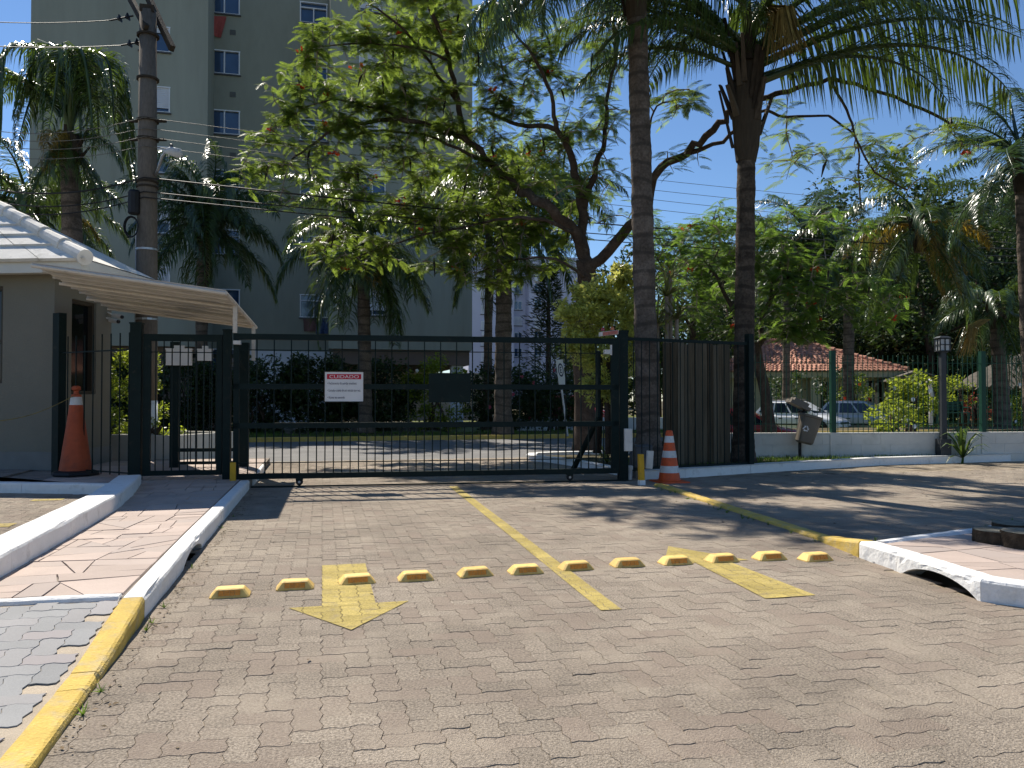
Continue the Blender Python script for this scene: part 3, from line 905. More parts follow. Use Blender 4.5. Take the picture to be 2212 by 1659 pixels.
# ground storey: white screen wall, brown beam over the open garage, columns, back wall
gw = MB(); BR.box(gw, BR.sz(540, 760)[0], BR.sz(720, 760)[0], -0.2, 3.7, -0.2, 0.3)
obj('lower_wall', gw, M_BLDG_W, apt)
gw = MB(); BF.box(gw, sL0, sL1, -0.2, 3.74, -11, -0.5)
obj('lower_wall', gw, M_BROWN, apt)
gw = MB(); BF.box(gw, BF.sz(720, 760)[0], sR1 - 0.1, 3.0, 3.74, -12.5, -0.25)
obj('beam', gw, M_BROWN, apt)
gw = MB(); BF.box(gw, BF.sz(722, 760)[0], sR1 + 4, -0.2, 2.98, -12.4, -11.9)
obj('lower_wall', gw, pm('beige_back_wall', (0.60, 0.52, 0.42), 0.9, 0.05, 1), apt)  # back wall of the garage in one warm beige base colour
for x in (727, 992):
    gw = MB(); s_ = BF.sz(x, 760)[0]
    BF.box(gw, s_ - 0.3, s_ + 0.3, -0.2, 2.99, -1.2, -0.5)
    obj('column', gw, M_BROWN if x < 900 else M_BLDG_W, apt)
# cloths out of the windows
def cloth(name, label, pl, pts, m, off=0.1, cat='towel'):
    P = [pl.sz(x, y) for x, y in pts]
    mb_ = MB()
    n = 7
    th = 0.02
    def row(t):
        a0, b0 = lerp((*P[0], 0), (*P[3], 0), t), lerp((*P[1], 0), (*P[2], 0), t)
        return [lerp(a0, b0, k / n) for k in range(n + 1)]
    for side in (0, 1):
        for i in range(4):
            ra, rb2 = row(i / 4), row((i + 1) / 4)
            for k in range(n):
                wv = lambda q, t: pl.pt(q.x, q.y, off + side * th + 0.05 * math.sin(q.x * 14) * t)
                mb_.face([wv(ra[k], i / 4), wv(ra[k + 1], i / 4), wv(rb2[k + 1], (i + 1) / 4), wv(rb2[k], (i + 1) / 4)], 0.5)
    return tag(obj(name, mb_, m, smooth=True), label, cat)
cloth('towel', 'red towel hanging out of an upper apartment window', BR, [(449, 36), (490, 38), (478, 84), (449, 74)], M_TOWEL)
cloth('towel', 'dark patterned cloth hung below a low apartment window', BR, [(685, 688), (708, 688), (708, 721), (682, 721)], M_CLOTH)
cloth('towel', 'faded reddish cloth hung beside the patterned one', BR, [(655, 689), (683, 689), (682, 716), (657, 716)], pm('faded_cloth', (0.16, 0.09, 0.08), 0.95, 0.15, 6))

# far lilac tower
LB = PL((-20, 128), (60, 128))
twr = thing('apartment_tower', 'pale lilac apartment tower far behind the gate', 'building', (24, 132, 0))
def vol(x0, x1, ytop, d0, d1, m=M_LILAC):
    mb_ = MB()
    a, b = LB.sz(x0, 700)[0], LB.sz(x1, 700)[0]
    LB.box(mb_, a, b, -0.3, LB.sz((x0 + x1) / 2, ytop)[1], d0, d1)
    obj('wall', mb_, m, twr)
vol(1012, 1110, 515, -14, 0)
vol(1110, 1142, 532, -14, -2.0)
vol(1142, 1262, 556, -14, 0.5)
for (x0, x1, off) in ((1039, 1056, 0.0), (1116, 1134, -2.0), (1152, 1168, 0.5)):
    for k in range(7):
        y = 578 + 34.4 * k + (12 if x0 == 1039 else 0)
        a, b, c, d = rect(LB, x0, y, x1, y + 20)
        f = MB()
        LB.box(f, a, b, c, d, off, off + 0.08)
        wn = obj('window', f, M_WFRAME, twr)
        g_ = MB()
        m_ = (a + b) / 2
        LB.box(g_, a + 0.12, m_ - 0.06, c + 0.12, d - 0.12, off + 0.08, off + 0.1)
        LB.box(g_, m_ + 0.06, b - 0.12, c + 0.12, d - 0.12 , off + 0.08, off + 0.1)
        obj('pane' if k % 3 else 'shutter', g_, M_GLASS if (k % 3 and x0 != 1039) else M_SHUTTER, wn)
        if k % 3 == 0 and x0 != 1116:
            ac = MB()
            LB.box(ac, a + 0.1, b - 0.1, c - 0.95, c - 0.25, off, off + 0.5)
            obj('air_conditioner', ac, M_WFRAME, twr)
        s_ = MB(); LB.box(s_, a - 0.1, b + 0.1, c - 0.12, c, off, off + 0.16)
        obj('sill', s_, M_STONE, wn)

# =================================================================== guardhouse
GA, GB, GC = Vector((-8.2, 15.62, 0)), Vector((-4.28, 14.27, 0)), Vector((-3.81, 15.89, 0))
GD, GE = Vector((-5.0, 18.6, 0)), Vector((-8.6, 18.9, 0))
gh = thing('guardhouse', 'grey rendered guardhouse with pale tiled hip roof beside the gate', 'guardhouse', (-6, 16.3, 0.13))
WT = 3.36
P1_, P2_ = PL(GA, GB), PL(GB, GC)
L1_, L2_ = (GB - GA).length, (GC - GB).length
w1 = MB()
h1 = (P1_.sz(-120, 700)[0], P1_.sz(6, 700)[0], P1_.sz(0, 828)[1], P1_.sz(0, 618)[1])
P1_.wall(w1, 0, L1_, 0.13, WT, [h1], 0.18)
obj('wall', w1, M_GH, gh)
w2 = MB()
h2 = (P2_.sz(154, 800)[0], P2_.sz(207, 800)[0], P2_.sz(180, 858)[1] + 0.05, P2_.sz(180, 650)[1])
P2_.wall(w2, 0, L2_, 0.13, WT, [h2], 0.18)
w2.face([GC + Vector((0, 0, 0.13)), GD + Vector((0, 0, 0.13)), GD + Vector((0, 0, WT)), GC + Vector((0, 0, WT))])
w2.face([GD + Vector((0, 0, 0.13)), GE + Vector((0, 0, 0.13)), GE + Vector((0, 0, WT)), GD + Vector((0, 0, WT))])
obj('wall', w2, M_GH, gh)
pln = MB()
P1_.box(pln, 0, L1_ + 0.03, 0.12, 0.42, -0.02, 0.035)
P2_.box(pln, 0.0, L2_, 0.12, 0.42, -0.02, 0.03)
obj('plinth', pln, pm('plinth_grey', (0.20, 0.195, 0.18), 0.9, 0.1, 3, 0.3, 40), gh)
for pl, h_, nm in ((P1_, h1, 0), (P2_, h2, 1)):
    f = MB()
    a, b, c, d = h_
    for (q0, q1, z0_, z1_) in ((a, b, c, c + 0.06), (a, b, d - 0.06, d), (a, a + 0.06, c + 0.06, d - 0.06), (b - 0.06, b, c + 0.06, d - 0.06)):
        pl.box(f, q0, q1, z0_, z1_, -0.16, -0.04)
    if nm == 0:
        pl.box(f, a + 0.06, b - 0.06, c + (d - c) * 0.42, c + (d - c) * 0.42 + 0.05, -0.15, -0.05)
    wn = obj('window', f, pm('bronze_frame', (0.06, 0.045, 0.03), 0.5, 0.1, 5), gh)
    g_ = MB(); g_.face([pl.pt(a, c, -0.12), pl.pt(b, c, -0.12), pl.pt(b, d, -0.12), pl.pt(a, d, -0.12)])
    obj('pane', g_, M_DARKGLASS, wn)
    pl.box(f, a - .02, b + .02, c - 0.05, c, -0.1, 0.03)
# roof: eaves, fascia, tile courses, hip caps
E1 = dp(176, 556, 12.5)
ZE = E1.z
n1 = (GB - GA).normalized()
n2 = (GC - GB).normalized()
E0 = E1 - n1 * 4.6
E2 = E1 + n2 * 2.35
E3 = E2 + (GD - GC).normalized() * 3.6
E4 = E3 + Vector((-4.2, 0.5, 0))
AP = dp(-150, 364, 15.6)
rf = MB()
for a, b in ((E0, E1), (E1, E2), (E2, E3), (E3, E4)):
    rf.face([a, b, AP])
rf.face([E4, E0, AP])
roof = obj('roof', rf, M_GH_ROOF, gh)
so = MB()
so.face([Vector((p.x, p.y, ZE - 0.20)) for p in (E0, E1, E2, E3, E4)][::-1])
obj('soffit', so, M_FASCIA, gh)
for a, b in ((E0, E1), (E1, E2), (E2, E3)):
    fs_ = MB()
    t_ = (b - a).normalized()
    nn = Vector((t_.y, -t_.x, 0))
    fs_.obox((a + b) / 2 - Vector((0, 0, 0.13)) + nn * 0.012, t_ * ((b - a).length / 2 + 0.01), nn * 0.015, Vector((0, 0, 0.105)))
    obj('fascia', fs_, M_FASCIA, gh)
def tiles(a, b, apx, n_rows, n_cols):
    nrm = (b - a).cross(apx - a).normalized()
    if nrm.z < 0:
        nrm = -nrm
    for k in range(n_rows):
        t0, t1 = k / (n_rows + 1.0), (k + 1.12) / (n_rows + 1.0)
        if k == 0:
            t0 = -0.03
        A0, B0, A1, B1 = lerp(a, apx, t0), lerp(b, apx, t0), lerp(a, apx, t1), lerp(b, apx, t1)
        nc = max(1, round(n_cols * (1 - t0)))
        for c in range(nc):
            u0, u1 = c / nc + 0.002, (c + 1) / nc - 0.002
            P = [lerp(A0, B0, u0), lerp(A0, B0, u1), lerp(A1, B1, u1), lerp(A1, B1, u0)]
            lo, hi = 0.055 + RND.uniform(0, 0.01), 0.02
            mb_ = MB()
            vs_ = [P[0] + nrm * 0.004, P[1] + nrm * 0.004, P[2] + nrm * 0.003, P[3] + nrm * 0.003,
                   P[0] + nrm * lo, P[1] + nrm * lo, P[2] + nrm * hi, P[3] + nrm * hi]
            mb_.hexa(vs_)
            obj('tile', mb_, M_GH_ROOF, roof)
tiles(E0, E1, AP, 9, 6)
for (a, b) in ((E1, AP),):
    n = 9
    for k in range(n):
        p, q = lerp(a, b, k / n - 0.02), lerp(a, b, (k + 1) / n + 0.02)
        mb_ = MB()
        mb_.tube([p + Vector((0, 0, 0.035)), q + Vector((0, 0, 0.015))], [0.13, 0.10], 12)
        obj('hip_cap', mb_, M_GH_ROOF, roof, smooth=False)
# awning over the pedestrian gate
AF0, AF1 = dp(68, 570, 9.98), dp(487, 630, 10.45)
AF1 = Vector((AF1.x, AF1.y, AF1.z))
AB1 = dp(553, 705, 14.0)
AB0 = dp(232, 664, 13.5)
aw = thing('awning', 'cream ribbed awning sloping from the guardhouse over the small gate', 'awning', (-1.4, 12.2, 0.12))
nst = 9
for k in range(nst):
    t0, t1 = k / nst, min(1.0, (k + 1) / nst + 0.012)
    A, B, C_, D = lerp(AF0, AB0, t0), lerp(AF1, AB1, t0), lerp(AF1, AB1, t1), lerp(AF0, AB0, t1)
    nr = (B - A).cross(D - A).normalized()
    upz = Vector((0, 0, 0.012))
    mb_ = MB().slab([A + upz, B + upz, C_, D], nr, 0.01)
    e = (D - A).normalized()
    mb_.slab([A - nr * 0.03, B - nr * 0.03, B - nr * 0.03 + e * 0.05, A - nr * 0.03 + e * 0.05], nr, 0.029)     # pressed rib
    obj('panel', mb_, M_AWN, aw)
rim = MB()
for a, b, r_ in ((AF0, AF1, 0.026), (AF1, AB1, 0.03), (AB1, AB0, 0.024)):
    rim.tube([a + Vector((0, 0, -0.02)), b + Vector((0, 0, -0.02))], r_, 6)
obj('rim', rim, M_AWN_E, aw)
br = MB()
for t in (0.3, 0.66):
    A, B = lerp(AF0, AB0, t), lerp(AF1, AB1, t)
    br.tube([A + Vector((0, 0, -0.055)), B + Vector((0, 0, -0.055))], 0.02, 6)
obj('purlin', br, M_AWN_E, aw)
aw_post = lerp(AF1, AB1, 0.26)
obj('post', MB().box((aw_post.x - 0.03, aw_post.y - 0.03, 2.24), (aw_post.x + 0.03, aw_post.y + 0.03, aw_post.z - 0.04)), M_AWN_E, aw)
ap2 = lerp(AF1, AB1, 0.9)
obj('post', MB().box((ap2.x - 0.03, ap2.y - 0.03, 1.95), (ap2.x + 0.03, ap2.y + 0.03, ap2.z - 0.04)), M_AWN_E, aw)
# security cameras on the guardhouse corner
for i, (x, y, lb) in enumerate(((255, 683, 'white bullet camera on the guardhouse corner, the upper of two'), (247, 693, 'dark capped bullet camera on the guardhouse corner, the lower of two'))):
    c = thing('security_camera', lb, 'camera', dp(x, y, 14.4), 'security cameras on the guardhouse')
    p = dp(x, y, 14.4)
    d_ = Vector((0.75, -0.6, -0.18)).normalized()
    obj('housing', MB().tube([p - d_ * 0.12, p + d_ * 0.10], 0.04, 10), M_PVC, c)
    obj('lens', MB().tube([p + d_ * 0.10, p + d_ * 0.125], [0.036, 0.03], 10), M_BLACK, c)
    obj('arm', MB().tube([p - d_ * 0.08, p + Vector((-0.18, 0.04, 0.07)), GC + Vector((0.0, -0.1, p.z + 0.06))], 0.014, 6), M_PVC, c)

# =================================================================== gates and fences
GP = PL((-1.35, 12.12), (4.52, 11.72))
pg = thing('pedestrian_gate', 'dark green barred pedestrian gate under the awning', 'gate', GP.pt(-0.7, 0.13))
def bar_v(mb, pl, s_, z0, z1, w_=0.018, off=0.0):
    pl.box(mb, s_ - w_ / 2, s_ + w_ / 2, z0, z1, off - w_ / 2, off + w_ / 2)
def bar_h(mb, pl, s0, s1, z_, h_=0.05, w_=0.04, off=0.0):
    pl.box(mb, s0, s1, z_ - h_ / 2, z_ + h_ / 2, off - w_ / 2, off + w_ / 2)
for (s0, s1, zt) in ((-1.32, -1.17, 2.36), (-0.055, 0.05, 2.28)):
    mb_ = MB(); GP.box(mb_, s0, s1, 0.0, zt, -0.06, 0.06)
    GP.box(mb_, s0 - 0.01, s1 + 0.01, zt, zt + 0.02, -0.07, 0.07)
    obj('post', mb_, M_GREEN, pg)
fr = MB()
for (s0, s1, z0, z1) in ((-1.15, -1.05, 0.19, 2.22), (-0.15, -0.07, 0.19, 2.22), (-1.05, -0.15, 2.12, 2.22), (-1.05, -0.15, 0.19, 0.26)):
    GP.box(fr, s0, s1, z0, z1, -0.025, 0.025)
obj('frame', fr, M_GREEN, pg)
for k in range(8):
    b_ = MB(); bar_v(b_, GP, -1.05 + 0.9 * (k + 0.6) / 8.2, 0.26, 2.12, 0.014)
    obj('bar', b_, M_GREEN, pg)
b_ = MB(); bar_h(b_, GP, -1.05, -0.15, 1.96, 0.014, 0.014, 0.014)
obj('rod', b_, M_GREEN, pg)
# inner pedestrian gate further back
IP = PL((-3.0, 14.35), (-0.9, 14.2))
ig = thing('inner_gate', 'second dark barred gate behind the pedestrian gate', 'gate', IP.pt(1.0, 0.12))
i0, i1 = IP.sz(378, 900)[0], IP.sz(526, 900)[0]
for s_, wd_ in ((i0, 0.14), (i1, 0.17)):
    mb_ = MB(); IP.box(mb_, s_ - wd_ / 2, s_ + wd_ / 2, 0.1, 2.25, -0.07, 0.07)
    obj('post', mb_, M_GREEN, ig)
for z_, h_ in ((2.02, 0.07), (0.42, 0.06), (0.2, 0.05)):
    fr = MB(); bar_h(fr, IP, i0 + 0.07, i1 - 0.085, z_, h_); obj('rail', fr, M_GREEN, ig)
for k in range(9):
    b_ = MB(); bar_v(b_, IP, i0 + 0.1 + (i1 - i0 - 0.2) * (k + 0.5) / 9, 0.225, 1.985, 0.014)
    obj('bar', b_, M_GREEN, ig)
# white notice boxes in that passage
for (x0, y0, x1, y1, lb) in ((364, 756, 418, 790, 'white notice box fixed beside the inner gate post'), (431, 757, 462, 780, 'smaller pale notice plate inside the passage')):
    a, b, c, d = rect(IP, x0, y0, x1, y1)
    o = thing('notice_box', lb, 'notice box', IP.pt((a + b) / 2, c), 'notices in the gate passage')
    mb_ = MB(); IP.box(mb_, a, b, c, d, 0.08, 0.16)
    obj('box', mb_, M_SIGN, o)
    mb_ = MB(); IP.box(mb_, a - 0.01, b + 0.01, d, d + 0.02, 0.07, 0.17)
    IP.box(mb_, a + 0.3 * (b - a), b - 0.3 * (b - a), d + 0.02, d + 0.07, 0.08, 0.14)
    obj('lid', mb_, M_SIGN, o)
    mb_ = MB(); IP.box(mb_, (a + b) / 2 - 0.02, (a + b) / 2 + 0.02, c - 0.02, d, 0.0, 0.079)
    obj('bracket', mb_, M_GREEN, o)
# bars between guardhouse and the gate post
SFP = PL((-4.0, 13.55), (-2.62, 12.25))
sf = thing('side_fence', 'dark green railing between the guardhouse and the pedestrian gate', 'fence', SFP.pt(0.9, 0.13))
LS = (Vector((-2.62, 12.25)) - Vector((-4.0, 13.55))).length
mb_ = MB(); SFP.box(mb_, -0.06, 0.11, 0.13, 2.62, -0.06, 0.06); obj('post', mb_, M_GREEN, sf)
for k in range(8):
    b_ = MB(); bar_v(b_, SFP, 0.25 + (LS - 0.3) * k / 7.4, 0.18, 2.25, 0.014); obj('bar', b_, M_GREEN, sf)
for z_ in (0.22, 2.0):
    b_ = MB(); bar_h(b_, SFP, 0.11, LS, z_, 0.02, 0.012, 0.013); obj('rod', b_, M_GREEN, sf)

# sliding vehicle gate
sg = thing('sliding_gate', 'long dark green sliding vehicle gate across the driveway', 'gate', GP.pt(3, 0.06))
S0, S1 = 0.10, 5.88
def gobj(nm, boxes, m=M_GREEN, parent=None):
    mb_ = MB()
    for bx in boxes:
        GP.box(mb_, *bx)
    return obj(nm, mb_, m, parent or sg)
OF = 0.085
gobj('rail', [(S0, S1, 2.15, 2.235, OF - 0.035, OF + 0.035)])
gobj('rail', [(S0, S1, 1.43, 1.51, OF - 0.03, OF + 0.03)])
gobj('rail', [(S0, S1, 0.86, 0.94, OF - 0.03, OF + 0.03)])
gobj('rail', [(S0, S1, 0.125, 0.205, OF - 0.035, OF + 0.035)])
gobj('stile', [(S0, S0 + 0.08, 0.205, 2.15, OF - 0.03, OF + 0.03)])
gobj('stile', [(S1 - 0.12, S1, 0.205, 2.15, OF - 0.03, OF + 0.03)])
nb = 46
for k in range(1, nb):
    s_ = S0 + 0.08 + (S1 - S0 - 0.2) * k / nb
    if k % 2 == 0:
        gobj('bar', [(s_ - 0.008, s_ + 0.008, 0.94, 1.43, OF - 0.008, OF + 0.008)])
        gobj('bar', [(s_ - 0.008, s_ + 0.008, 1.51, 2.15, OF - 0.008, OF + 0.008)])
    gobj('bar', [(s_ - 0.008, s_ + 0.008, 0.205, 0.86, OF - 0.008, OF + 0.008)])
for z_ in (0.36, 2.0):
    gobj('rod', [(S0 + 0.08, S1 - 0.12, z_ - 0.007, z_ + 0.007, OF + 0.009, OF + 0.023)])
for x in (648, 1228):
    s_ = GP.sz(x, 1040)[0]
    c = GP.pt(s_, 0.075, OF)
    mb_ = MB().lathe(c - GP.n * 0.02, [(0.045, 0), (0.052, 0.004), (0.044, 0.012), (0.044, 0.028), (0.052, 0.036), (0.045, 0.04)], 16, ax=GP.n)
    obj('wheel', mb_, M_BLACK, sg)
    obj('hub', MB().lathe(c + GP.n * 0.021, [(0.022, 0), (0.016, 0.012)], 12, ax=GP.n), M_STEEL, sg)
    gobj('wheel_bracket', [(s_ - 0.05, s_ + 0.05, 0.10, 0.125, OF - 0.035, OF + 0.035), (s_ - 0.012, s_ + 0.012, 0.07, 0.1, OF - 0.033, OF - 0.025)])
# the ground rail
tr = MB(); GP.box(tr, 0.35, 6.0, -0.005, 0.022, OF - 0.012, OF + 0.012)
tag(obj('gate_track', tr, M_GREEN), 'thin dark steel ground track under the sliding gate', 'track')
gp_ = thing('gate_post', 'dark green post at the right end of the sliding gate', 'post', GP.pt(5.98, 0), None)
mb_ = MB(); GP.box(mb_, 5.91, 6.05, -0.1, 2.34, -0.08, 0.06); obj('shaft', mb_, M_GREEN, gp_)
mb_ = MB(); GP.box(mb_, 5.9, 6.06, 2.34, 2.37, -0.09, 0.07); obj('cap', mb_, M_GREEN, gp_)
# braces holding the post behind the gate
gb_ = thing('gate_guide', 'slanting green steel brace behind the right gate post', 'brace', GP.pt(5.5, 0, -0.6))
obj('strut', MB().tube([GP.pt(5.35, 0.1, -0.75), GP.pt(5.62, 1.0, -0.12)], 0.05, 6), M_GREEN, gb_)
obj('strut', MB().tube([GP.pt(5.62, 1.0, -0.12), GP.pt(5.62, 2.05, -0.12)], 0.035, 6), M_GREEN, gb_)
# signal bar on the post
sb_ = thing('signal_bar', 'narrow reddish warning light bar on top of the gate', 'warning light', GP.pt(5.6, 2.33))
c0, c1 = GP.sz(1292, 733), GP.sz(1332, 729)
mb_ = MB().slab([GP.pt(c0[0], 2.265, 0.16), GP.pt(c1[0] - 0.02, 2.30, 0.16), GP.pt(c1[0] - 0.02, 2.365, 0.16), GP.pt(c0[0], 2.33, 0.16)], -GP.n, 0.12)
obj('housing', mb_, M_PVC, sb_)
mb_ = MB().slab([GP.pt(c0[0] + 0.03, 2.272, 0.161), GP.pt(c1[0] - 0.03, 2.303, 0.161), GP.pt(c1[0] - 0.03, 2.36, 0.161), GP.pt(c0[0] + 0.03, 2.328, 0.161)], GP.n, 0.004)
obj('face', mb_, pm('faded_red_print', (0.42, 0.14, 0.11), 0.6, 0.25, 45), sb_)
for q, cc in ((0.05, 'dome_red'), (0.20, 'dome_amber')):
    obj('dome', MB().lathe(GP.pt(c0[0] + q, 2.345 + q * 0.1, 0.1), [(0.035, 0), (0.033, 0.03), (0.02, 0.05), (0.004, 0.056)], 10), pm(cc, (0.30, 0.02, 0.02) if 'red' in cc else (0.5, 0.12, 0.01), 0.2, 0.1, 9, spec=0.7), sb_)
cs = thing('gate_sensor', 'small white sensor camera under the gate top rail', 'sensor', GP.pt(5.6, 2.0, 0.2))
q = GP.sz(1283, 757)
obj('housing', MB().obox(GP.pt(q[0] + 0.17, 2.02, 0.15), GP.u * 0.05, GP.n * 0.035, (0, 0, 0.035)), M_PVC, cs)
obj('mount', MB().obox(GP.pt(q[0] + 0.235, 2.05, 0.145), GP.u * 0.014, GP.n * 0.012, (0, 0, 0.08)), M_PVC, cs)
# little white sensor at the left end
tag(obj('gate_sensor', MB().obox(GP.pt(0.16, 2.1, 0.16), GP.u * 0.05, GP.n * 0.04, (0, 0, 0.028)), M_PVC), 'tiny white sensor at the left end of the sliding gate', 'sensor')

# warning sign and blank plate on the gate
def plate(name, label, x0, y0, x1, y1, off, m, cat='sign'):
    a, b, c, d = rect(GP, x0, y0, x1, y1)
    o = thing(name, label, cat, GP.pt((a + b) / 2, c, off))
    mb_ = MB(); GP.box(mb_, a, b, c, d, off, off + 0.006)
    obj('panel', mb_, m, o)
    return o, (a, b, c, d)
sgn, (a, b, c, d) = plate('warning_sign', 'white warning sign with red heading hung on the sliding gate', 703, 804, 785, 867, 0.125, M_SIGN)
fr = MB()
for (s0, s1, z0, z1) in ((a - 0.012, b + 0.012, d, d + 0.012), (a - 0.012, b + 0.012, c - 0.012, c), (a - 0.012, a, c, d), (b, b + 0.012, c, d)):
    GP.box(fr, s0, s1, z0, z1, 0.12, 0.138)
obj('frame', fr, M_WOOD_D, sgn)
W_, H_ = b - a, d - c
mb_ = MB(); GP.box(mb_, a + 0.055 * W_, b - 0.055 * W_, d - 0.245 * H_, d - 0.07 * H_, 0.1315, 0.1335)
obj('heading_band', mb_, M_SIGN_R, sgn)
def text(body, pl, s_, z_, off, size, width, m, parent, align='LEFT', nm='lettering', face=1):
    cu = bpy.data.curves.new(nm, 'FONT')
    cu.body = body
    cu.size = size
    cu.align_x = align
    cu.extrude = 0.0006
    o = bpy.data.objects.new(nm, cu)
    COL.objects.link(o)
    cu.materials.append(m)
    bpy.context.view_layer.update()
    k = width / max(1e-6, o.dimensions.x)
    me = bpy.data.meshes.new_from_object(o)
    bpy.data.objects.remove(o)
    o = bpy.data.objects.new(nm, me)
    COL.objects.link(o)
    p = pl.pt(s_, z_, off)
    o.matrix_basis = Matrix(((pl.u.x * k, 0, pl.n.x, p.x), (pl.u.y * k, 0, pl.n.y, p.y), (0, 1, 0, p.z), (0, 0, 0, 1)))
    if parent is not None:
        o.parent = parent
        o.matrix_parent_inverse = parent.matrix_basis.inverted()
    return o
text('CUIDADO', GP, (a + b) / 2, d - 0.212 * H_, 0.1343, 0.155 * H_, 0.76 * W_, M_SIGN, sgn, 'CENTER')
for tx_, zz, wd_ in (('• Fechamento do portão imediato;', 0.425, 0.76), ('• Entrada e saída de um veículo por vez;', 0.665, 0.86), ('• Acione seu controle.', 0.905, 0.455)):
    text(tx_, GP, a + 0.065 * W_, d - zz * H_, 0.1322, 0.125 * H_, wd_ * W_, M_INK, sgn)
pl_o, _ = plate('metal_plate', 'blank dark green metal plate on the right half of the gate', 925, 807, 1015, 869, 0.12, M_GREEN, 'plate')

# fence right of the gate with plank screen behind
FP = PL((4.60, 11.78), (7.25, 12.42))
rfc = thing('fence', 'dark green fence bay right of the gate before the plank screen', 'fence', (6, 12.1, 0))
LF = FP.sz(1619, 900)[0]
mb_ = MB(); FP.box(mb_, LF - 0.055, LF + 0.055, -0.1, 2.42, -0.055, 0.055); obj('post', mb_, M_GREEN, rfc)
mb_ = MB(); bar_h(mb_, FP, 0.03, LF - 0.055, 2.25, 0.05, 0.05); obj('rail', mb_, M_GREEN, rfc)
mb_ = MB(); bar_h(mb_, FP, 0.03, LF - 0.055, 0.16, 0.05, 0.05); obj('rail', mb_, M_GREEN, rfc)
for k in range(17):
    b_ = MB(); bar_v(b_, FP, 0.1 + (LF - 0.2) * k / 16, 0.185, 2.225, 0.012); obj('bar', b_, M_GREEN, rfc)
WP = PL((5.3, 12.75), (7.6, 13.05))
ps = thing('plank_screen', 'weathered vertical plank screen behind the green fence', 'plank screen', (6.8, 12.9, 0))
p0, p1 = WP.sz(1433, 900)[0], WP.sz(1578, 900)[0]
n = 11
ws = [RND.uniform(0.7, 1.3) for _ in range(n)]
tot = sum(ws); s_ = p0
for k in range(n):
    wd_ = (p1 - p0) * ws[k] / tot
    mb_ = MB(); o_ = RND.uniform(-0.012, 0.02)
    WP.box(mb_, s_ + 0.004, s_ + wd_ - 0.004, 0.05, 2.28 + RND.uniform(-0.03, 0.03), -0.025 + o_, o_)
    obj('plank', mb_, M_PLANK, ps)
    s_ += wd_
for z_ in (0.5, 1.9):
    mb_ = MB(); bar_h(mb_, WP, p0, p1, z_, 0.08, 0.04, -0.065); obj('batten', mb_, M_WOOD_D, ps)

# low white wall with railings on it
LW = PL((7.55, 14.35), (16.5, 13.05))
lw = thing('block_wall', 'low white painted block wall under the green railings', 'wall', LW.pt(3, 0.1))
LEN = 9.2
bh = 0.205
for row in range(3):
    x_ = -0.2 + (0.2 if row % 2 else 0)
    z0_ = -0.05 + bh * row if row else -0.05
    while x_ < LEN:
        x1_ = min(x_ + 0.62, LEN)
        mb_ = MB(); LW.box(mb_, max(x_, 0) + 0.002, x1_ - 0.002, z0_ + 0.002, z0_ + bh + (0.0), -0.15, RND.uniform(0.0, 0.004))
        obj('block', mb_, M_WALLW, lw)
        x_ += 0.62
mb_ = MB(); LW.box(mb_, 0, LEN, 0.567, 0.60, -0.155, 0.006); obj('coping', mb_, M_WALLW, lw)
for x in (1798, 2125):
    s_ = LW.sz(x, 960)[0]
    mb_ = MB(); LW.box(mb_, s_ - 0.05, s_ + 0.05, -0.05, 0.603, 0.0045, 0.018); obj('pilaster', mb_, M_WALLW, lw)
rl = thing('railing', 'tall green railings standing on the white block wall', 'railing', LW.pt(3, 0.6))
sp = [LW.sz(1803, 900)[0], LW.sz(2128, 900)[0]]
for s_ in sp + [sp[1] + (sp[1] - sp[0])]:
    mb_ = MB(); LW.box(mb_, s_ - 0.05, s_ + 0.05, 0.55, 2.27, -0.125, -0.025); obj('post', mb_, M_GREEN2, rl)
nbar = int(LEN / 0.108)
for k in range(nbar):
    s_ = 0.06 + k * 0.108
    if min(abs(s_ - q) for q in sp) < 0.07:
        continue
    b_ = MB(); bar_v(b_, LW, s_, 0.6, 2.18, 0.011, -0.075); obj('bar', b_, M_GREEN2, rl)
for z_ in (0.78, 2.02):
    b_ = MB(); bar_h(b_, LW, 0.02, LEN, z_, 0.012, 0.01, -0.062); obj('rod', b_, M_GREEN2, rl)

# =================================================================== small things at the gate
def stake(label, x, y, ytop, tilt):
    p = gr(x, y)
    top = 1.3 + (860 - ytop) / FOC * proj(p)[2]
    o = thing('bollard', label, 'bollard', p, 'yellow stakes at the gate')
    mb_ = MB().hexa([p + Vector(q) for q in ((-0.04, -0.04, -0.02), (0.04, -0.04, -0.02), (0.04, 0.04, -0.02), (-0.04, 0.04, -0.02))] +
                    [p + Vector((q[0] + tilt, q[1], top)) for q in ((-0.036, -0.036), (0.036, -0.036), (0.036, 0.036), (-0.036, 0.036))])
    obj('shaft', mb_, pm('yellow_stake_paint', (0.60, 0.33, 0.02), 0.6, 0.12, 6, dirt=(0.25, 0.15, 0.06), dirt_amt=0.25, dirt_scale=12), o)
    obj('foot', MB().box((p.x - 0.044, p.y - 0.044, -0.03), (p.x + 0.044, p.y + 0.044, 0.07)), M_WHITE_KERB, o)
stake('yellow steel stake at the left end of the sliding gate', 503, 1058, 999, 0.0)
stake('yellow steel stake before the gate motor', 1386, 1047, 981, -0.015)
mp = gr(1382, 1030)
mp.y -= 0.10
mt = thing('gate_motor', 'dark grey gate motor on a block beside the gate post', 'motor', mp)
obj('base', MB().box((mp.x - 0.17, mp.y - 0.14, -0.02), (mp.x + 0.17, mp.y + 0.14, 0.16)), M_MORTAR, mt)
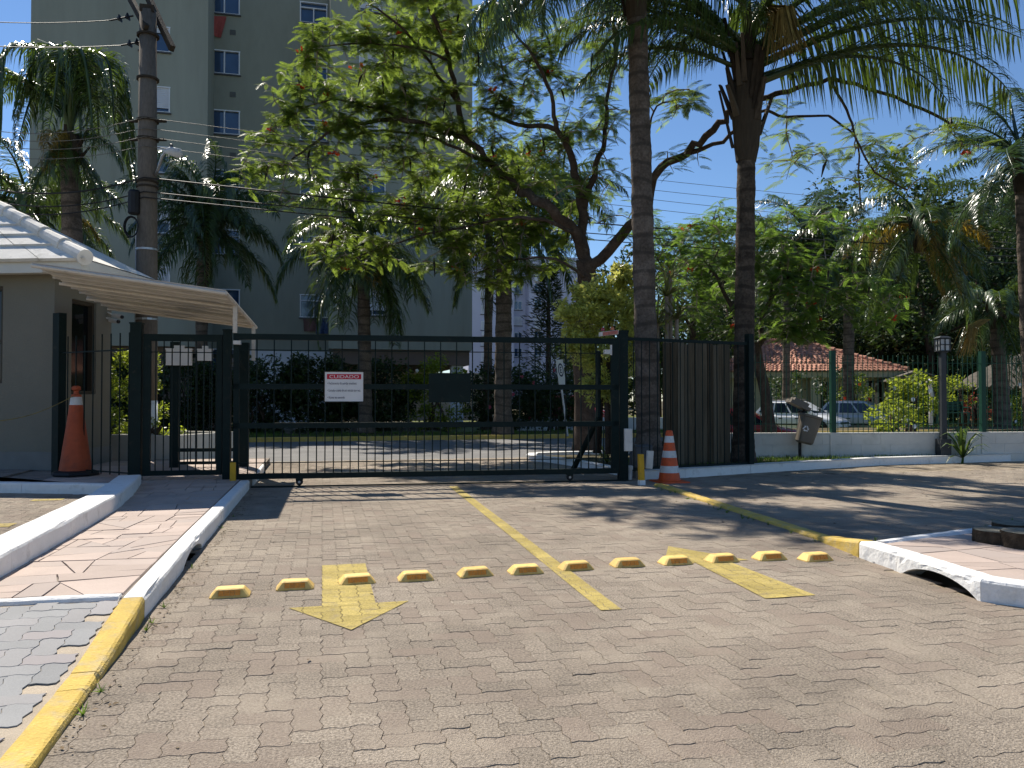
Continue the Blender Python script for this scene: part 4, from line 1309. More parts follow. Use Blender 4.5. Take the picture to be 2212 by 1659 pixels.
obj('housing', MB().hexa([mp + Vector(q) for q in ((-0.16, -0.12, 0.16), (0.16, -0.12, 0.16), (0.16, 0.12, 0.16), (-0.16, 0.12, 0.16), (-0.14, -0.10, 0.50), (0.14, -0.10, 0.50), (0.14, 0.1, 0.5), (-0.14, 0.1, 0.5))]), M_GREYBOX, mt)
obj('lid', MB().hexa([mp + Vector(q) for q in ((-0.15, -0.11, 0.503), (0.15, -0.11, 0.503), (0.15, 0.11, 0.503), (-0.15, 0.11, 0.503), (-0.12, -0.08, 0.54), (0.12, -0.08, 0.54), (0.12, 0.08, 0.54), (-0.12, 0.08, 0.54))]), M_GREYBOX, mt)
obj('conduit', MB().tube([mp + Vector((-0.22, -0.05, 0.0)), mp + Vector((-0.22, -0.05, 0.4)), mp + Vector((-0.19, 0, 0.45))], 0.025, 8), M_GREYBOX, mt)
def jbox(label, x, y, sx, sz, dep, tilt=0):
    p = dp(x, y, dep)
    o = thing('junction_box', label, 'junction box', p, 'junction boxes by the gate motor')
    u_ = (RIGHT + Vector((0, 0, -tilt))).normalized(); up_ = Vector((0, 0, 1)) + RIGHT * tilt
    f_ = Vector((-math.sin(YAW), -math.cos(YAW), 0))
    obj('box', MB().obox(p, u_ * sx / 2, f_ * 0.035, up_ * sz / 2), M_PVC, o)
    obj('cover', MB().obox(p + f_ * 0.038, u_ * (sx / 2 - 0.008), f_ * 0.004, up_ * (sz / 2 - 0.008)), M_PVC, o)
jbox('pale upright junction box on the gate post above the motor', 1357, 950, 0.12, 0.34, 12.0)
jbox('pale tilted junction box at the motor right side', 1403, 993, 0.10, 0.27, 12.05, 0.08)
bp = gr(1358, 1036)
bk = thing('drain_pipe', 'short white pipe stub with collar beside the gate post', 'pipe', bp)
obj('pipe', MB().lathe(bp, [(0.055, 0), (0.058, 0.16)], 16), M_PVC, bk)
obj('collar', MB().lathe(bp + Vector((0, 0, 0.161)), [(0.068, 0), (0.070, 0.05), (0.062, 0.062), (0.05, 0.062)], 16), M_PVC, bk)

# traffic cones
def cone(label, p, h, bands, r0, base_m, knob=False, group='traffic cones', om=None):
    o = thing('traffic_cone', label, 'traffic cone', p, group)
    p = Vector(p)
    rb, rt = r0, r0 * 0.30
    bz = 0.045
    oct_ = [(math.cos(a), math.sin(a)) for a in [math.pi / 8 + k * math.pi / 4 for k in range(8)]]
    if knob:
        mb_ = MB().lathe(p, [(r0 * 1.45, 0), (r0 * 1.5, 0.02), (r0 * 1.4, 0.055), (r0 * 1.05, 0.075)], 8)
        bz = 0.075
    else:
        mb_ = MB()
        q = r0 * 1.45
        mb_.hexa([p + Vector(v) for v in ((-q, -q, 0), (q, -q, 0), (q, q, 0), (-q, q, 0), (-q * .96, -q * .96, 0.022), (q * .96, -q * .96, 0.022), (q * .96, q * .96, 0.022), (-q * .96, q * .96, 0.022))])
        mb_.lathe(p + Vector((0, 0, 0.022)), [(r0 * 1.22, 0), (r0 * 1.05, 0.012), (r0, 0.03)], 24)
        bz = 0.052
    obj('base', mb_, base_m, o)
    z_ = bz
    for (frac, white) in bands:
        z1 = bz + (h - bz) * frac
        rr = lambda zz: rb + (rt - rb) * (zz - bz) / (h - bz)
        e = 0.0015 if white else 0.0
        if z1 >= h - 1e-6:
            pr = [(rr(z_), 0), (rr(z1 - 0.012), z1 - z_ - 0.012), (rr(z1) * 0.8, z1 - z_)]
        else:
            pr = [(rr(z_) + e, 0), (rr(z1) + e, z1 - z_)]
        obj('band' if white else 'body', MB().lathe(p + Vector((0, 0, z_)), pr, 28), M_CWHITE if white else (om or M_ORANGE), o, smooth=False)
        z_ = z1
    if knob:
        obj('knob', MB().lathe(p + Vector((0, 0, h)), [(rt * 0.6, 0), (rt * 0.5, 0.05), (rt * 0.95, 0.07), (rt * 0.95, 0.11), (rt * 0.5, 0.13)], 14), om or M_ORANGE, o)
    return o
cp = gr(1446, 1041)
cone('orange cone with three white bands beside the gate motor', cp, 0.80, [(0.13, 0), (0.27, 1), (0.44, 0), (0.58, 1), (0.75, 0), (0.885, 1), (1.0, 0)], 0.165, M_ORANGE)
cq = gr(163, 1026, 0.138)
cone('tall faded orange cone with black base before the guardhouse', cq, 1.22, [(0.86, 0), (0.965, 1), (1.0, 0)], 0.225, M_BLACK, True, om=M_CONE_OLD)
tp = MB()
e0 = cq + Vector((0, -0.09, 1.2))
e1 = dp(-40, 912, 11.5)
pth = [lerp(e0, e1, t) - Vector((0, 0, 0.25 * math.sin(math.pi * t) * 0.4)) for t in [i / 14 for i in range(15)]]
for i in range(14):
    hh = Vector((0, 0, 0.006))
    tp.slab([pth[i] - hh, pth[i + 1] - hh, pth[i + 1] + hh, pth[i] + hh], (0.2, -1, 0), 0.002, r=i / 14)
tag(obj('barrier_tape', tp, M_TAPE), 'thin yellow and black barrier tape tied to the tall cone', 'tape')

# road studs
for i, (x, y) in enumerate([(495, 1292), (637, 1275), (772, 1263), (900, 1256), (1030, 1247), (1140, 1241), (1250, 1233), (1362, 1226), (1467, 1221), (1568, 1216), (1672, 1211), (1772, 1213)]):
    p = gr(x, y)
    p.y += 0.07
    o = thing('road_stud', f'yellow reflective road stud, {nth(i)} from the left in the row', 'road stud', p, 'row of studs across the driveway')
    a_ = RND.uniform(-0.05, 0.05) + 0.03
    R_ = lambda q: p + Vector((q[0] * math.cos(a_) - q[1] * math.sin(a_), q[0] * math.sin(a_) + q[1] * math.cos(a_), q[2]))
    hx, hy, tx_, ty_, hz = 0.125, 0.075, 0.085, 0.045, 0.056
    vs_ = []
    for (X, Y, Z) in ((hx, hy, 0.0), (hx, hy, 0.008), (tx_ + 0.006, ty_ + 0.006, hz - 0.006), (tx_, ty_ - 0.004, hz)):
        k_ = 0.012
        for (sx, sy) in ((-1, -1), (1, -1), (1, 1), (-1, 1)):
            if (sx, sy) in ((-1, -1), (1, 1)):
                vs_ += [R_((sx * X, sy * (Y - k_), Z)), R_((sx * (X - k_), sy * Y, Z))]
            else:
                vs_ += [R_((sx * (X - k_), sy * Y, Z)), R_((sx * X, sy * (Y - k_), Z))]
    fs_ = [tuple(range(7, -1, -1)), tuple(range(24, 32))]
    for l_ in range(3):
        fs_ += [(l_ * 8 + k, l_ * 8 + (k + 1) % 8, l_ * 8 + 8 + (k + 1) % 8, l_ * 8 + 8 + k) for k in range(8)]
    obj('body', MB().add(vs_, fs_, RND.random()), M_STUD, o)
    # amber reflector let into the sloping face, in four cells
    for k in range(4):
        u0, u1 = -0.068 + 0.034 * k + 0.0012, -0.068 + 0.034 * (k + 1) - 0.0012
        yA, zA, yB, zB = -0.0715, 0.014, -0.0545, 0.045
        obj('reflector', MB().slab([R_((u0, yA, zA)), R_((u1, yA, zA)), R_((u1, yB, zB)), R_((u0, yB, zB))], R_((0, -1, 0.6)) - p, 0.003), M_REFL, o)
    # raised rim round it
    rm = MB()
    for (u0, u1, f0, f1) in ((-0.073, 0.073, -0.12, -0.02), (-0.073, 0.073, 1.02, 1.12), (-0.0735, -0.069, -0.02, 1.02), (0.069, 0.0735, -0.02, 1.02)):
        A = lambda u_, f_: R_((u_, -0.0715 + 0.017 * f_, 0.014 + 0.031 * f_))
        rm.slab([A(u0, f0), A(u1, f0), A(u1, f1), A(u0, f1)], R_((0, -1, 0.6)) - p, 0.0045)
    obj('rim', rm, M_STUD, o)

# log stumps on the island
for i, (x, y, r_, h_, lb) in enumerate(((2150, 1171, 0.165, 0.10, 'weathered log stump set at the island corner'), (2215, 1181, 0.17, 0.12, 'mossy log stump at the right edge of the picture'), (2188, 1158, 0.16, 0.11, 'hindmost log stump of the three on the island'))):
    p = gr(x, y, 0.12)
    o = thing('log_stump', lb, 'log stump', p, 'log stumps on the island')
    obj('log', MB().tube([p, p + Vector((0, 0, h_))], [r_ * 1.02, r_], 22, jit=0.03), M_LOG, o)
    obj('cut_face', MB().lathe(p + Vector((0, 0, h_ + 0.002)), [(r_ * 0.97, 0), (r_ * 0.92, 0.006), (r_ * 0.5, 0.004)], 22), M_LOGTOP, o)

# =================================================================== utility pole and wires
PD = 16.4
pb_ = dp(317, 860, PD); pb_.z = 0.0
pt_ = dp(320, 25, PD)
up_ = thing('utility_pole', 'tall concrete utility pole with crossarms behind the guardhouse', 'utility pole', pb_)
def on_pole(y, off=0.0):
    z_ = 1.3 + (860 - y) / FOC * PD
    t = z_ / pt_.z
    return Vector((pb_.x + (pt_.x - pb_.x) * t, pb_.y + (pt_.y - pb_.y) * t, z_)) + RIGHT * off
sh = MB(); zw = 1.25
f1 = zw / pt_.z
obj('shaft', MB().tube([lerp(pb_, pt_, t) for t in (f1, 0.3, 0.6, 1.0)], [0.215, 0.21, 0.195, 0.165], 16), M_CONC, up_, smooth=True)
obj('painted_foot', MB().tube([pb_, lerp(pb_, pt_, f1)], [0.225, 0.218], 16), M_WHITE_KERB, up_, smooth=True)
def beam3(a, b, w_, h_):
    a, b = Vector(a), Vector(b)
    t = (b - a).normalized(); s_ = t.cross(Vector((0, 0, 1))).normalized(); u_ = s_.cross(t)
    return MB().obox((a + b) / 2, t * ((b - a).length / 2), s_ * w_ / 2, u_ * h_ / 2)
obj('crossarm', beam3(dp(372, 105, PD - 0.3), dp(290, -70, PD + 1.3), 0.10, 0.13), M_WOOD_D, up_)
obj('crossarm', beam3(dp(316, 60, PD - 0.2), dp(262, -40, PD + 0.9), 0.09, 0.12), M_WOOD_D, up_)
obj('pole_cap', MB().box(tuple(pt_ + Vector((-0.14, -0.14, -0.05))), tuple(pt_ + Vector((0.14, 0.14, 0.09)))), M_WOOD_D, up_)
for y in (78, 172, 262, 302, 395, 405, 540, 690):
    p = on_pole(y)
    obj('band', MB().lathe(p, [(0.222, -0.02), (0.222, 0.02)], 14), M_STEEL if y > 500 else M_WOOD_D, up_)
for y in (262, 302):
    p = on_pole(y)
    obj('bracket', MB().obox(p, RIGHT * 0.36, Vector((0.03, 0.03, 0)), Vector((0, 0, 0.022))), M_WOOD_D, up_)
# conduit, cable box, coil
obj('conduit', MB().tube([on_pole(950, -0.235), on_pole(500, -0.225)], 0.022, 6), M_STEEL, up_)
obj('cable_box', MB().lathe(on_pole(468, -0.18) - FWD * 0.2, [(0.09, 0), (0.12, 0.03), (0.12, 0.45), (0.09, 0.5)], 10), M_BLACK, up_)
cc = on_pole(495, -0.22) - FWD * 0.22
ring = MB()
for k in range(3):
    ring.tube([cc + RIGHT * (math.cos(a) * (0.13 + 0.008 * k)) + Vector((0, 0, math.sin(a) * (0.2 + 0.008 * k))) - FWD * 0.015 * k for a in [2 * math.pi * i / 24 for i in range(25)]], 0.014, 5, cap=False)
obj('cable_coil', ring, M_BLACK, up_)
# lamp arm and luminaire
lamp = MB().tube([on_pole(380, 0.16), dp(342, 365, PD - 0.3), dp(350, 338, PD - 0.5), dp(362, 322, PD - 0.6), dp(374, 322, PD - 0.7)], [0.03, 0.03, 0.03, 0.028, 0.026], 8)
obj('lamp_arm', lamp, M_STEEL, up_, smooth=True)
hd = dp(377, 332, PD - 0.75)
obj('lamp_head', MB().tube([hd + Vector((-0.20, 0, 0.03)), hd + Vector((-0.08, 0, 0.05)), hd + Vector((0.08, 0, 0.01)), hd + Vector((0.15, 0, -0.03))], [0.03, 0.085, 0.10, 0.03], 12), M_LAMPW, up_, smooth=True)
obj('photocell', MB().lathe(hd + Vector((-0.06, 0, 0.12)), [(0.035, 0), (0.035, 0.06), (0.02, 0.07)], 10), M_GREYBOX, up_)
# insulator strings
for (x0, y0, x1, y1) in ((288, 34, 238, 44), (307, 90, 262, 98)):
    a, b = dp(x0, y0, PD), dp(x1, y1, PD)
    ins = MB().tube([a, b], 0.018, 6)
    for t in (0.25, 0.6):
        c = lerp(a, b, t); d_ = (b - a).normalized()
        ins.lathe(c - d_ * 0.03, [(0.03, 0), (0.085, 0.01), (0.06, 0.03), (0.03, 0.07)], 10, ax=d_)
    obj('insulator', ins, M_BLACK, up_)
def wire(label, pts, r_=0.012, sag=0.15, m=M_WIRE, group='overhead wires'):
    mb_ = MB()
    path = []
    for a, b in zip(pts, pts[1:]):
        n = 10
        for i in range(n):
            t = i / n
            path.append(lerp(a, b, t) - Vector((0, 0, 4 * sag * t * (1 - t))))
    path.append(Vector(pts[-1]))
    mb_.tube(path, r_, 4)
    tag(obj('overhead_wire', mb_, m), label, 'wire', group)
wire('upper high wire leaving the pole insulators towards the left', [dp(238, 44, PD), dp(-60, 45, PD + 1)], 0.012, 0.05)
wire('lower high wire leaving the pole insulators towards the left', [dp(262, 98, PD), dp(-60, 97, PD + 1)], 0.012, 0.05)
ends = [(262, 271, 395), (284, 284, 418), (303, 300, 440), (322, 322, 462)]
for i, (yp, yl, yr) in enumerate(ends):
    wire(f'bare power wire through the trees, {nth(i)} from the top of four at the pole', [dp(-80, yl, PD + 1), on_pole(yp, 0.02) - FWD * 0.23, dp(2300, yr + 70, 34)], 0.0085, 0.25)
for i, (yp, yl, yr, lb) in enumerate(((390, 392, 560, 'thick black cable crossing the picture below the power wires'), (420, 418, 575, 'middle black cable tied to the pole'), (432, 440, 590, 'lowest black cable tied to the pole'))):
    wire(lb, [dp(-80, yl, PD + 1), on_pole(yp, 0.03) - FWD * 0.235, dp(2300, yr - 20, 30)], 0.02 if i == 0 else 0.015, 0.3, M_BLACK)

# white planter round the pole's foot
PP = PL((-4.3, 17.3), (-2.0, 15.95))
pa, pb2 = PP.sz(238, 970)[0], PP.sz(372, 970)[0]
pn = thing('planter', 'white walled planter around the foot of the utility pole', 'planter', PP.pt((pa + pb2) / 2, 0))
for (s0, s1, o0, o1) in ((pa, pb2, -0.12, 0), (pa, pa + 0.12, -1.8, -0.12), (pb2 - 0.12, pb2, -1.8, -0.12), (pa, pb2, -1.92, -1.8)):
    mb_ = MB(); PP.box(mb_, s0, s1, -0.1, 0.57, o0, o1); obj('wall', mb_, M_WALLW, pn)
mb_ = MB(); PP.box(mb_, pa + 0.12, pb2 - 0.12, -0.1, 0.5, -1.8, -0.12); obj('soil', mb_, M_EARTH, pn)

# =================================================================== garden beyond the fence
# house with clay tile hip roof
HZ = -0.32
HP = PL((19.0, 48.0), (34.0, 41.5))
def hpx(x, y):
    return HP.sz(x, y)
e0, e1 = hpx(1545, 806)[0], hpx(1940, 806)[0]
ez = hpx(1800, 803)[1]
hs_ = thing('house', 'cream garden house with red clay tile hip roof behind the cars', 'house', HP.pt((e0 + e1) / 2, HZ))
mb_ = MB()
hw0, hw1 = e0 + 0.7, e1 - 0.9
holes = [(hpx(1675, 800)[0], hpx(1702, 800)[0], 1.0, 2.3), (hpx(1868, 800)[0], hpx(1912, 800)[0], 0.2, 2.45), (hpx(1772, 800)[0], hpx(1790, 800)[0], 0.0, 2.3)]
HP.wall(mb_, hw0, hw1, HZ, ez - 0.1, holes, 0.2)
for s_ in (hw0, hw1):
    mb_.face([HP.pt(s_, HZ), HP.pt(s_, HZ, -7), HP.pt(s_, ez - 0.1, -7), HP.pt(s_, ez - 0.1)])
obj('wall', mb_, M_HOUSE, hs_)
for i, (a, b, c, d) in enumerate(holes):
    g_ = MB(); g_.face([HP.pt(a, c, -0.19), HP.pt(b, c, -0.19), HP.pt(b, d, -0.19), HP.pt(a, d, -0.19)])
    if i == 2:
        obj('door', g_, M_WOOD_D, hs_)
        continue
    f = MB()
    for (s0, s1, z0, z1) in ((a, b, c, c + 0.07), (a, b, d - 0.07, d), (a, a + 0.07, c, d), (b - 0.07, b, c, d), ((a + b) / 2 - 0.03, (a + b) / 2 + 0.03, c, d), (a, b, (c + d) / 2 - 0.03, (c + d) / 2 + 0.03)):
        HP.box(f, s0, s1, z0, z1, -0.18, -0.08 - 0.004 * RND.random())
    wn = obj('window', f, M_HOUSE, hs_)
    obj('pane', g_, M_DARKGLASS, wn)
for x in (1755, 1920):
    s_ = hpx(x, 850)[0]
    mb_ = MB(); HP.box(mb_, s_ - 0.25, s_ + 0.25, HZ, ez - 0.12, 0.3, 0.8); obj('column', mb_, M_HOUSE, hs_)
mb_ = MB(); HP.box(mb_, e0, e1, ez - 0.38, ez - 0.02, 0.75, 0.95); obj('eave_beam', mb_, M_HOUSE, hs_)
mb_ = MB(); mb_.face([HP.pt(e0, ez - 0.1, 0.95), HP.pt(e0, ez - 0.1, -8), HP.pt(e1, ez - 0.1, -8), HP.pt(e1, ez - 0.1, 0.95)]); obj('soffit', mb_, M_HOUSE, hs_)
A0, A1 = HP.pt(e0 - 0.2, ez, 1.1), HP.pt(e1 + 0.25, ez, 1.1)
B0, B1 = HP.pt(e0 - 0.2, ez, -8), HP.pt(e1 + 0.25, ez, -8)
rz = hpx(1690, 735)[1] + 0.15
R0, R1 = HP.pt((e0 + e1) / 2 - 1.6, rz, -3.45), HP.pt((e0 + e1) / 2 + 0.2, rz, -3.45)
rf = MB()
rf.face([A0, A1, R1, R0]); rf.face([A1, B1, R1]); rf.face([B1, B0, R0, R1]); rf.face([B0, A0, R0])
hr = obj('roof', rf, M_TILE, hs_)
def clay(a0, a1, r0, r1, cols, rows):
    nrm = (a1 - a0).cross(r0 - a0).normalized()
    mb_ = MB()
    for j in range(rows):
        t0, t1 = j / rows, (j + 1.25) / rows
        p0, p1, q0, q1 = lerp(a0, r0, t0), lerp(a1, r1, t0), lerp(a0, r0, min(t1, 1)), lerp(a1, r1, min(t1, 1))
        nc = max(2, int(cols * (p1 - p0).length / (a1 - a0).length))
        for i in range(nc):
            u0, u1 = i / nc, (i + 1) / nc
            um = (u0 + u1) / 2
            h0, h1 = 0.10, 0.055
            b_ = [lerp(p0, p1, u0) + nrm * 0.03, lerp(p0, p1, um) + nrm * (h0 + 0.03), lerp(p0, p1, u1) + nrm * 0.03,
                  lerp(q0, q1, u0) + nrm * 0.01, lerp(q0, q1, um) + nrm * h1, lerp(q0, q1, u1) + nrm * 0.01]
            mb_.add(b_, [(0, 1, 4, 3), (1, 2, 5, 4), (0, 2, 1)])
    return mb_
obj('roof_tiles', clay(A0, A1, R0, R1, 44, 14), M_TILE, hs_, kind='stuff')
obj('roof_tiles', clay(A1, B1, R1, R1 + (B1 - A1) * 0.02, 34, 12), M_TILE, hs_, kind='stuff')
for a, b in ((A1, R1), (R0, R1), (A0, R0)):
    mb_ = MB()
    n = 14
    for k in range(n):
        mb_.tube([lerp(a, b, k / n) + Vector((0, 0, 0.10)), lerp(a, b, (k + 1.1) / n) + Vector((0, 0, 0.06))], [0.15, 0.11], 8)
    obj('ridge_tiles', mb_, M_TILE, hs_, kind='stuff')

# small gabled pavilion and thatched kiosk
pv = thing('pavilion', 'small gabled pavilion roof between the shrubs', 'pavilion', dp(1975, 900, 46))
pv0 = dp(1975, 826, 46)
fx = Vector((0.93, -0.37, 0)); fy = Vector((0.37, 0.93, 0))
mb_ = MB()
P = lambda a, b, c: Vector((pv0.x, pv0.y, 0)) + fx * a + fy * b + Vector((0, 0, c))
zr, ze = pv0.z + 0.65, pv0.z + 0.05
mb_.slab([P(-1.5, 0, ze), P(0.25, 0, zr), P(0.25, 3, zr), P(-1.5, 3, ze)], (0, 0, 1), 0.08)
mb_.slab([P(2.0, 0, ze), P(2.0, 3, ze), P(0.25, 3, zr), P(0.25, 0, zr)], (0, 0, 1), 0.08)
obj('roof', mb_, M_THATCH, pv)
mb_ = MB(); mb_.slab([P(-1.3, 0.2, ze), P(1.8, 0.2, ze), P(0.25, 0.2, zr - 0.03)], fy, 0.05); obj('gable', mb_, pm('gable_board', (0.20, 0.13, 0.07), 0.85, 0.15, 3), pv)
for a in (-1.2, 1.7):
    for b in (0.2, 2.8):
        obj('post', MB().box(tuple(P(a, b, HZ) - Vector((.07, .07, 0))), tuple(P(a, b, ze) + Vector((.07, .07, 0)))), M_WOOD_D, pv)
kk = dp(2205, 840, 40)
ko = thing('thatched_kiosk', 'round thatched kiosk at the right edge of the garden', 'kiosk', (kk.x, kk.y, HZ))
kc = Vector((kk.x, kk.y, 0))
obj('roof', MB().lathe(kc, [(2.95, kk.z - 0.05), (3.0, kk.z + 0.1), (2.2, kk.z + 0.75), (1.0, kk.z + 1.4), (0.15, kk.z + 1.75)], 26), M_THATCH, ko)
fr_ = MB()
for k in range(260):
    a = RND.uniform(0, 6.28); r_ = RND.uniform(0.3, 2.98)
    z_ = kk.z + 0.12 + (3.0 - r_) * 0.62
    c = kc + Vector((math.cos(a) * r_, math.sin(a) * r_, z_)); t_ = Vector((math.cos(a), math.sin(a), -0.55)).normalized()
    s_ = Vector((-math.sin(a), math.cos(a), 0)) * 0.06
    fr_.face([c - s_, c + s_, c + s_ * 0.4 + t_ * 0.4, c - s_ * 0.4 + t_ * 0.4])
obj('straw', fr_, M_THATCH, ko, kind='stuff')
for k in range(8):
    a = k * math.pi / 4 + 0.3
    p = kc + Vector((math.cos(a) * 2.4, math.sin(a) * 2.4, 0))
    obj('post', MB().tube([p + Vector((0, 0, HZ)), p + Vector((0, 0, kk.z + 0.3))], 0.09, 8), M_WOOD_D, ko)

# cars
def car(label, loc, heading, body_m, L=4.0, W=1.68, H=1.45, hood=1.05, boot=0.35, rails=False, group='parked cars'):
    o = thing('parked_car', label, 'car', loc, group)
    c, s = math.cos(heading), math.sin(heading)
    T = lambda x, y, z: Vector((loc[0] + x * c - y * s, loc[1] + x * s + y * c, loc[2] + z))
    belt = H * 0.60
    x1, x0 = L / 2, -L / 2
    hx = x1 - hood
    st = [(x0, 0.36, belt - 0.16, 0.40), (x0 + 0.05, 0.27, belt - 0.05, 0.455), (x0 + 0.25, 0.22, belt + 0.0, 0.49), (x0 + 0.8, 0.20, belt + 0.01, 0.5),
          (0, 0.20, belt + 0.0, 0.5), (hx, 0.20, belt - 0.01, 0.5), (hx + 0.35, 0.20, belt - 0.06, 0.495), (x1 - 0.35, 0.20, belt - 0.16, 0.485),
          (x1 - 0.12, 0.21, belt - 0.24, 0.455), (x1 - 0.03, 0.26, belt - 0.34, 0.42), (x1, 0.32, belt - 0.42, 0.38)]
    vs_, fs_ = [], []
    for (x, zb, zt, hw) in st:
        hw *= W
        half = [(hw * 0.90, zb), (hw * 0.985, zb + 0.1), (hw, zb + (zt - zb) * 0.5), (hw * 0.985, zb + (zt - zb) * 0.78), (hw * 0.93, zt - 0.035), (hw * 0.80, zt), (hw * 0.4, zt + 0.02)]
        sec = half + [(-y, z) for (y, z) in half[::-1]]
        vs_ += [T(x, y, z) for (y, z) in sec]
    K = 14
    for i in range(len(st) - 1):
        for k in range(K):
            k2 = (k + 1) % K
            fs_.append((i * K + k, (i + 1) * K + k, (i + 1) * K + k2, i * K + k2))
    fs_ += [tuple(range(K)), tuple((len(st) - 1) * K + k for k in range(K - 1, -1, -1))]
    obj('body', MB().add(vs_, fs_), body_m, o, smooth=True)
    # cabin: lower ring, upper ring, crown
    b0, b1 = x0 + boot * 0.5, hx + 0.12
    t0, t1 = x0 + boot + 0.30, hx - 0.72
    rings = [([(b0, 0.46), (b1, 0.46)], belt - 0.03), ([(b0 + 0.1, 0.455), (b1 - 0.1, 0.45)], belt + 0.05), ([(t0, 0.375), (t1, 0.37)], H - 0.09), ([(t0 + 0.18, 0.34), (t1 - 0.16, 0.33)], H - 0.02), ([(t0 + 0.5, 0.2), (t1 - 0.5, 0.2)], H)]
    vs_, fs_ = [], []
    for ((xa, ha), (xb, hb)), z_ in rings:
        vs_ += [T(xa, -ha * W, z_), T(xb, -hb * W, z_), T(xb + 0.06, 0, z_), T(xb, hb * W, z_), T(xa, ha * W, z_), T(xa - 0.05, 0, z_)]
    for i in range(4):
        fs_ += [(i * 6 + k, i * 6 + (k + 1) % 6, i * 6 + 6 + (k + 1) % 6, i * 6 + 6 + k) for k in range(6)]
    fs_.append(tuple(24 + k for k in range(6)))
    cab = obj('cabin', MB().add(vs_, fs_), body_m, o, smooth=False)
    def glass(p):     # four points on the cabin face given as (x, y, z) car coordinates
        q = [T(*v) for v in p]
        n = (q[1] - q[0]).cross(q[3] - q[0]).normalized()
        cen = sum((Vector(v) for v in q), Vector()) / 4
        if n.dot(cen - T(0, 0, 0.8)) < 0:
            n = -n
        obj('window', MB().slab([v + n * 0.004 for v in q], n, 0.006), M_GLASS if False else M_CARGLASS, cab)
    zl, zh = belt + 0.06, H - 0.115
    def edge(f, side, top):     # along the side from back (f=0) to front (f=1)
        (xa, ha), (xb, hb) = ((t0, 0.375), (t1, 0.37)) if top else ((b0 + 0.1, 0.455), (b1 - 0.1, 0.45))
        return (xa + (xb - xa) * f, side * (ha + (hb - ha) * f) * W, zh if top else zl)
    for side in (-1, 1):
        for (fa, fb) in ((0.06, 0.30), (0.335, 0.60), (0.635, 0.93)):
            glass([edge(fa, side, 0), edge(fb, side, 0), edge(fb, side, 1), edge(fa, side, 1)])
    for sgn_ in (1, -1):
        glass([(b1 - 0.07, 0, zl), (b1 - 0.12, sgn_ * 0.42 * W, zl), (t1 + 0.015, sgn_ * 0.335 * W, zh), (t1 + 0.06, 0, zh)])
        glass([(b0 + 0.06, 0, zl + 0.02), (b0 + 0.11, sgn_ * 0.42 * W, zl + 0.02), (t0 - 0.01, sgn_ * 0.335 * W, zh), (t0 - 0.04, 0, zh)])
    for sx in (x1 - 0.78, x0 + 0.72):
        for side in (-1, 1):
            p = T(sx, side * (W / 2 - 0.19), 0.30)
            ax = (T(0, side, 0) - T(0, 0, 0))
            wh = obj('wheel', MB().lathe(p, [(0.22, 0.0), (0.29, 0.01), (0.305, 0.05), (0.305, 0.15), (0.29, 0.195), (0.2, 0.20)], 22, ax=ax), M_BLACK, o)
            obj('rim', MB().lathe(p, [(0.195, 0.19), (0.19, 0.206), (0.165, 0.196), (0.06, 0.199), (0.03, 0.212)], 16, ax=ax), M_STEEL, wh)
            arch = MB()
            for k in range(10):
                a0_, a1_ = math.pi * k / 10 - 0.15, math.pi * (k + 1) / 10 - 0.15
                q = lambda a_, r_: T(sx + math.cos(a_) * r_, side * (W / 2 + 0.006), 0.30 + math.sin(a_) * r_)
                arch.slab([q(a0_, 0.30), q(a1_, 0.30), q(a1_, 0.385), q(a0_, 0.385)], ax, 0.006)
            obj('wheel_arch', arch, M_BLACK, o)
    for side in (-1, 1):
        hl = MB().slab([T(x1 - 0.16, side * 0.30 * W, belt - 0.40), T(x1 - 0.10, side * 0.435 * W, belt - 0.38), T(x1 - 0.30, side * 0.455 * W, belt - 0.23), T(x1 - 0.20, side * 0.31 * W, belt - 0.26)], T(0.8, side * 0.5, 0.35) - T(0, 0, 0), 0.07)
        obj('headlight', hl, M_LAMPW, o)
        mir = MB().obox(T(hx - 0.12, side * (0.5 * W + 0.09), belt + 0.10), T(0.05, 0, 0) - T(0, 0, 0), T(0, 0.10, 0) - T(0, 0, 0), Vector((0, 0, 0.065)))
        obj('mirror', mir, body_m, o)
        obj('side_trim', MB().obox(T(-0.1, side * 0.503 * W, 0.46), T(1.1, 0, 0) - T(0, 0, 0), T(0, 0.008, 0) - T(0, 0, 0), Vector((0, 0, 0.025))), M_BLACK, o)
        for xx in (-0.15, 0.6):
            obj('door_handle', MB().obox(T(xx - 0.35, side * 0.503 * W, 0.72), T(0.08, 0, 0) - T(0, 0, 0), T(0, 0.012, 0) - T(0, 0, 0), Vector((0, 0, 0.018))), M_BLACK, o)
    obj('grille', MB().obox(T(x1 - 0.05, 0, belt - 0.36), T(0.06, 0, 0) - T(0, 0, 0), T(0, 0.26 * W, 0) - T(0, 0, 0), Vector((0, 0, 0.045))), M_BLACK, o)
    obj('lower_grille', MB().obox(T(x1 - 0.03, 0, 0.33), T(0.05, 0, 0) - T(0, 0, 0), T(0, 0.36 * W, 0) - T(0, 0, 0), Vector((0, 0, 0.06))), M_BLACK, o)
    obj('number_plate', MB().obox(T(x1 + 0.025, 0, 0.44), T(0.006, 0, 0) - T(0, 0, 0), T(0, 0.2, 0) - T(0, 0, 0), Vector((0, 0, 0.065))), M_SHUTTER, o)
    if rails:
        for side in (-1, 1):
            obj('roof_rail', MB().tube([T(t0 + 0.1, side * 0.33 * W, H - 0.01), T(t0 + 0.2, side * 0.33 * W, H + 0.05), T(t1 - 0.2, side * 0.33 * W, H + 0.05), T(t1 - 0.08, side * 0.33 * W, H - 0.01)], 0.018, 6), M_BLACK, o)
    return o
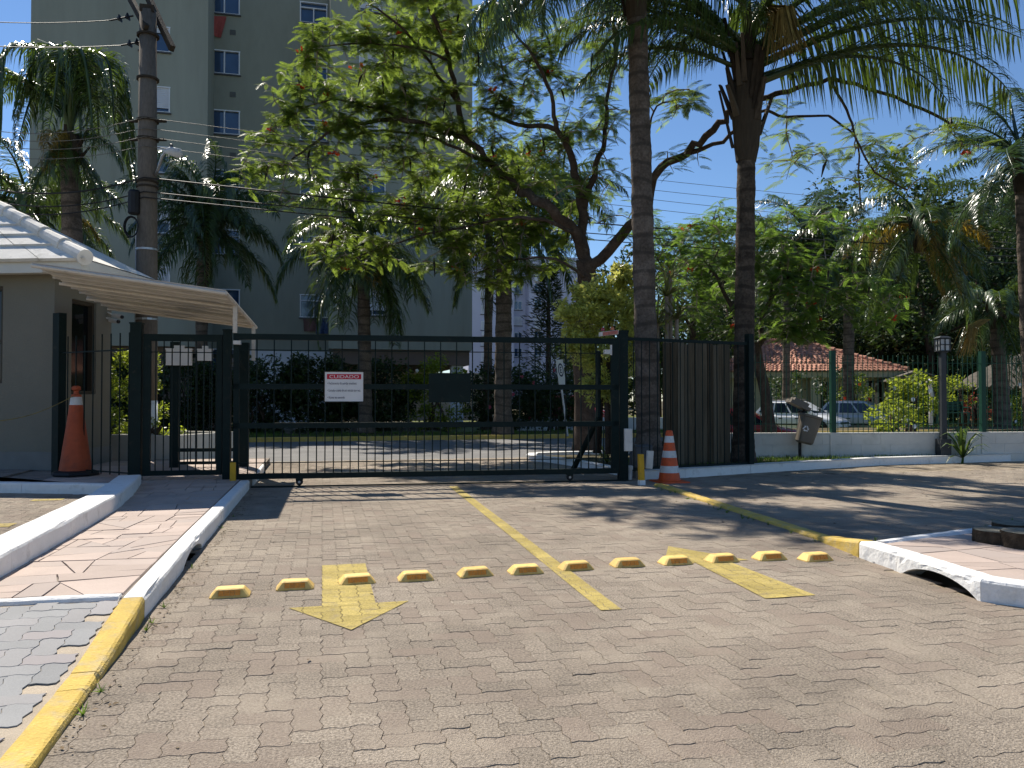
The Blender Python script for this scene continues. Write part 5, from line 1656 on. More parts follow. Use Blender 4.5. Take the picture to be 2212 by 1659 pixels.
M_CARGLASS = pm('car_glass', (0.008, 0.014, 0.024), 0.05, 0.2, 1, spec=0.9)
q = dp(1727, 938, 35.0)
car('white hatchback with roof rails parked behind the fence', (q.x, q.y, -0.31), -1.0, M_CARW, 4.0, 1.66, 1.50, rails=True)
q = dp(1868, 938, 35.0)
car('silver car parked beside the white hatchback', (q.x, q.y, -0.31), -0.85, M_CARS, 4.2, 1.7, 1.5, hood=1.15)
q = dp(1612, 940, 24.5)
car('dark red car nosing out beside the fence post', (q.x, q.y, -0.42), -0.55, M_CARR, 4.1, 1.68, 1.42, hood=1.2)
q = dp(1232, 925, 44)
car('bright red car parked far behind the tree trunk', (q.x, q.y, -0.2), -0.5, M_CARR, 4.3, 1.75, 1.65)

# litter bin on its pole, swung open
bn = gr(1728, 990, 0.1)
bo = thing('litter_bin', 'brown plastic litter bin tilted on a thin pole with open lid', 'bin', bn)
BD = proj(bn)[2] - 0.15
obj('pole', MB().tube([bn, Vector((bn.x, bn.y, 1.05))], 0.032, 8), M_BLACK, bo)
b0_, b1_ = dp(1736, 958, BD), dp(1752, 897, BD)
ax_ = (b1_ - b0_).normalized()
ln = (b1_ - b0_).length
sd = ax_.cross(FWD).normalized()
fv = sd.cross(ax_).normalized()
mb_ = MB()
def ring_(t, w_, d_, n=20):
    return [b0_ + ax_ * (ln * t) + sd * (math.copysign(abs(math.cos(a)) ** 0.6, math.cos(a)) * w_) + fv * (math.copysign(abs(math.sin(a)) ** 0.6, math.sin(a)) * d_) for a in [2 * math.pi * k / n for k in range(n)]]
rs = [ring_(0, 0.13, 0.10), ring_(0.06, 0.165, 0.13), ring_(0.9, 0.205, 0.165), ring_(0.93, 0.22, 0.18), ring_(1.0, 0.22, 0.18), ring_(1.0, 0.195, 0.155), ring_(0.12, 0.15, 0.12)]
vs_ = [v for r_ in rs for v in r_]
fs_ = [tuple(range(19, -1, -1)), tuple(range(120, 140))] + [(i * 20 + k, i * 20 + (k + 1) % 20, i * 20 + 20 + (k + 1) % 20, i * 20 + 20 + k) for i in range(6) for k in range(20)]
obj('bucket', MB().add(vs_, fs_), M_BIN, bo, smooth=False)
l0, l1 = dp(1706, 866, BD), dp(1742, 884, BD)
ld = (l1 - l0).normalized(); lu = ld.cross(FWD).normalized()
mb_ = MB().obox((l0 + l1) / 2, ld * 0.21, lu * 0.035, FWD * 0.17)
mb_.obox((l0 + l1) / 2 + lu * 0.06, ld * 0.15, lu * 0.04, FWD * 0.13)
obj('lid', mb_, M_BIN, bo)
obj('hinge', MB().tube([Vector((bn.x, bn.y, 1.0)), l1], 0.02, 6), M_BLACK, bo)
# three chasing arrows on the side
mk = lerp(b0_, b1_, 0.5) + sd * 0.09 - fv * 0.16
if (mk - EYE).length > (lerp(b0_, b1_, 0.5) + sd * 0.09 + fv * 0.16 - EYE).length:
    mk = lerp(b0_, b1_, 0.5) + sd * 0.09 + fv * 0.16
of_ = (EYE - mk).normalized() * 0.02
em = MB()
for k in range(3):
    a0_, a1_ = math.pi / 2 + k * 2 * math.pi / 3, math.pi / 2 + (k + 1) * 2 * math.pi / 3
    p0_, p1_ = mk + of_ + (sd * math.cos(a0_) + ax_ * math.sin(a0_)) * 0.075, mk + of_ + (sd * math.cos(a1_) + ax_ * math.sin(a1_)) * 0.075
    d_ = (p1_ - p0_).normalized(); n_ = d_.cross(of_).normalized() * 0.011
    A_, B_ = lerp(p0_, p1_, 0.15), lerp(p0_, p1_, 0.62)
    em.slab([A_ - n_, B_ - n_, B_ + n_, A_ + n_], of_, 0.003)
    em.slab([B_ - n_ * 2.2, lerp(p0_, p1_, 0.85), B_ + n_ * 2.2], of_, 0.003)
obj('emblem', em, M_SIGN, bo)

# lantern post
lp = gr(2038, 988, 0.1)
lo = thing('lamp_post', 'square lantern post standing before the white block wall', 'lamp post', lp)
LD = proj(lp)[2]
zz = lambda y: 1.3 + (860 - y) / FOC * LD
hw_ = 0.045
fR = RIGHT; fB = Vector((math.sin(YAW), math.cos(YAW), 0))
def lbox(hw_, z0, z1, dx=0, dy=0, hd=None):
    return MB().obox(Vector((lp.x, lp.y, (z0 + z1) / 2)) + fR * dx + fB * dy, fR * hw_, fB * (hd or hw_), Vector((0, 0, (z1 - z0) / 2)))
M_LPOST = pm('lamp_post_paint', (0.035, 0.04, 0.045), 0.5, 0.1, 5)
obj('base', lbox(0.105, 0.08, zz(948)), M_LPOST, lo)
obj('shaft', lbox(0.052, zz(948), zz(762)), M_LPOST, lo)
obj('lantern_glass', lbox(0.095, zz(757), zz(733)), M_LAMPW, lo)
cg = MB()
for dx in (-0.1, 0, 0.1):
    for dy in (-0.1, 0, 0.1):
        if dx == 0 and dy == 0:
            continue
        b_ = lbox(0.011, zz(759), zz(731), dx, dy); cg.add(b_.v, b_.f)
for y in (758, 745, 732):
    for sgn_ in (-1, 1):
        b_ = lbox(0.112, zz(y) - 0.010, zz(y) + 0.010, 0, sgn_ * 0.101, 0.010); cg.add(b_.v, b_.f)
        b_ = lbox(0.010, zz(y) - 0.009, zz(y) + 0.009, sgn_ * 0.101, 0, 0.09); cg.add(b_.v, b_.f)
obj('lantern_cage', cg, M_LPOST, lo)
obj('lantern_roof', MB().hexa([Vector((lp.x, lp.y, zz(730))) + fR * a * 0.125 + fB * b * 0.125 for a, b in ((-1, -1), (1, -1), (1, 1), (-1, 1))] + [Vector((lp.x, lp.y, zz(726))) + fR * a * 0.07 + fB * b * 0.07 for a, b in ((-1, -1), (1, -1), (1, 1), (-1, 1))]), M_LPOST, lo)
obj('collar', lbox(0.075, zz(762), zz(760) + 0.003), M_LPOST, lo)

# white pole, bench, sign post
wp = dp(2011, 918, 30)
wo = thing('garden_post', 'pale bent garden light post behind the fence', 'post', wp)
obj('shaft', MB().tube([wp, dp(2013, 860, 30), dp(2010, 830, 30), dp(2005, 822, 30)], [0.09, 0.085, 0.08, 0.09], 8), M_PVC, wo)
obj('head', MB().tube([dp(2005, 824, 30), dp(2012, 828, 29.8)], [0.11, 0.12], 8), M_PVC, wo)
bq = dp(2052, 915, 30)
be = thing('park_bench', 'green slatted park bench on the lawn', 'bench', (bq.x, bq.y, bq.z))
bu = Vector((0.97, -0.24, 0)); bf = Vector((0.24, 0.97, 0)); B_ = lambda a, b, c: Vector(bq) + bu * a + bf * b + Vector((0, 0, c))
for k in range(4):
    obj('seat_slat', MB().obox(B_(0, -0.2 + 0.12 * k, 0.42), bu * 0.65, bf * 0.05, (0, 0, 0.016)), M_GREEN2, be)
for k in range(3):
    obj('back_slat', MB().obox(B_(0, 0.26 + 0.03 * k, 0.55 + 0.12 * k), bu * 0.65, bf * 0.016, (0, 0, 0.05)), M_GREEN2, be)
for s_ in (-0.6, 0.6):
    obj('leg', MB().obox(B_(s_, -0.2, 0.2), bu * 0.03, bf * 0.03, (0, 0, 0.2)), M_GREEN2, be)
    obj('leg', MB().obox(B_(s_, 0.22, 0.43), bu * 0.03, bf * 0.03, (0, 0, 0.43)), M_GREEN2, be)
    obj('armrest', MB().obox(B_(s_, 0.0, 0.62), bu * 0.03, bf * 0.25, (0, 0, 0.02)), M_GREEN2, be)
ns = dp(1226, 935, 24.8); ns.z = 0.1
no = thing('parking_sign', 'leaning no parking sign beyond the gate', 'sign', ns)
ntop = dp(1206, 783, 24.8)
obj('pole', MB().tube([ns, lerp(ns, ntop, 1.0)], 0.035, 8), M_STEEL, no)
t_ = (ntop - ns).normalized(); s2 = (RIGHT * 0.45 + FWD * 0.89).normalized(); s2 = (s2 - t_ * s2.dot(t_)).normalized(); nn_ = s2.cross(t_).normalized()
if nn_.dot(EYE - ntop) < 0:
    nn_ = -nn_
sc_ = dp(1207, 806, 24.8)
sc_ = ns + t_ * (sc_ - ns).dot(t_)
obj('plate', MB().obox(sc_ + nn_ * 0.045, s2 * 0.27, t_ * 0.42, nn_ * 0.006), M_SIGN, no)
rg = MB()
for k in range(20):
    a0_, a1_ = 2 * math.pi * k / 20, 2 * math.pi * (k + 1) / 20
    f_ = lambda a_, r_: sc_ + nn_ * 0.0525 + t_ * (0.09 + math.sin(a_) * r_) + s2 * math.cos(a_) * r_
    rg.slab([f_(a0_, 0.16), f_(a1_, 0.16), f_(a1_, 0.215), f_(a0_, 0.215)], nn_, 0.002)
obj('ring', rg, M_INK, no)
ep = MB()
sgx = 1 if s2.dot(RIGHT) > 0 else -1
for (a, b, c, d) in ((-0.07, -0.03, -0.1, 0.1), (-0.03, 0.07, 0.065, 0.1), (-0.03, 0.05, -0.017, 0.017), (-0.03, 0.07, -0.1, -0.065)):
    q = lambda u_, v_: sc_ + nn_ * 0.0525 + s2 * u_ * sgx + t_ * (0.09 + v_)
    ep.slab([q(a, c), q(b, c), q(b, d), q(a, d)], nn_, 0.002)
obj('letter', ep, M_INK, no)
# low pale wall far behind the tree
wq = PL((8.5, 34.5), (22, 32.0))
mb_ = MB(); wq.box(mb_, 0, 9, -0.2, 0.42, -0.2, 0)
tag(obj('low_wall', mb_, M_LILACWALL), 'low pale wall seen past the tree trunk behind the gate', 'wall')

# =================================================================== palms
def frond_mesh(name, a0, bend, seed, m, nl=92, hang=0.78, lmax=0.25, plum=0.6, power=1.25, turn=None, wid=0.0058):
    """a feather frond of unit length in the local xz plane, leaving the origin at elevation a0 and bending down"""
    rn = random.Random(seed)
    V, Q, rv = [], [], []
    N = 16
    pts, tang = [], []
    p = Vector((0, 0, 0))
    for i in range(N + 1):
        s_ = i / N
        sm = s_ ** power
        if turn:
            q_ = min(1, max(0, (s_ - turn[0]) / (turn[1] - turn[0])))
            sm = q_ * q_ * (3 - 2 * q_)
        a = a0 - bend * sm
        t = Vector((math.cos(a), 0.10 * math.sin(s_ * 3 + seed), math.sin(a))).normalized()
        pts.append(p.copy()); tang.append(t)
        p = p + t / N
    for i in range(N):                      # rib, three sided
        r0, r1 = 0.014 * (1 - i / N) + 0.0015, 0.014 * (1 - (i + 1) / N) + 0.0015
        b = len(V)
        for (c, t, r_) in ((pts[i], tang[i], r0), (pts[i + 1], tang[i + 1], r1)):
            u = Vector((0, 1, 0)); w_ = t.cross(u)
            V.extend([c + u * r_ * 1.3, c + w_ * r_, c - u * r_ * 1.3, c - w_ * r_])
        for k in range(4):
            Q.append((b + k, b + (k + 1) % 4, b + 4 + (k + 1) % 4, b + 4 + k)); rv.append(0.1)
    for side in (-1, 1):
        for k in range(nl):
            s_ = 0.13 + 0.865 * (k + rn.random() * 0.6) / nl
            f = s_ * N
            i = min(int(f), N - 1)
            c = pts[i].lerp(pts[i + 1], f - i)
            t = tang[i]
            prof = min(1.0, 0.45 + 1.6 * (s_ - 0.1)) * (1.0 if s_ < 0.6 else max(0.25, 1 - (s_ - 0.6) * 1.6))
            ln_ = lmax * prof * rn.uniform(0.8, 1.15)
            d1 = (Vector((0, side * 0.85, 0)) + t * rn.uniform(0.35, 0.75) + Vector((0, 0, rn.uniform(-plum, plum)))).normalized()
            d2 = (d1 * (1 - hang) + Vector((0, 0, -1)) * hang + t * 0.12).normalized()
            d15 = (d1 + d2).normalized()
            w0 = wid * rn.uniform(0.8, 1.2)
            wv = d1.cross(Vector((rn.uniform(-.5, .5), rn.uniform(-.3, .3), 1))).normalized() * w0
            wv2 = (d2.cross(t)).normalized() * w0 if d2.cross(t).length > 0.1 else wv
            a_, b_, c_ = c, c + d1 * ln_ * 0.35, c + d1 * ln_ * 0.35 + d15 * ln_ * 0.3
            e_ = c_ + d2 * ln_ * 0.45
            b0 = len(V)
            V.extend([a_ - wv * 0.5, a_ + wv * 0.5, b_ - wv, b_ + wv, c_ - (wv + wv2) * 0.5, c_ + (wv + wv2) * 0.5, e_ - wv2 * 0.12, e_ + wv2 * 0.12])
            r_ = rn.random()
            for j in range(3):
                Q.append((b0 + 2 * j, b0 + 2 * j + 1, b0 + 2 * j + 3, b0 + 2 * j + 2)); rv.append(r_)
    me = npmesh(name, np.array([tuple(v) for v in V]), np.array(Q), np.array(rv))
    me.materials.append(m)
    return me
D = math.radians
FR = {}
for i, (a0, bd) in enumerate(((78, 70), (58, 85), (40, 95), (22, 95), (2, 85), (-25, 60), (-50, 38))):
    for v in (0, 1):
        FR[(i, v)] = frond_mesh('frond', D(a0 + v * 6), D(bd + v * 10), i * 7 + v, M_PALM, hang=0.70 + 0.1 * v)
FRB = [frond_mesh('frond', D(a), D(b), 90 + k, M_PALM_B, hang=0.45, plum=0.5) for k, (a, b) in enumerate(((75, 60), (50, 75), (28, 85), (5, 80), (-25, 60)))]
FRY = [frond_mesh('frond', D(a), D(b), 60 + k, M_PALM_Y, hang=0.8) for k, (a, b) in enumerate(((20, 95), (-10, 75), (-50, 38)))]
FRLONG = [frond_mesh('frond', D(a), D(b), 120 + k, M_PALM, nl=88, hang=0.94, lmax=0.21, plum=0.15, power=1.6, wid=0.0036) for k, (a, b) in enumerate(((40, 62), (28, 66), (50, 90), (10, 75)))]
FRX = [frond_mesh('frond', D(a), D(b), 170 + k, M_PALM, nl=90, hang=0.95, lmax=0.29, plum=0.12, power=pw, wid=0.0034) for k, (a, b, pw) in enumerate(((22, 84, 2.2), (27, 60, 1.8), (16, 75, 1.6)))]
FRARCH = [frond_mesh('frond', D(a), D(b), 150 + k, M_PALM, nl=100, hang=0.9, lmax=0.17, plum=0.3, turn=tn, wid=0.0042) for k, (a, b, tn) in enumerate(((86, 172, (0.25, 0.72)), (80, 166, (0.2, 0.68)), (70, 158, (0.15, 0.65)), (38, 122, (0.2, 0.75))))]

def frond_at(parent, me, c, az, ln, roll=0.0, tilt=0.0, wide=1.0):
    o = bpy.data.objects.new('frond', me)
    COL.objects.link(o)
    o.parent = parent
    o.matrix_parent_inverse = parent.matrix_basis.inverted()
    o.matrix_basis = Matrix.Translation(c) @ Matrix.Rotation(az, 4, 'Z') @ Matrix.Rotation(-tilt, 4, 'Y') @ Matrix.Rotation(roll, 4, 'X') @ Matrix.Diagonal((ln, ln * wide, ln, 1))
    return o
def palm_trunk(parent, base, top, r0, r1, flare=1.35, bend=0.0, m=M_PALM_BARK):
    base, top = Vector(base), Vector(top)
    n = max(10, int((top - base).length / 0.06))
    side = (top - base).cross(Vector((0, 1, 0.1))).normalized()
    path, rad = [], []
    for i in range(n + 1):
        t = i / n
        path.append(lerp(base, top, t) + side * bend * math.sin(math.pi * t))
        r_ = r0 + (r1 - r0) * t
        if t < 0.12:
            r_ *= 1 + (flare - 1) * (1 - t / 0.12) ** 1.6
        rad.append(r_ * (1.012 if i % 2 else 0.985) * (1 + 0.03 * math.sin(i * 0.37 + base.x) + 0.02 * math.sin(i * 0.91)))
    obj('trunk', MB().tube(path, rad, 14, jit=0.012), m, parent, smooth=True)
def sheaths(parent, c, r_, h, n=12, seed=0):
    rn = random.Random(seed)
    mb_ = MB()
    mb_.tube([c - Vector((0, 0, h)), c - Vector((0, 0, h * 0.5)), c], [r_ * 0.95, r_ * 1.25, r_ * 0.7], 12, jit=0.06)
    for k in range(n):
        a = k * 2.4 + rn.random()
        z0 = c.z - h * rn.uniform(0.25, 1.0)
        d = Vector((math.cos(a), math.sin(a), 0))
        p = Vector((c.x, c.y, z0)) + d * r_ * 1.0
        q = p + d * r_ * rn.uniform(0.5, 1.3) + Vector((0, 0, h * rn.uniform(0.3, 0.6)))
        t = Vector((-d.y, d.x, 0))
        w_ = r_ * rn.uniform(0.25, 0.42)
        mb_.hexa([p - t * w_ - d * .04, p + t * w_ - d * .04, p + t * w_ + d * .03, p - t * w_ + d * .03, q - t * w_ * .4 - d * .02, q + t * w_ * .4 - d * .02, q + t * w_ * .4 + d * .02, q - t * w_ * .4 + d * .02])
    obj('leaf_bases', mb_, M_SHEATH, parent)
def palm(label, base, top, r_, ln, nf=22, seed=1, fam='std', yellow=0, droop=0, group='palm trees', trunk=True, bend=0.0, sheath=True, skip=None, bark=None):
    rn = random.Random(seed)
    base, top = Vector(base), Vector(top)
    o = thing('palm_tree', label, 'palm tree', base, group)
    if trunk:
        palm_trunk(o, base, top - Vector((0, 0, 0.3)), r_, r_ * 0.8, bend=bend, m=bark or M_PALM_BARK)
    if sheath:
        sheaths(o, top, r_ * 0.85, min(1.1, ln * 0.4), seed=seed)
    for k in range(nf):
        az = k * 2.39996 + rn.uniform(-0.25, 0.25)
        if skip and skip(az % (2 * math.pi)):
            continue
        f = (k + 0.5) / nf
        if fam == 'blue':
            me = FRB[min(4, int(f * 5))]
        else:
            me = FR[(min(6, max(0, int(f * 6.2 + droop))), rn.randrange(2))]
        frond_at(o, me, top + Vector((0, 0, -0.25 * f)), az, ln * rn.uniform(0.95, 1.25) * (0.8 if f < 0.15 else 1), rn.uniform(-0.25, 0.25), rn.uniform(-0.1, 0.1))
    for k in range(yellow):
        frond_at(o, FRY[k % 3], top - Vector((0, 0, 0.3)), rn.uniform(0, 6.28), ln * rn.uniform(0.7, 0.95), rn.uniform(-0.3, 0.3))
    return o
def ground_pt(x, d, z=0.0):
    p = dp(x, 860, d)
    return Vector((p.x, p.y, z))
def flower_bunch(parent, p, d, ln, n, seed):
    rn = random.Random(seed)
    mb_ = MB()
    for k in range(n):
        a = Vector((rn.gauss(0, .25), rn.gauss(0, .25), 0))
        q = p + d * ln * rn.uniform(0.0, 0.25)
        path = [q, q + (d + a * 0.6 + Vector((0, 0, -0.6))) * ln * 0.35, q + (d * 0.9 + a + Vector((0, 0, -1.6))) * ln * rn.uniform(0.45, 0.6)]
        mb_.tube(path, [0.014, 0.012, 0.007], 3, cap=False)
    obj('flower_cluster', mb_, M_FLOWER_Y, parent)

# tall palms right of the gate
t5 = dp(1374, -95, 13.4)
p5 = palm('tall ringed palm trunk behind the gate post, crown above the picture', ground_pt(1402, 13.4), t5, 0.205, 3.4, 0, 5, sheath=True)
rn = random.Random(3)
for (az, k, l_, y_) in ((166, 0, 3.6, -70), (178, 2, 3.6, -60), (150, 0, 3.3, -80), (196, 0, 3.5, -60), (214, 2, 3.3, -60), (-8, 0, 3.2, -70)):
    frond_at(p5, FRX[k], dp(1374, y_, 13.4), D(az), l_, rn.uniform(-0.1, 0.1), D(-26))
for (az, k, l_) in ((200, 0, 3.7), (215, 2, 3.6), (185, 3, 3.4), (170, 1, 3.7), (235, 0, 3.6), (255, 3, 3.3), (300, 0, 3.5), (330, 1, 3.4), (280, 1, 3.6), (150, 2, 3.5), (120, 1, 3.6), (20, 2, 3.6), (60, 1, 3.6), (90, 0, 3.6), (345, 3, 3.3), (140, 3, 3.3)):
    frond_at(p5, FRARCH[3] if (k == 3 or az in (200, 170, 235)) else FRLONG[k], t5 + Vector((0, 0, 0.2 * rn.random())), D(az), l_, rn.uniform(-0.2, 0.2), D(-4))
t6 = dp(1616, 95, 14.4)
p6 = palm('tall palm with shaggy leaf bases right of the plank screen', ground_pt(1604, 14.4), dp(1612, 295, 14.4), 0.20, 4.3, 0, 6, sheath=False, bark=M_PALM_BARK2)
mb_ = MB()
cpath = [dp(1611, 350, 14.4), dp(1612, 320, 14.4), dp(1612, 250, 14.4), dp(1614, 150, 14.4), dp(1616, 70, 14.4)]
obj('crown_shaft', MB().tube(cpath, [0.18, 0.22, 0.27, 0.23, 0.13], 14, jit=0.06), M_SHEATH, p6)
for k in range(26):
    a = k * 2.4
    d_ = Vector((math.cos(a), math.sin(a), 0)); t_ = Vector((-d_.y, d_.x, 0))
    p = lerp(cpath[1], cpath[4], rn.uniform(0, 0.85)); w_ = rn.uniform(0.05, 0.09)
    p = p + d_ * 0.24
    q = p + d_ * rn.uniform(0.1, 0.3) + Vector((0, 0, rn.uniform(0.5, 1.1)))
    mb_.hexa([p - t_ * w_ - d_ * .03, p + t_ * w_ - d_ * .03, p + t_ * w_ + d_ * .03, p - t_ * w_ + d_ * .03, q - t_ * w_ * .5 - d_ * .02, q + t_ * w_ * .5 - d_ * .02, q + t_ * w_ * .5 + d_ * .02, q - t_ * w_ * .5 + d_ * .02])
obj('leaf_bases', mb_, M_SHEATH, p6)
for (az, k, l_, y_) in ((-15, 0, 5.4, 185), (-22, 1, 6.0, 130), (-13, 1, 5.4, 150), (-6, 0, 4.6, 175), (-32, 1, 5.6, 110), (168, 0, 3.6, 120), (178, 2, 3.4, 150), (196, 0, 3.8, 110), (155, 1, 3.6, 90)):
    frond_at(p6, FRX[k], dp(1618 if -90 < az < 90 else 1600, y_, 14.4), D(az), l_, rn.uniform(-0.08, 0.08))
for (az, k, l_, z_) in ( (-48, 2, 4.4, 0.2), (12, 2, 5.0, 0.3), (165, 0, 4.2, -0.1), (150, 2, 4.0, -0.2), (205, 3, 3.9, -0.3), (230, 2, 4.0, 0), (265, 1, 4.0, 0.1), (300, 3, 3.9, -0.2), (320, 1, 4.4, 0.1), (60, 2, 4.2, 0), (95, 1, 4.2, 0), (125, 0, 4.2, 0)):
    frond_at(p6, FRLONG[k], t6 + Vector((0, 0, z_)), D(az), l_, rn.uniform(-0.12, 0.12), D(4))
flower_bunch(p6, dp(1638, 25, 14.1), (RIGHT * 0.25 - FWD * 0.5).normalized(), 1.15, 120, 4)

p1 = palm('drooping palm crown behind the guardhouse roof', ground_pt(172, 18.6), dp(150, 290, 18.6), 0.25, 1.9, 9, 21, droop=4, yellow=2)
rn = random.Random(15)
for k in range(12):
    frond_at(p1, FRARCH[k % 3], dp(150, 285, 18.6), k * 2.4 + 0.3, rn.uniform(3.4, 5.0), rn.uniform(-0.3, 0.3), rn.uniform(-0.15, 0.1))
for (az, l_) in ((160, 3.6), (178, 3.2), (140, 3.4)):
    frond_at(p1, FRLONG[2], dp(130, 250, 18.6), D(az), l_, 0.1)
palm('lower palm behind the guardhouse at the left edge', ground_pt(62, 21), dp(62, 440, 21), 0.22, 2.7, 26, 22, droop=1, yellow=1)
palm('palm behind the pedestrian gate left of the apartment recess', ground_pt(432, 29.2, 0.1), dp(440, 470, 29.2), 0.24, 3.3, 32, 23)
palm('palm behind the sliding gate beside the warning sign', ground_pt(790, 26.5, 0.1), dp(784, 505, 26.5), 0.24, 3.2, 30, 24, droop=1, yellow=2)
palm('thick palm trunk rising behind the middle of the gate', ground_pt(1086, 25.6, 0.1), dp(1090, 420, 25.6), 0.29, 3.2, 28, 25, droop=1)
palm('slender palm just left of the thick palm behind the gate', ground_pt(1052, 29.5, 0.1), dp(1058, 430, 29.5), 0.17, 2.9, 15, 26, droop=1)
palm('palm with bluish crown behind the clay roofed house', ground_pt(1697, 36, -0.2), dp(1745, 505, 40), 0.2, 3.4, 18, 27, fam='blue', trunk=False)
palm('slender palm trunk before the clay roofed house', ground_pt(1697, 38.5, -0.3), dp(1700, 550, 38.5), 0.19, 3.0, 15, 28)
palm('dark palm trunk right of the green fence post', ground_pt(1832, 38, -0.3), dp(1834, 545, 38), 0.28, 3.6, 18, 29, droop=1)
p9 = palm('palm with yellowing fronds over the garden lamp', ground_pt(1985, 35, -0.2), dp(1985, 470, 25), 0.2, 3.0, 16, 30, droop=1, yellow=7, trunk=False)
palm('leaning palm at the right edge above the lawn', ground_pt(2230, 21, -0.2), dp(2205, 330, 21), 0.2, 2.7, 18, 31, fam='blue')
p10 = palm('stout palm on the lawn left of the thatched kiosk', ground_pt(2168, 33, -0.2), dp(2150, 655, 33), 0.32, 3.0, 17, 32, droop=1)
flower_bunch(p10, dp(2140, 690, 31.5), (-RIGHT * 0.2).normalized(), 1.6, 60, 9)
palm('palm crown filling the gap between the two tall trunks', ground_pt(1290, 30, 0.0), dp(1215, 400, 31), 0.2, 3.0, 16, 33, droop=1, trunk=False)

# =================================================================== flamboyant trees (feathery leaves)
def leaf_template(seed, pairs=15, simple=False):
    rn = random.Random(seed)
    V, Q = [], []
    def z_at(x): return 0.06 * math.sin(x * 2.2) - 0.22 * x * x
    for i in range(4):      # rachis
        x0, x1 = i / 4, (i + 1) / 4
        b = len(V)
        V += [(x0, -0.008, z_at(x0)), (x0, 0.008, z_at(x0)), (x1, 0.007, z_at(x1)), (x1, -0.007, z_at(x1))]
        Q.append((b, b + 1, b + 2, b + 3))
    for k in range(pairs):
        x = 0.14 + 0.82 * k / (pairs - 1)
        ln_ = 0.225 * (0.55 + 0.45 * math.sin(math.pi * min(1, (x + 0.12)))) * rn.uniform(0.9, 1.1)
        if x > 0.85:
            ln_ *= 0.8
        for side in (-1, 1):
            ang = D(62 - 25 * x)
            dx, dy = math.cos(ang), side * math.sin(ang)
            dz = -0.28 + rn.uniform(-0.12, 0.12)
            w_ = 0.018
            p = (x, 0, z_at(x))
            mid = (x + dx * ln_ * 0.5, dy * ln_ * 0.5, z_at(x) + dz * ln_ * 0.3)
            tip = (x + dx * ln_ * 1.0, dy * ln_, z_at(x) + dz * ln_)
            nx, ny = -dy * w_, dx * w_
            b = len(V)
            V += [(p[0] - nx * .4, p[1] - ny * .4, p[2]), (p[0] + nx * .4, p[1] + ny * .4, p[2]), (mid[0] + nx, mid[1] + ny, mid[2]), (mid[0] - nx, mid[1] - ny, mid[2]), (tip[0] + nx * .3, tip[1] + ny * .3, tip[2]), (tip[0] - nx * .3, tip[1] - ny * .3, tip[2])]
            Q += [(b, b + 1, b + 2, b + 3), (b + 3, b + 2, b + 4, b + 5)]
    return np.array(V), np.array(Q)
LT = [leaf_template(s) for s in (1, 2)]
LEAFM = []
for k, (V_, Q_) in enumerate(LT):
    me = npmesh('leaf', V_, Q_, np.zeros(len(Q_)))
    me.materials.append(M_LEAF)
    LEAFM.append(me)
def limb_path(pts):
    """pixel path with depth -> smooth 3d path"""
    P = [dp(x, y, d) for (x, y, d) in pts]
    out = []
    n = len(P)
    for i in range(n - 1):
        p0, p1, p2, p3 = P[max(i - 1, 0)], P[i], P[i + 1], P[min(i + 2, n - 1)]
        for j in range(4):
            t = j / 4
            out.append(0.5 * ((2 * p1) + (p2 - p0) * t + (2 * p0 - 5 * p1 + 4 * p2 - p3) * t * t + (3 * p1 - p0 - 3 * p2 + p3) * t ** 3))
    out.append(P[-1])
    return out
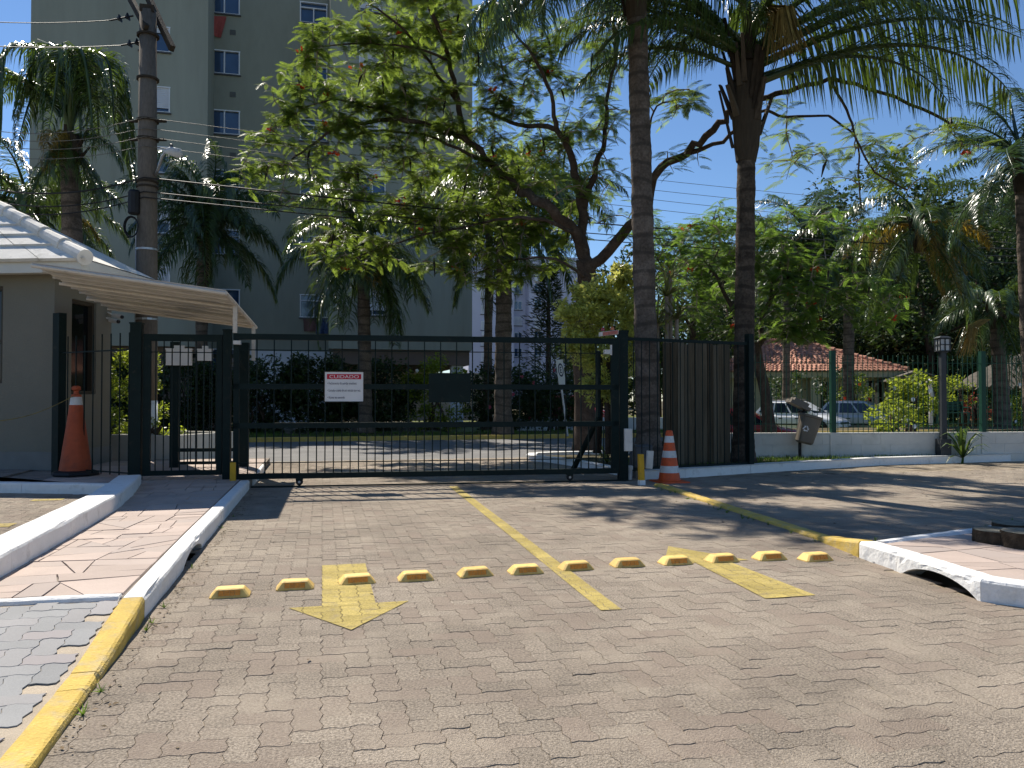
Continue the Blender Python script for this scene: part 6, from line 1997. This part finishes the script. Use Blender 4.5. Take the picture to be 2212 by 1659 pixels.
def flamboyant(label, limbs, regions, seed, leaf_len=0.42, m=M_LEAF, parts=0, group='flamboyant trees', pods=0, flowers=0, twig_r=0.014, base=None):
    rn = random.Random(seed)
    o = thing('flamboyant_tree', label, 'tree', base or dp(*limbs[0][0][0][:2], limbs[0][0][0][2]), group)
    skel = []
    for i, (pts, r0, r1) in enumerate(limbs):
        path = limb_path(pts)
        n = len(path)
        rad = [r0 + (r1 - r0) * (k / (n - 1)) ** 0.58 for k in range(n)]
        if i:
            path = [p + Vector((rn.gauss(0, 1), rn.gauss(0, 1), rn.gauss(0, 1))) * min(0.035, 0.5 * rad[k]) if 0 < k < n - 1 else p for k, p in enumerate(path)]
        if i == 0:
            rad = [q * (1 + 0.5 * max(0, 1 - k / 5) ** 2) for k, q in enumerate(rad)]
        obj('trunk' if i == 0 else 'limb', MB().tube(path, rad, 10 if r0 > 0.1 else 7, jit=0.05), M_BARK, o, smooth=True)
        skel += [(p, rad[k]) for k, p in enumerate(path) if i > 0 or k > n * 0.6]
    tw = MB()
    leaves = []
    fl = MB()
    pd = MB()
    SK = np.array([tuple(p) for p, _ in skel])
    tips = []
    for (cx, cy, rx, ry, d0, d1, n) in regions:
        for _ in range(n if parts else int(n * 1.7)):
            a, rr = rn.uniform(0, 2 * math.pi), math.sqrt(rn.random())
            tips.append(dp(cx + rx * rr * math.cos(a), cy + ry * rr * math.sin(a), rn.uniform(d0, d1)))
    for tip in tips:
        dd = np.linalg.norm(SK - np.array(tuple(tip)), axis=1)
        src = skel[int(np.argmin(dd + 0.25 * np.random.RandomState(int(abs(tip.x * 1000)) % 9999).rand(len(dd))))][0]
        v = tip - src
        if v.length < 0.05:
            continue
        L_ = v.length
        sidev = v.cross(Vector((rn.uniform(-1, 1), rn.uniform(-1, 1), 0.4))).normalized()
        mid1 = src + v * 0.35 + Vector((0, 0, 0.10 * L_)) + sidev * rn.uniform(-0.1, 0.1) * L_
        mid2 = src + v * 0.7 + Vector((0, 0, 0.07 * L_)) + sidev * rn.uniform(-0.12, 0.12) * L_
        rr = min(0.034, twig_r * (0.7 + 0.35 * L_))
        tw.tube([src, mid1, mid2, tip], [rr * 1.5, rr, rr * 0.75, rr * 0.35], 4, cap=False)
        SKn = [(mid1, rr), (mid2, rr)]
        skel += SKn
        SK = np.vstack([SK, [tuple(mid1), tuple(mid2)]])
        az0 = math.atan2(v.y, v.x)
        nlv = rn.randint(6, 10)
        for k in range(nlv):
            t = rn.uniform(0.5, 1.0) if k else 1.0
            p = lerp(mid1, mid2, max(-0.4, (t - 0.45) / 0.3)) if t < 0.72 else lerp(mid2, tip, (t - 0.72) / 0.28)
            az = az0 + rn.choice((-1, 1)) * rn.uniform(0.3, 2.6)
            pit = rn.uniform(-0.55, 0.35)
            leaves.append((euler_m(p, az, pit, rn.uniform(-0.35, 0.35), leaf_len * rn.uniform(0.65, 1.2)), p))
        if rn.random() < pods:
            q = lerp(mid2, tip, rn.random())
            ln_ = rn.uniform(0.28, 0.45); bx, by = rn.uniform(-.06, .06), rn.uniform(-.06, .06)
            pd.tube([q, q + Vector((bx, by, -ln_ * .35)), q + Vector((bx * 2, by * 2, -ln_))], [0.012, 0.030, 0.008], 6)
        if rn.random() < flowers:
            for _ in range(7):
                q = tip + Vector((rn.gauss(0, .06), rn.gauss(0, .06), rn.uniform(0, .1)))
                u_, w_ = Vector((rn.gauss(0, 1), rn.gauss(0, 1), rn.gauss(0, 1))).normalized() * 0.05, Vector((rn.gauss(0, 1), rn.gauss(0, 1), rn.gauss(0, 1))).normalized() * 0.05
                fl.face([q - u_, q + w_, q + u_, q - w_])
    obj('twigs', tw, M_TWIG, o, kind='stuff')
    leaves.sort(key=lambda q: (q[1] - EYE).length)
    if parts:
        for (mt_, p) in leaves[:parts]:
            lo_ = bpy.data.objects.new('leaf', LEAFM[rn.randrange(2)])
            COL.objects.link(lo_)
            lo_.parent = o
            lo_.matrix_parent_inverse = o.matrix_basis.inverted()
            lo_.matrix_basis = Matrix(mt_)
    rest = leaves[parts:]
    scatter('foliage', LT[seed % 2][0], LT[seed % 2][1], [q[0] for q in rest], m, o, 'stuff')
    if pd.v:
        obj('seed_pods', pd, M_POD, o, kind='stuff')
    if fl.v:
        obj('flowers', fl, M_FLOWER, o, kind='stuff')
    return o
main = [
    ([(1265, 978, 18.9), (1262, 860, 18.9), (1258, 720, 18.8), (1268, 620, 18.7), (1264, 560, 18.6)], 0.235, 0.19),
    ([(1262, 580, 18.6), (1245, 500, 18.4), (1180, 442, 18.0), (1110, 395, 17.4), (1065, 350, 16.9), (1008, 302, 16.4), (960, 283, 16.0), (880, 258, 15.4), (800, 262, 15.0), (735, 272, 14.7), (680, 310, 14.5), (630, 345, 14.3)], 0.15, 0.018),
    ([(1008, 302, 16.4), (988, 215, 16.2), (970, 130, 16.0), (945, 50, 15.8), (905, -40, 15.6)], 0.075, 0.035),
    ([(990, 225, 16.2), (930, 140, 16.4), (870, 60, 16.2), (800, 10, 16.0)], 0.05, 0.016),
    ([(880, 258, 15.4), (800, 230, 15.0), (720, 215, 14.7), (650, 235, 14.4)], 0.035, 0.012),
    ([(1130, 410, 17.5), (1040, 345, 16.4), (940, 300, 15.5), (830, 282, 14.7), (740, 300, 14.0)], 0.06, 0.015),
    ([(970, 130, 16.0), (900, 105, 15.2), (800, 95, 14.6), (690, 100, 14.2)], 0.035, 0.012),
    ([(1262, 560, 18.6), (1258, 440, 18.5), (1230, 330, 18.3), (1202, 283, 18.2), (1120, 268, 17.8), (1050, 240, 17.4)], 0.13, 0.03),
    ([(1202, 283, 18.2), (1190, 200, 18.0), (1150, 120, 17.6), (1100, 60, 17.2)], 0.06, 0.02),
    ([(1260, 450, 18.5), (1285, 355, 18.6), (1308, 300, 18.7), (1312, 220, 18.6), (1330, 120, 18.4)], 0.10, 0.03),
    ([(1270, 590, 18.6), (1330, 520, 18.2), (1390, 455, 17.8), (1420, 372, 17.4), (1480, 328, 17.0), (1545, 280, 16.6), (1590, 235, 16.4), (1660, 208, 16.2), (1720, 190, 16.0), (1790, 172, 15.9), (1870, 190, 15.8), (1990, 235, 15.7), (2070, 275, 15.6)], 0.15, 0.02),
    ([(1490, 330, 17.0), (1560, 305, 16.8), (1640, 240, 16.6), (1700, 252, 16.5), (1790, 250, 16.4)], 0.06, 0.02),
    ([(1790, 172, 15.9), (1830, 240, 15.6), (1850, 300, 15.5), (1890, 370, 15.4), (1960, 410, 15.3)], 0.035, 0.012),
    ([(1790, 250, 16.4), (1850, 300, 16.3), (1855, 380, 16.2), (1860, 450, 16.1)], 0.028, 0.012),
    ([(1240, 500, 18.4), (1150, 470, 16.5), (1050, 480, 15.4), (950, 500, 14.8), (840, 530, 14.4), (760, 560, 14.2)], 0.045, 0.012),
    ([(1265, 600, 18.6), (1200, 560, 17.4), (1120, 560, 16.6), (1030, 590, 16.0)], 0.04, 0.012),
    ([(1390, 455, 17.8), (1400, 300, 16.0), (1420, 230, 15.0), (1470, 215, 14.6)], 0.03, 0.012),
]
regs = [
    (680, 320, 120, 95, 14.0, 15.2, 26), (640, 200, 90, 60, 14, 15, 12), (760, 110, 130, 80, 14.2, 16.2, 26), (850, 250, 140, 90, 14.5, 16.5, 40),
    (960, 170, 150, 130, 15.2, 17.0, 46), (980, 40, 160, 50, 15.4, 17, 26), (900, 400, 180, 80, 14.4, 16.5, 40), (1090, 330, 110, 110, 16.5, 18.3, 30),
    (1100, 130, 120, 110, 16.5, 18.2, 30), (1230, 180, 110, 140, 17.4, 18.9, 36), (1330, 90, 70, 90, 17.8, 18.8, 12), (760, 540, 85, 50, 13.9, 14.8, 12),
    (900, 520, 110, 60, 14.2, 15.6, 18), (1050, 560, 120, 70, 15.2, 17, 26), (1180, 520, 80, 80, 16.4, 18.2, 16), (1250, 340, 70, 80, 17.6, 18.8, 16),
    (1450, 220, 70, 40, 14.4, 15.6, 9), (1480, 350, 60, 40, 16.6, 17.4, 4), (1700, 300, 90, 100, 15.9, 16.7, 10), (1850, 350, 90, 90, 15.2, 16.4, 13), (1960, 330, 90, 80, 15.0, 15.9, 8), (2090, 300, 60, 60, 15.2, 15.9, 6),
    (580, 330, 60, 50, 13.9, 14.4, 5), (550, 400, 40, 40, 13.9, 14.4, 3),
]
def deeper(q, x=0):
    return 18.0 + (18.9 - q) * 0.18 if x < 900 else 19.5 + (q - 17.5) * 0.3
main = [([(x, y, (deeper(d, x) - (1.4 if y < 120 else 0) if x < 1140 else d)) for (x, y, d) in p], a * (1.12 if p[-1][0] < 1250 and i else 1), b * 1.2) for i, (p, a, b) in enumerate(main)]
regs = [(x, y, a, b, *[q - (1.2 if y < 120 else 0) for q in sorted((deeper(d0, x), deeper(d1, x)))], int(n * 2.5)) if x < 1250 else (x, y, a, b, d0, d1, int(n * 1.3)) for (x, y, a, b, d0, d1, n) in regs]
main += [
    ([(905, -40, 16.6), (860, -110, 16.0), (800, -180, 15.4), (760, -230, 15.0)], 0.06, 0.02),
    ([(1100, 60, 16.6), (1090, -40, 16.2), (1070, -140, 15.6), (1060, -230, 15.0)], 0.05, 0.02),
    ([(1330, 120, 18.4), (1320, 0, 17.6), (1280, -110, 16.8), (1260, -220, 16.0)], 0.06, 0.02),
    ([(1280, -110, 16.8), (1360, -190, 15.8), (1430, -260, 15.0)], 0.04, 0.015)]
regs += [(820, -50, 120, 70, 15.4, 17.2, 36), (930, -60, 100, 70, 15.4, 17.0, 32), (1010, 440, 170, 120, 19, 20.6, 70), (1150, 420, 110, 130, 19, 20.6, 50), (700, 440, 110, 70, 17.6, 18.6, 26), (1320, 420, 60, 120, 18, 19.2, 14), (1320, 260, 60, 70, 17.5, 18.8, 10), (840, -130, 150, 90, 14.2, 16.2, 24), (1060, -150, 150, 100, 14.2, 16.4, 46), (1270, -130, 120, 100, 15, 17, 44), (1430, -230, 140, 90, 14, 15.8, 44), (1150, -290, 250, 60, 13.6, 15.2, 50)]
flamboyant('large flamboyant tree with feathery leaves spreading over the gate', main, regs, 2, 0.40, M_LEAF, parts=300, pods=0.035, flowers=0.018, base=gr(1265, 978))
flamboyant('flamboyant tree with forked leaning trunk before the tile roofed house', [
    ([(1662, 950, 22), (1655, 860, 22), (1640, 790, 22), (1632, 740, 22)], 0.16, 0.14),
    ([(1640, 800, 22), (1600, 700, 22), (1560, 620, 22), (1520, 560, 22)], 0.13, 0.03),
    ([(1635, 750, 22), (1660, 660, 22), (1700, 600, 21.5), (1770, 620, 21), (1850, 650, 20.6)], 0.10, 0.02),
    ([(1660, 660, 22), (1690, 560, 22), (1740, 500, 22)], 0.06, 0.02),
], [(1530, 560, 90, 90, 21, 23, 34), (1480, 640, 60, 60, 21, 23, 14), (1680, 580, 90, 80, 20.8, 22.6, 34), (1780, 620, 120, 70, 20.2, 21.8, 34), (1880, 660, 80, 60, 20.2, 21, 14), (1660, 700, 100, 40, 20.6, 22, 26), (1740, 720, 70, 30, 20.6, 21.6, 8), (1760, 490, 120, 60, 21, 23, 16), (1600, 480, 90, 60, 21, 23, 14)],
    5, 0.46, M_LEAF_D, pods=0.02, flowers=0.03, base=ground_pt(1662, 22, -0.2))
flamboyant('smaller flamboyant tree seen between the two tall palm trunks', [
    ([(1500, 945, 26), (1500, 800, 26), (1495, 700, 26)], 0.16, 0.1),
    ([(1495, 720, 26), (1450, 620, 26), (1420, 560, 26)], 0.07, 0.02),
    ([(1497, 700, 26), (1530, 600, 26), (1560, 520, 26)], 0.07, 0.02),
], [(1460, 560, 80, 80, 25, 27.5, 34), (1540, 600, 60, 90, 25, 27.5, 30), (1420, 500, 60, 50, 25, 27, 12), (1500, 690, 60, 50, 25, 27, 14)], 6, 0.46, M_LEAF_D, flowers=0.04, base=ground_pt(1500, 26, -0.2))

# =================================================================== shrubs, hedges, background trees
KITE_V = np.array([(0, 0, 0), (0.45, 0.24, 0.04), (1, 0, -0.10), (0.45, -0.24, 0.04)])
KITE_Q = np.array([(0, 1, 2, 3)])
def blob_leaves(rn, c, rad, n, size, clumps=None, flat=0.0, shell=0.55, cf=0.9):
    """leaf matrices spread through an uneven ellipsoid made of clumps"""
    ms = []
    cl = []
    nc = clumps or max(6, n // 45)
    for _ in range(nc):
        d = Vector((rn.gauss(0, 1), rn.gauss(0, 1), rn.gauss(0, 1))).normalized()
        r_ = rn.random() ** (1 / 3 * shell) if shell else rn.random() ** (1 / 3)
        cl.append(Vector((d.x * rad[0] * r_, d.y * rad[1] * r_, d.z * rad[2] * r_)))
    cr = cf * (rad[0] * rad[1] * rad[2]) ** (1 / 3) / nc ** (1 / 3)
    for k in range(n):
        q = cl[k % nc]
        d = Vector((rn.gauss(0, 1), rn.gauss(0, 1), rn.gauss(0, .8))).normalized() * cr * rn.random() ** 0.4
        p = Vector(c) + q + d
        if p.z < c[2] - rad[2]:
            p.z = c[2] - rad[2] + rn.random() * 0.1
        out = (q + d)
        az = math.atan2(out.y, out.x) + rn.gauss(0, 0.9)
        ms.append(euler_m(p, az, rn.gauss(0.1, 0.6), rn.gauss(0, 0.8), size * rn.uniform(0.6, 1.35)))
    return ms
def shrub(name, label, c, rad, n, size, m, cat='shrub', group=None, clumps=None, trunk_h=0.0, tr=0.05, seed=1, parts=((0, 0, 0, 1, 1),), flowers=0, fm=None, cf=0.9):
    """c: centre of the foliage; stems run from the ground under it"""
    rn = random.Random(seed)
    c = Vector(c)
    gz = c.z - rad[2] - trunk_h
    o = thing(name, label, cat, (c.x, c.y, gz), group)
    st = MB()
    nst = 1 if trunk_h > 1.0 else 5
    for k in range(nst):
        a = rn.uniform(0, 6.28)
        b = Vector((c.x, c.y, gz)) + (Vector((math.cos(a), math.sin(a), 0)) * rad[0] * 0.3 if nst > 1 else Vector((0, 0, 0)))
        st.tube([b, lerp(b, c, 0.5), c + Vector((rn.uniform(-.3, .3) * rad[0], rn.uniform(-.3, .3) * rad[1], rad[2] * 0.3))], [tr, tr * 0.8, tr * 0.3], 7)
        if nst == 1:
            for j in range(7):
                p = lerp(b, c, rn.uniform(0.6, 1.0)); d = Vector((rn.gauss(0, 1), rn.gauss(0, 1), rn.uniform(0.0, 1))).normalized()
                st.tube([p, p + d * rad[0] * 0.45, p + d * rad[0] * 0.8 + Vector((0, 0, 0.1 * rad[2]))], [tr * 0.5, tr * 0.3, tr * 0.1], 5)
    obj('trunk' if trunk_h > 1.0 else 'stem', st, M_BARK, o, smooth=True)
    scatter('crown' if trunk_h > 1.0 else 'foliage', KITE_V, KITE_Q, blob_leaves(rn, c, rad, n, size, clumps, cf=cf), m, o, 'stuff')
    if flowers:
        fl = MB()
        for _ in range(flowers):
            d = Vector((rn.gauss(0, 1), rn.gauss(0, 1) - 0.6, rn.gauss(0, 1))).normalized()
            p = c + Vector((d.x * rad[0], d.y * rad[1], d.z * rad[2]))
            for k in range(5):
                a = k * 1.256
                u_ = Vector((math.cos(a), 0.3, math.sin(a))) * size * 0.55; w_ = Vector((-math.sin(a), 0.2, math.cos(a))) * size * 0.3
                fl.face([p, p + u_ * 0.6 + w_, p + u_, p + u_ * 0.6 - w_])
        obj('flowers', fl, fm or M_FLOWER, o, kind='stuff')
    return o
M_PINK = pm('pink_flower', (0.55, 0.10, 0.16), 0.6, 0.2, 20, trans=0.3)
# clipped hedge of bushes between road and building
hx = [(-7.2, 'dark hedge bush at the left end behind the guardhouse', 1.25), (-4.6, 'dark hedge bush behind the pedestrian gate', 1.25), (-2.2, 'dark hedge bush behind the inner gate post', 1.25), (-0.1, 'dark hedge bush left of the warning sign', 1.3), (1.9, 'dark hedge bush behind the warning sign', 1.2)]
for i, (x, lb, hh) in enumerate(hx):
    shrub('hedge_bush', lb, (x, 28.6 + 0.2 * (i % 2), 0.1 + hh), (1.45, 0.85, hh), 9000, 0.15, M_HEDGE, group='hedge bushes beyond the road', seed=40 + i, clumps=60, cf=1.6)
shrub('hedge_bush', 'dark hedge bush behind the blank gate plate', (6.6, 29.0, 1.35), (1.5, 1.0, 1.3), 7000, 0.14, M_HEDGE, group='hedge bushes beyond the road', seed=50, cf=1.5, flowers=10, fm=M_PINK)
shrub('hedge_bush', 'dark hedge bush left of the leaning no parking sign', (8.7, 29.2, 1.2), (1.3, 1.0, 1.2), 6000, 0.14, M_HEDGE, group='hedge bushes beyond the road', seed=51, cf=1.5, flowers=8, fm=M_PINK)
shrub('flowering_bush', 'sunlit light green bush behind the gate', (4.05, 28.5, 1.45), (1.25, 0.9, 1.3), 4200, 0.13, M_LIME, seed=52, clumps=40, flowers=14, fm=M_WFRAME)
shrub('flowering_bush', 'yellow green bush behind the railing by the guardhouse', (-4.15, 19.6, 1.25), (0.75, 0.6, 1.15), 3000, 0.10, M_LIME, seed=53, clumps=26)
shrub('planter_plants', 'low green plants growing in the white planter', (*PP.pt((pa + pb2) / 2 - 0.25, 0.62, -0.6)[:2], 0.66), (0.6, 0.35, 0.17), 500, 0.08, M_LIME, seed=54, cat='plants')
# variegated bush climbing beside the gate post
vc = dp(1306, 690, 14.3)
vb = shrub('variegated_bush', 'tall pale variegated bush behind the gate post', (vc.x, vc.y, 2.35), (0.62, 0.55, 1.15), 5200, 0.10, M_VARI, seed=55, clumps=46, trunk_h=0.9)
rn = random.Random(77)
ms = blob_leaves(rn, dp(1258, 690, 14.2), (0.42, 0.4, 0.62), 2000, 0.10, 24) + blob_leaves(rn, dp(1340, 640, 14.2), (0.35, 0.35, 0.5), 1700, 0.10, 20) + blob_leaves(rn, dp(1296, 800, 14.3), (0.35, 0.35, 0.7), 1400, 0.10, 20)
scatter('foliage', KITE_V, KITE_Q, ms, M_VARI, vb, 'stuff')
# strap leaved plants
def strap(label, c, n, ln_, seed, m=M_STRAP, up=0.9, stem=None, cat='plant', group=None, name='strap_leaf_plant', wd=1.0):
    rn = random.Random(seed)
    c = Vector(c)
    b = stem if stem is not None else c
    o = thing(name, label, cat, b, group)
    if stem is not None:
        obj('stem', MB().tube([stem, c], [0.05, 0.035], 7), M_TWIG, o)
    for k in range(n):
        az, el = rn.uniform(0, 6.28), rn.gauss(up, 0.45)
        L_ = ln_ * rn.uniform(0.7, 1.15)
        d = Vector((math.cos(az) * math.cos(el), math.sin(az) * math.cos(el), math.sin(el)))
        s_ = Vector((-math.sin(az), math.cos(az), 0)) * 0.022 * wd
        p0 = c; p1 = c + d * L_ * 0.5; p2 = p1 + (d + Vector((0, 0, -0.45))).normalized() * L_ * 0.3; p3 = p2 + (d + Vector((0, 0, -1.1))).normalized() * L_ * 0.25
        mb_ = MB()
        mb_.add([p0 - s_ * .7, p0 + s_ * .7, p1 - s_, p1 + s_, p2 - s_ * .8, p2 + s_ * .8, p3 - s_ * .1, p3 + s_ * .1], [(0, 1, 3, 2), (2, 3, 5, 4), (4, 5, 7, 6)])
        obj('leaf', mb_, m, o)
    return o
for i, (x, y, d, n) in enumerate(((1440, 640, 14.6, 46), (1462, 690, 14.5, 40), (1420, 700, 14.7, 36), (1448, 600, 14.8, 30))):
    c = dp(x, y, d)
    strap(('upper left', 'right hand', 'lower left', 'topmost')[i] + ' spiky head of the dracaena behind the plank screen', c, n, 0.62, 200 + i, up=0.5, stem=Vector((c.x, c.y, 0)), group='dracaena heads', name='dracaena')
sp_ = gr(2080, 989, 0.1)
strap('long leaved lily clump before the white wall by the lamp post', sp_, 34, 0.72, 210, m=pm('lily_leaf', (0.07, 0.12, 0.03), 0.4, 0.25, 2, trans=0.35, tcol=(0.20, 0.30, 0.05), rand=0.35, spec=0.5), up=1.05, wd=1.2)
cb = dp(1312, 985, 15.2); cb.z = 0.05
strap('small yellowish strap leaved plant behind the gate end', cb, 26, 0.5, 211, up=0.8)
# shrubs in the garden
for i, (x, y, d, r_, n, m, lb, fl_) in enumerate((
        (1972, 868, 27, (0.95, 0.8, 0.95), 1700, M_LIME, 'leafy rose bush over the silver car bonnet', 12),
        (1935, 905, 24, (0.9, 0.7, 0.55), 600, M_LIME, 'thin low bush before the silver car', 0),
        (1690, 830, 40, (1.0, 0.9, 0.9), 700, M_HEDGE, 'shrub against the house wall left of the columns', 0),
        (1812, 838, 40, (1.2, 1.0, 1.0), 800, M_HEDGE, 'shrub against the house wall beside the dark window', 0),
        (2110, 880, 36, (0.6, 0.5, 0.55), 400, pm('red_foliage', (0.28, 0.05, 0.03), 0.5, 0.2, 3, trans=0.3, rand=0.3), 'red leaved shrub before the thatched kiosk', 0),
        (2080, 850, 37, (0.7, 0.6, 0.9), 500, M_LIME, 'light green shrub behind the park bench', 0),
        (2200, 880, 34, (0.9, 0.8, 1.0), 700, M_LIME, 'flowering shrub at the right edge of the lawn', 9),
        (1850, 850, 38, (0.8, 0.7, 0.8), 500, M_LIME, 'reddish flowered shrub under the house lanterns', 6))):
    c = dp(x, y, d)
    shrub('garden_shrub', lb, c, r_, n, 0.16, m, group='garden shrubs', seed=300 + i, flowers=fl_, fm=M_WFRAME if i != 7 else M_FLOWER, trunk_h=max(0.05, c.z - r_[2] + 0.2))

# conifer behind the gate
pc = ground_pt(1185, 40, -0.1)
po = thing('pine_tree', 'dark conifer between the lilac tower and the flamboyant trunk', 'tree', pc)
ph = dp(1190, 575, 40).z
obj('trunk', MB().tube([pc, Vector((pc.x, pc.y, ph * 0.95))], [0.22, 0.05], 8), M_BARK, po)
ms = []
rn = random.Random(5)
for k in range(4200):
    t = rn.random() ** 0.75
    z_ = 1.2 + (ph - 1.2) * t
    rmax = 2.0 * (1 - t) ** 0.7 + 0.25
    tier = 0.6 + 0.4 * abs(math.sin(z_ * 3.3 + math.sin(z_)))
    a = rn.uniform(0, 6.28)
    r_ = rmax * tier * rn.random() ** 0.5 * (0.75 + 0.25 * math.sin(a * 3 + z_))
    ms.append(euler_m((pc.x + math.cos(a) * r_, pc.y + math.sin(a) * r_, z_ - r_ * 0.15), a + rn.gauss(0, .5), rn.uniform(-0.3, 0.7), rn.uniform(-1, 1), rn.uniform(0.22, 0.4)))
scatter('crown', np.array([(0, 0, 0), (0.5, 0.10, 0.0), (1, 0, 0.05), (0.5, -0.10, 0)]), KITE_Q, ms, M_PINE, po, 'stuff')

# dark broadleaf trees behind the garden
bt = [(1590, 640, 60, 5.5, 6, 'dark tree behind the smaller flamboyant'), (1780, 640, 62, 6.0, 7, 'dark tree behind the house roof'), (1900, 560, 56, 5.5, 8, 'tall dark tree behind the yellowing palm'), (2010, 640, 52, 5.0, 6, 'dark tree behind the small pavilion'), (2100, 560, 58, 5.5, 8, 'tall dark tree behind the thatched kiosk'), (2215, 600, 50, 5.0, 7.5, 'dark tree at the right edge behind the kiosk'),
      (1990, 800, 56, 4.5, 4.0, 'low dark tree under the garden canopy'), (1860, 760, 60, 4.5, 4.5, 'low dark tree right of the house'), (2150, 760, 60, 5.0, 4.5, 'low dark tree behind the stout palm'), (1420, 690, 56, 5, 5.5, 'dark tree behind the dracaena'), (1330, 760, 50, 3.6, 4.0, 'dark tree behind the variegated bush')]
for i, (x, y, d, rx, rz, lb) in enumerate(bt):
    c = dp(x, y, d)
    shrub('broadleaf_tree', lb, c, (rx, rx * 0.8, rz), 7000, 0.36, M_FOREST, 'tree', 'dark trees behind the garden', clumps=70, trunk_h=max(1.1, c.z - rz + 0.2), tr=0.3, seed=400 + i)

# wooded hill
hb = MB()
nx, ny = 40, 16
hv = []
def hill_z(u, v):
    x = 1500 + 1100 * u
    crest = 470 - 130 * max(0, min(1, (x - 1780) / 260)) - 30 * max(0, (x - 2040) / 400)
    d = 92
    ztop = 1.3 + (860 - crest) / FOC * d - 2.6
    return -0.3 + ztop * math.sin(min(1, v) * math.pi / 2) * (0.92 + 0.08 * math.sin(u * 17) * math.sin(v * 5))
for j in range(ny + 1):
    for i in range(nx + 1):
        u, v = i / nx, j / ny
        p = dp(1500 + 1100 * u, 860, 66 + 40 * v)
        hv.append((p.x, p.y, hill_z(u, v)))
hb.add(hv, [(j * (nx + 1) + i, j * (nx + 1) + i + 1, (j + 1) * (nx + 1) + i + 1, (j + 1) * (nx + 1) + i) for j in range(ny) for i in range(nx)])
struct('hill', hb, M_EARTH, smooth=True)
ms = []
rn = random.Random(8)
for k in range(800):
    u, v = rn.random(), rn.random()
    p = dp(1500 + 1100 * u, 860, 66 + 40 * v)
    c = (p.x, p.y, hill_z(u, v) + rn.uniform(0.6, 2.2))
    r_ = rn.uniform(1.5, 2.8)
    ms += blob_leaves(rn, c, (r_, r_, r_ * 0.9), 110, 0.5, 7)
wd = scatter('hillside_wood', KITE_V, KITE_Q, ms, pm('hill_leaf', (0.055, 0.085, 0.028), 0.6, 0.35, 0.15, trans=0.2, tcol=(0.11, 0.16, 0.04), rand=0.4), None, 'stuff')
tag(wd, 'dense wood covering the hill behind the garden', 'wood', kind='stuff')

# =================================================================== litter and weeds
rn = random.Random(91)
ms = []
while len(ms) < 420:
    x, y = rn.uniform(-1, 12), rn.uniform(3, 13)
    if not in_drive(x, y) or rn.random() > (0.25 if x < 4 else 0.8) * (0.35 + 0.65 * min(1, max(0, (y - 4) / 7))):
        continue
    ms.append(euler_m((x, y, 0.006), rn.uniform(0, 6.28), rn.uniform(-0.1, 0.25), rn.uniform(-0.4, 0.4), rn.uniform(0.015, 0.045)))
for k in range(260):       # swept into the gutter along the left kerb
    y = rn.uniform(3.2, 11.5)
    ms.append(euler_m((-0.98 + abs(rn.gauss(0, 0.07)), y, 0.006), rn.uniform(0, 6.28), rn.uniform(-0.1, 0.3), rn.uniform(-0.5, 0.5), rn.uniform(0.012, 0.035)))
tag(scatter('fallen_leaves', KITE_V, KITE_Q, ms, pm('dry_leaf', (0.10, 0.065, 0.03), 0.8, 0.3, 9, rand=0.5, bcol=(0.20, 0.16, 0.09)), None, 'stuff'), 'tiny dry leaves scattered over the driveway', 'leaves', kind='stuff')
ms = []
for k in range(46):        # weeds in the joints by the kerbs
    t = rn.random()
    if t < 0.45:
        p = (rn.uniform(4.2, 4.9), rn.uniform(5.7, 10.8), 0.0); p = (4.80 - (10.95 - p[1]) * 0.087 - rn.uniform(0.02, 0.12), p[1], 0.0)
    elif t < 0.75:
        p = (rn.uniform(4.6, 9), 0, 0.0); p = (p[0], isl_line(p[0]) + rn.uniform(0.1, 0.5), 0.0)
    else:
        p = (-0.99 + rn.uniform(0, 0.05), rn.uniform(3.5, 10), 0.0)
    for j in range(9):
        ms.append(euler_m(p, rn.uniform(0, 6.28), rn.uniform(0.3, 1.3), rn.uniform(-1, 1), rn.uniform(0.02, 0.06)))
tag(scatter('weeds', BLADE_V, BLADE_Q, ms, M_GRASS, None, 'stuff'), 'small weeds growing in the joints along the kerbs', 'weeds', kind='stuff')
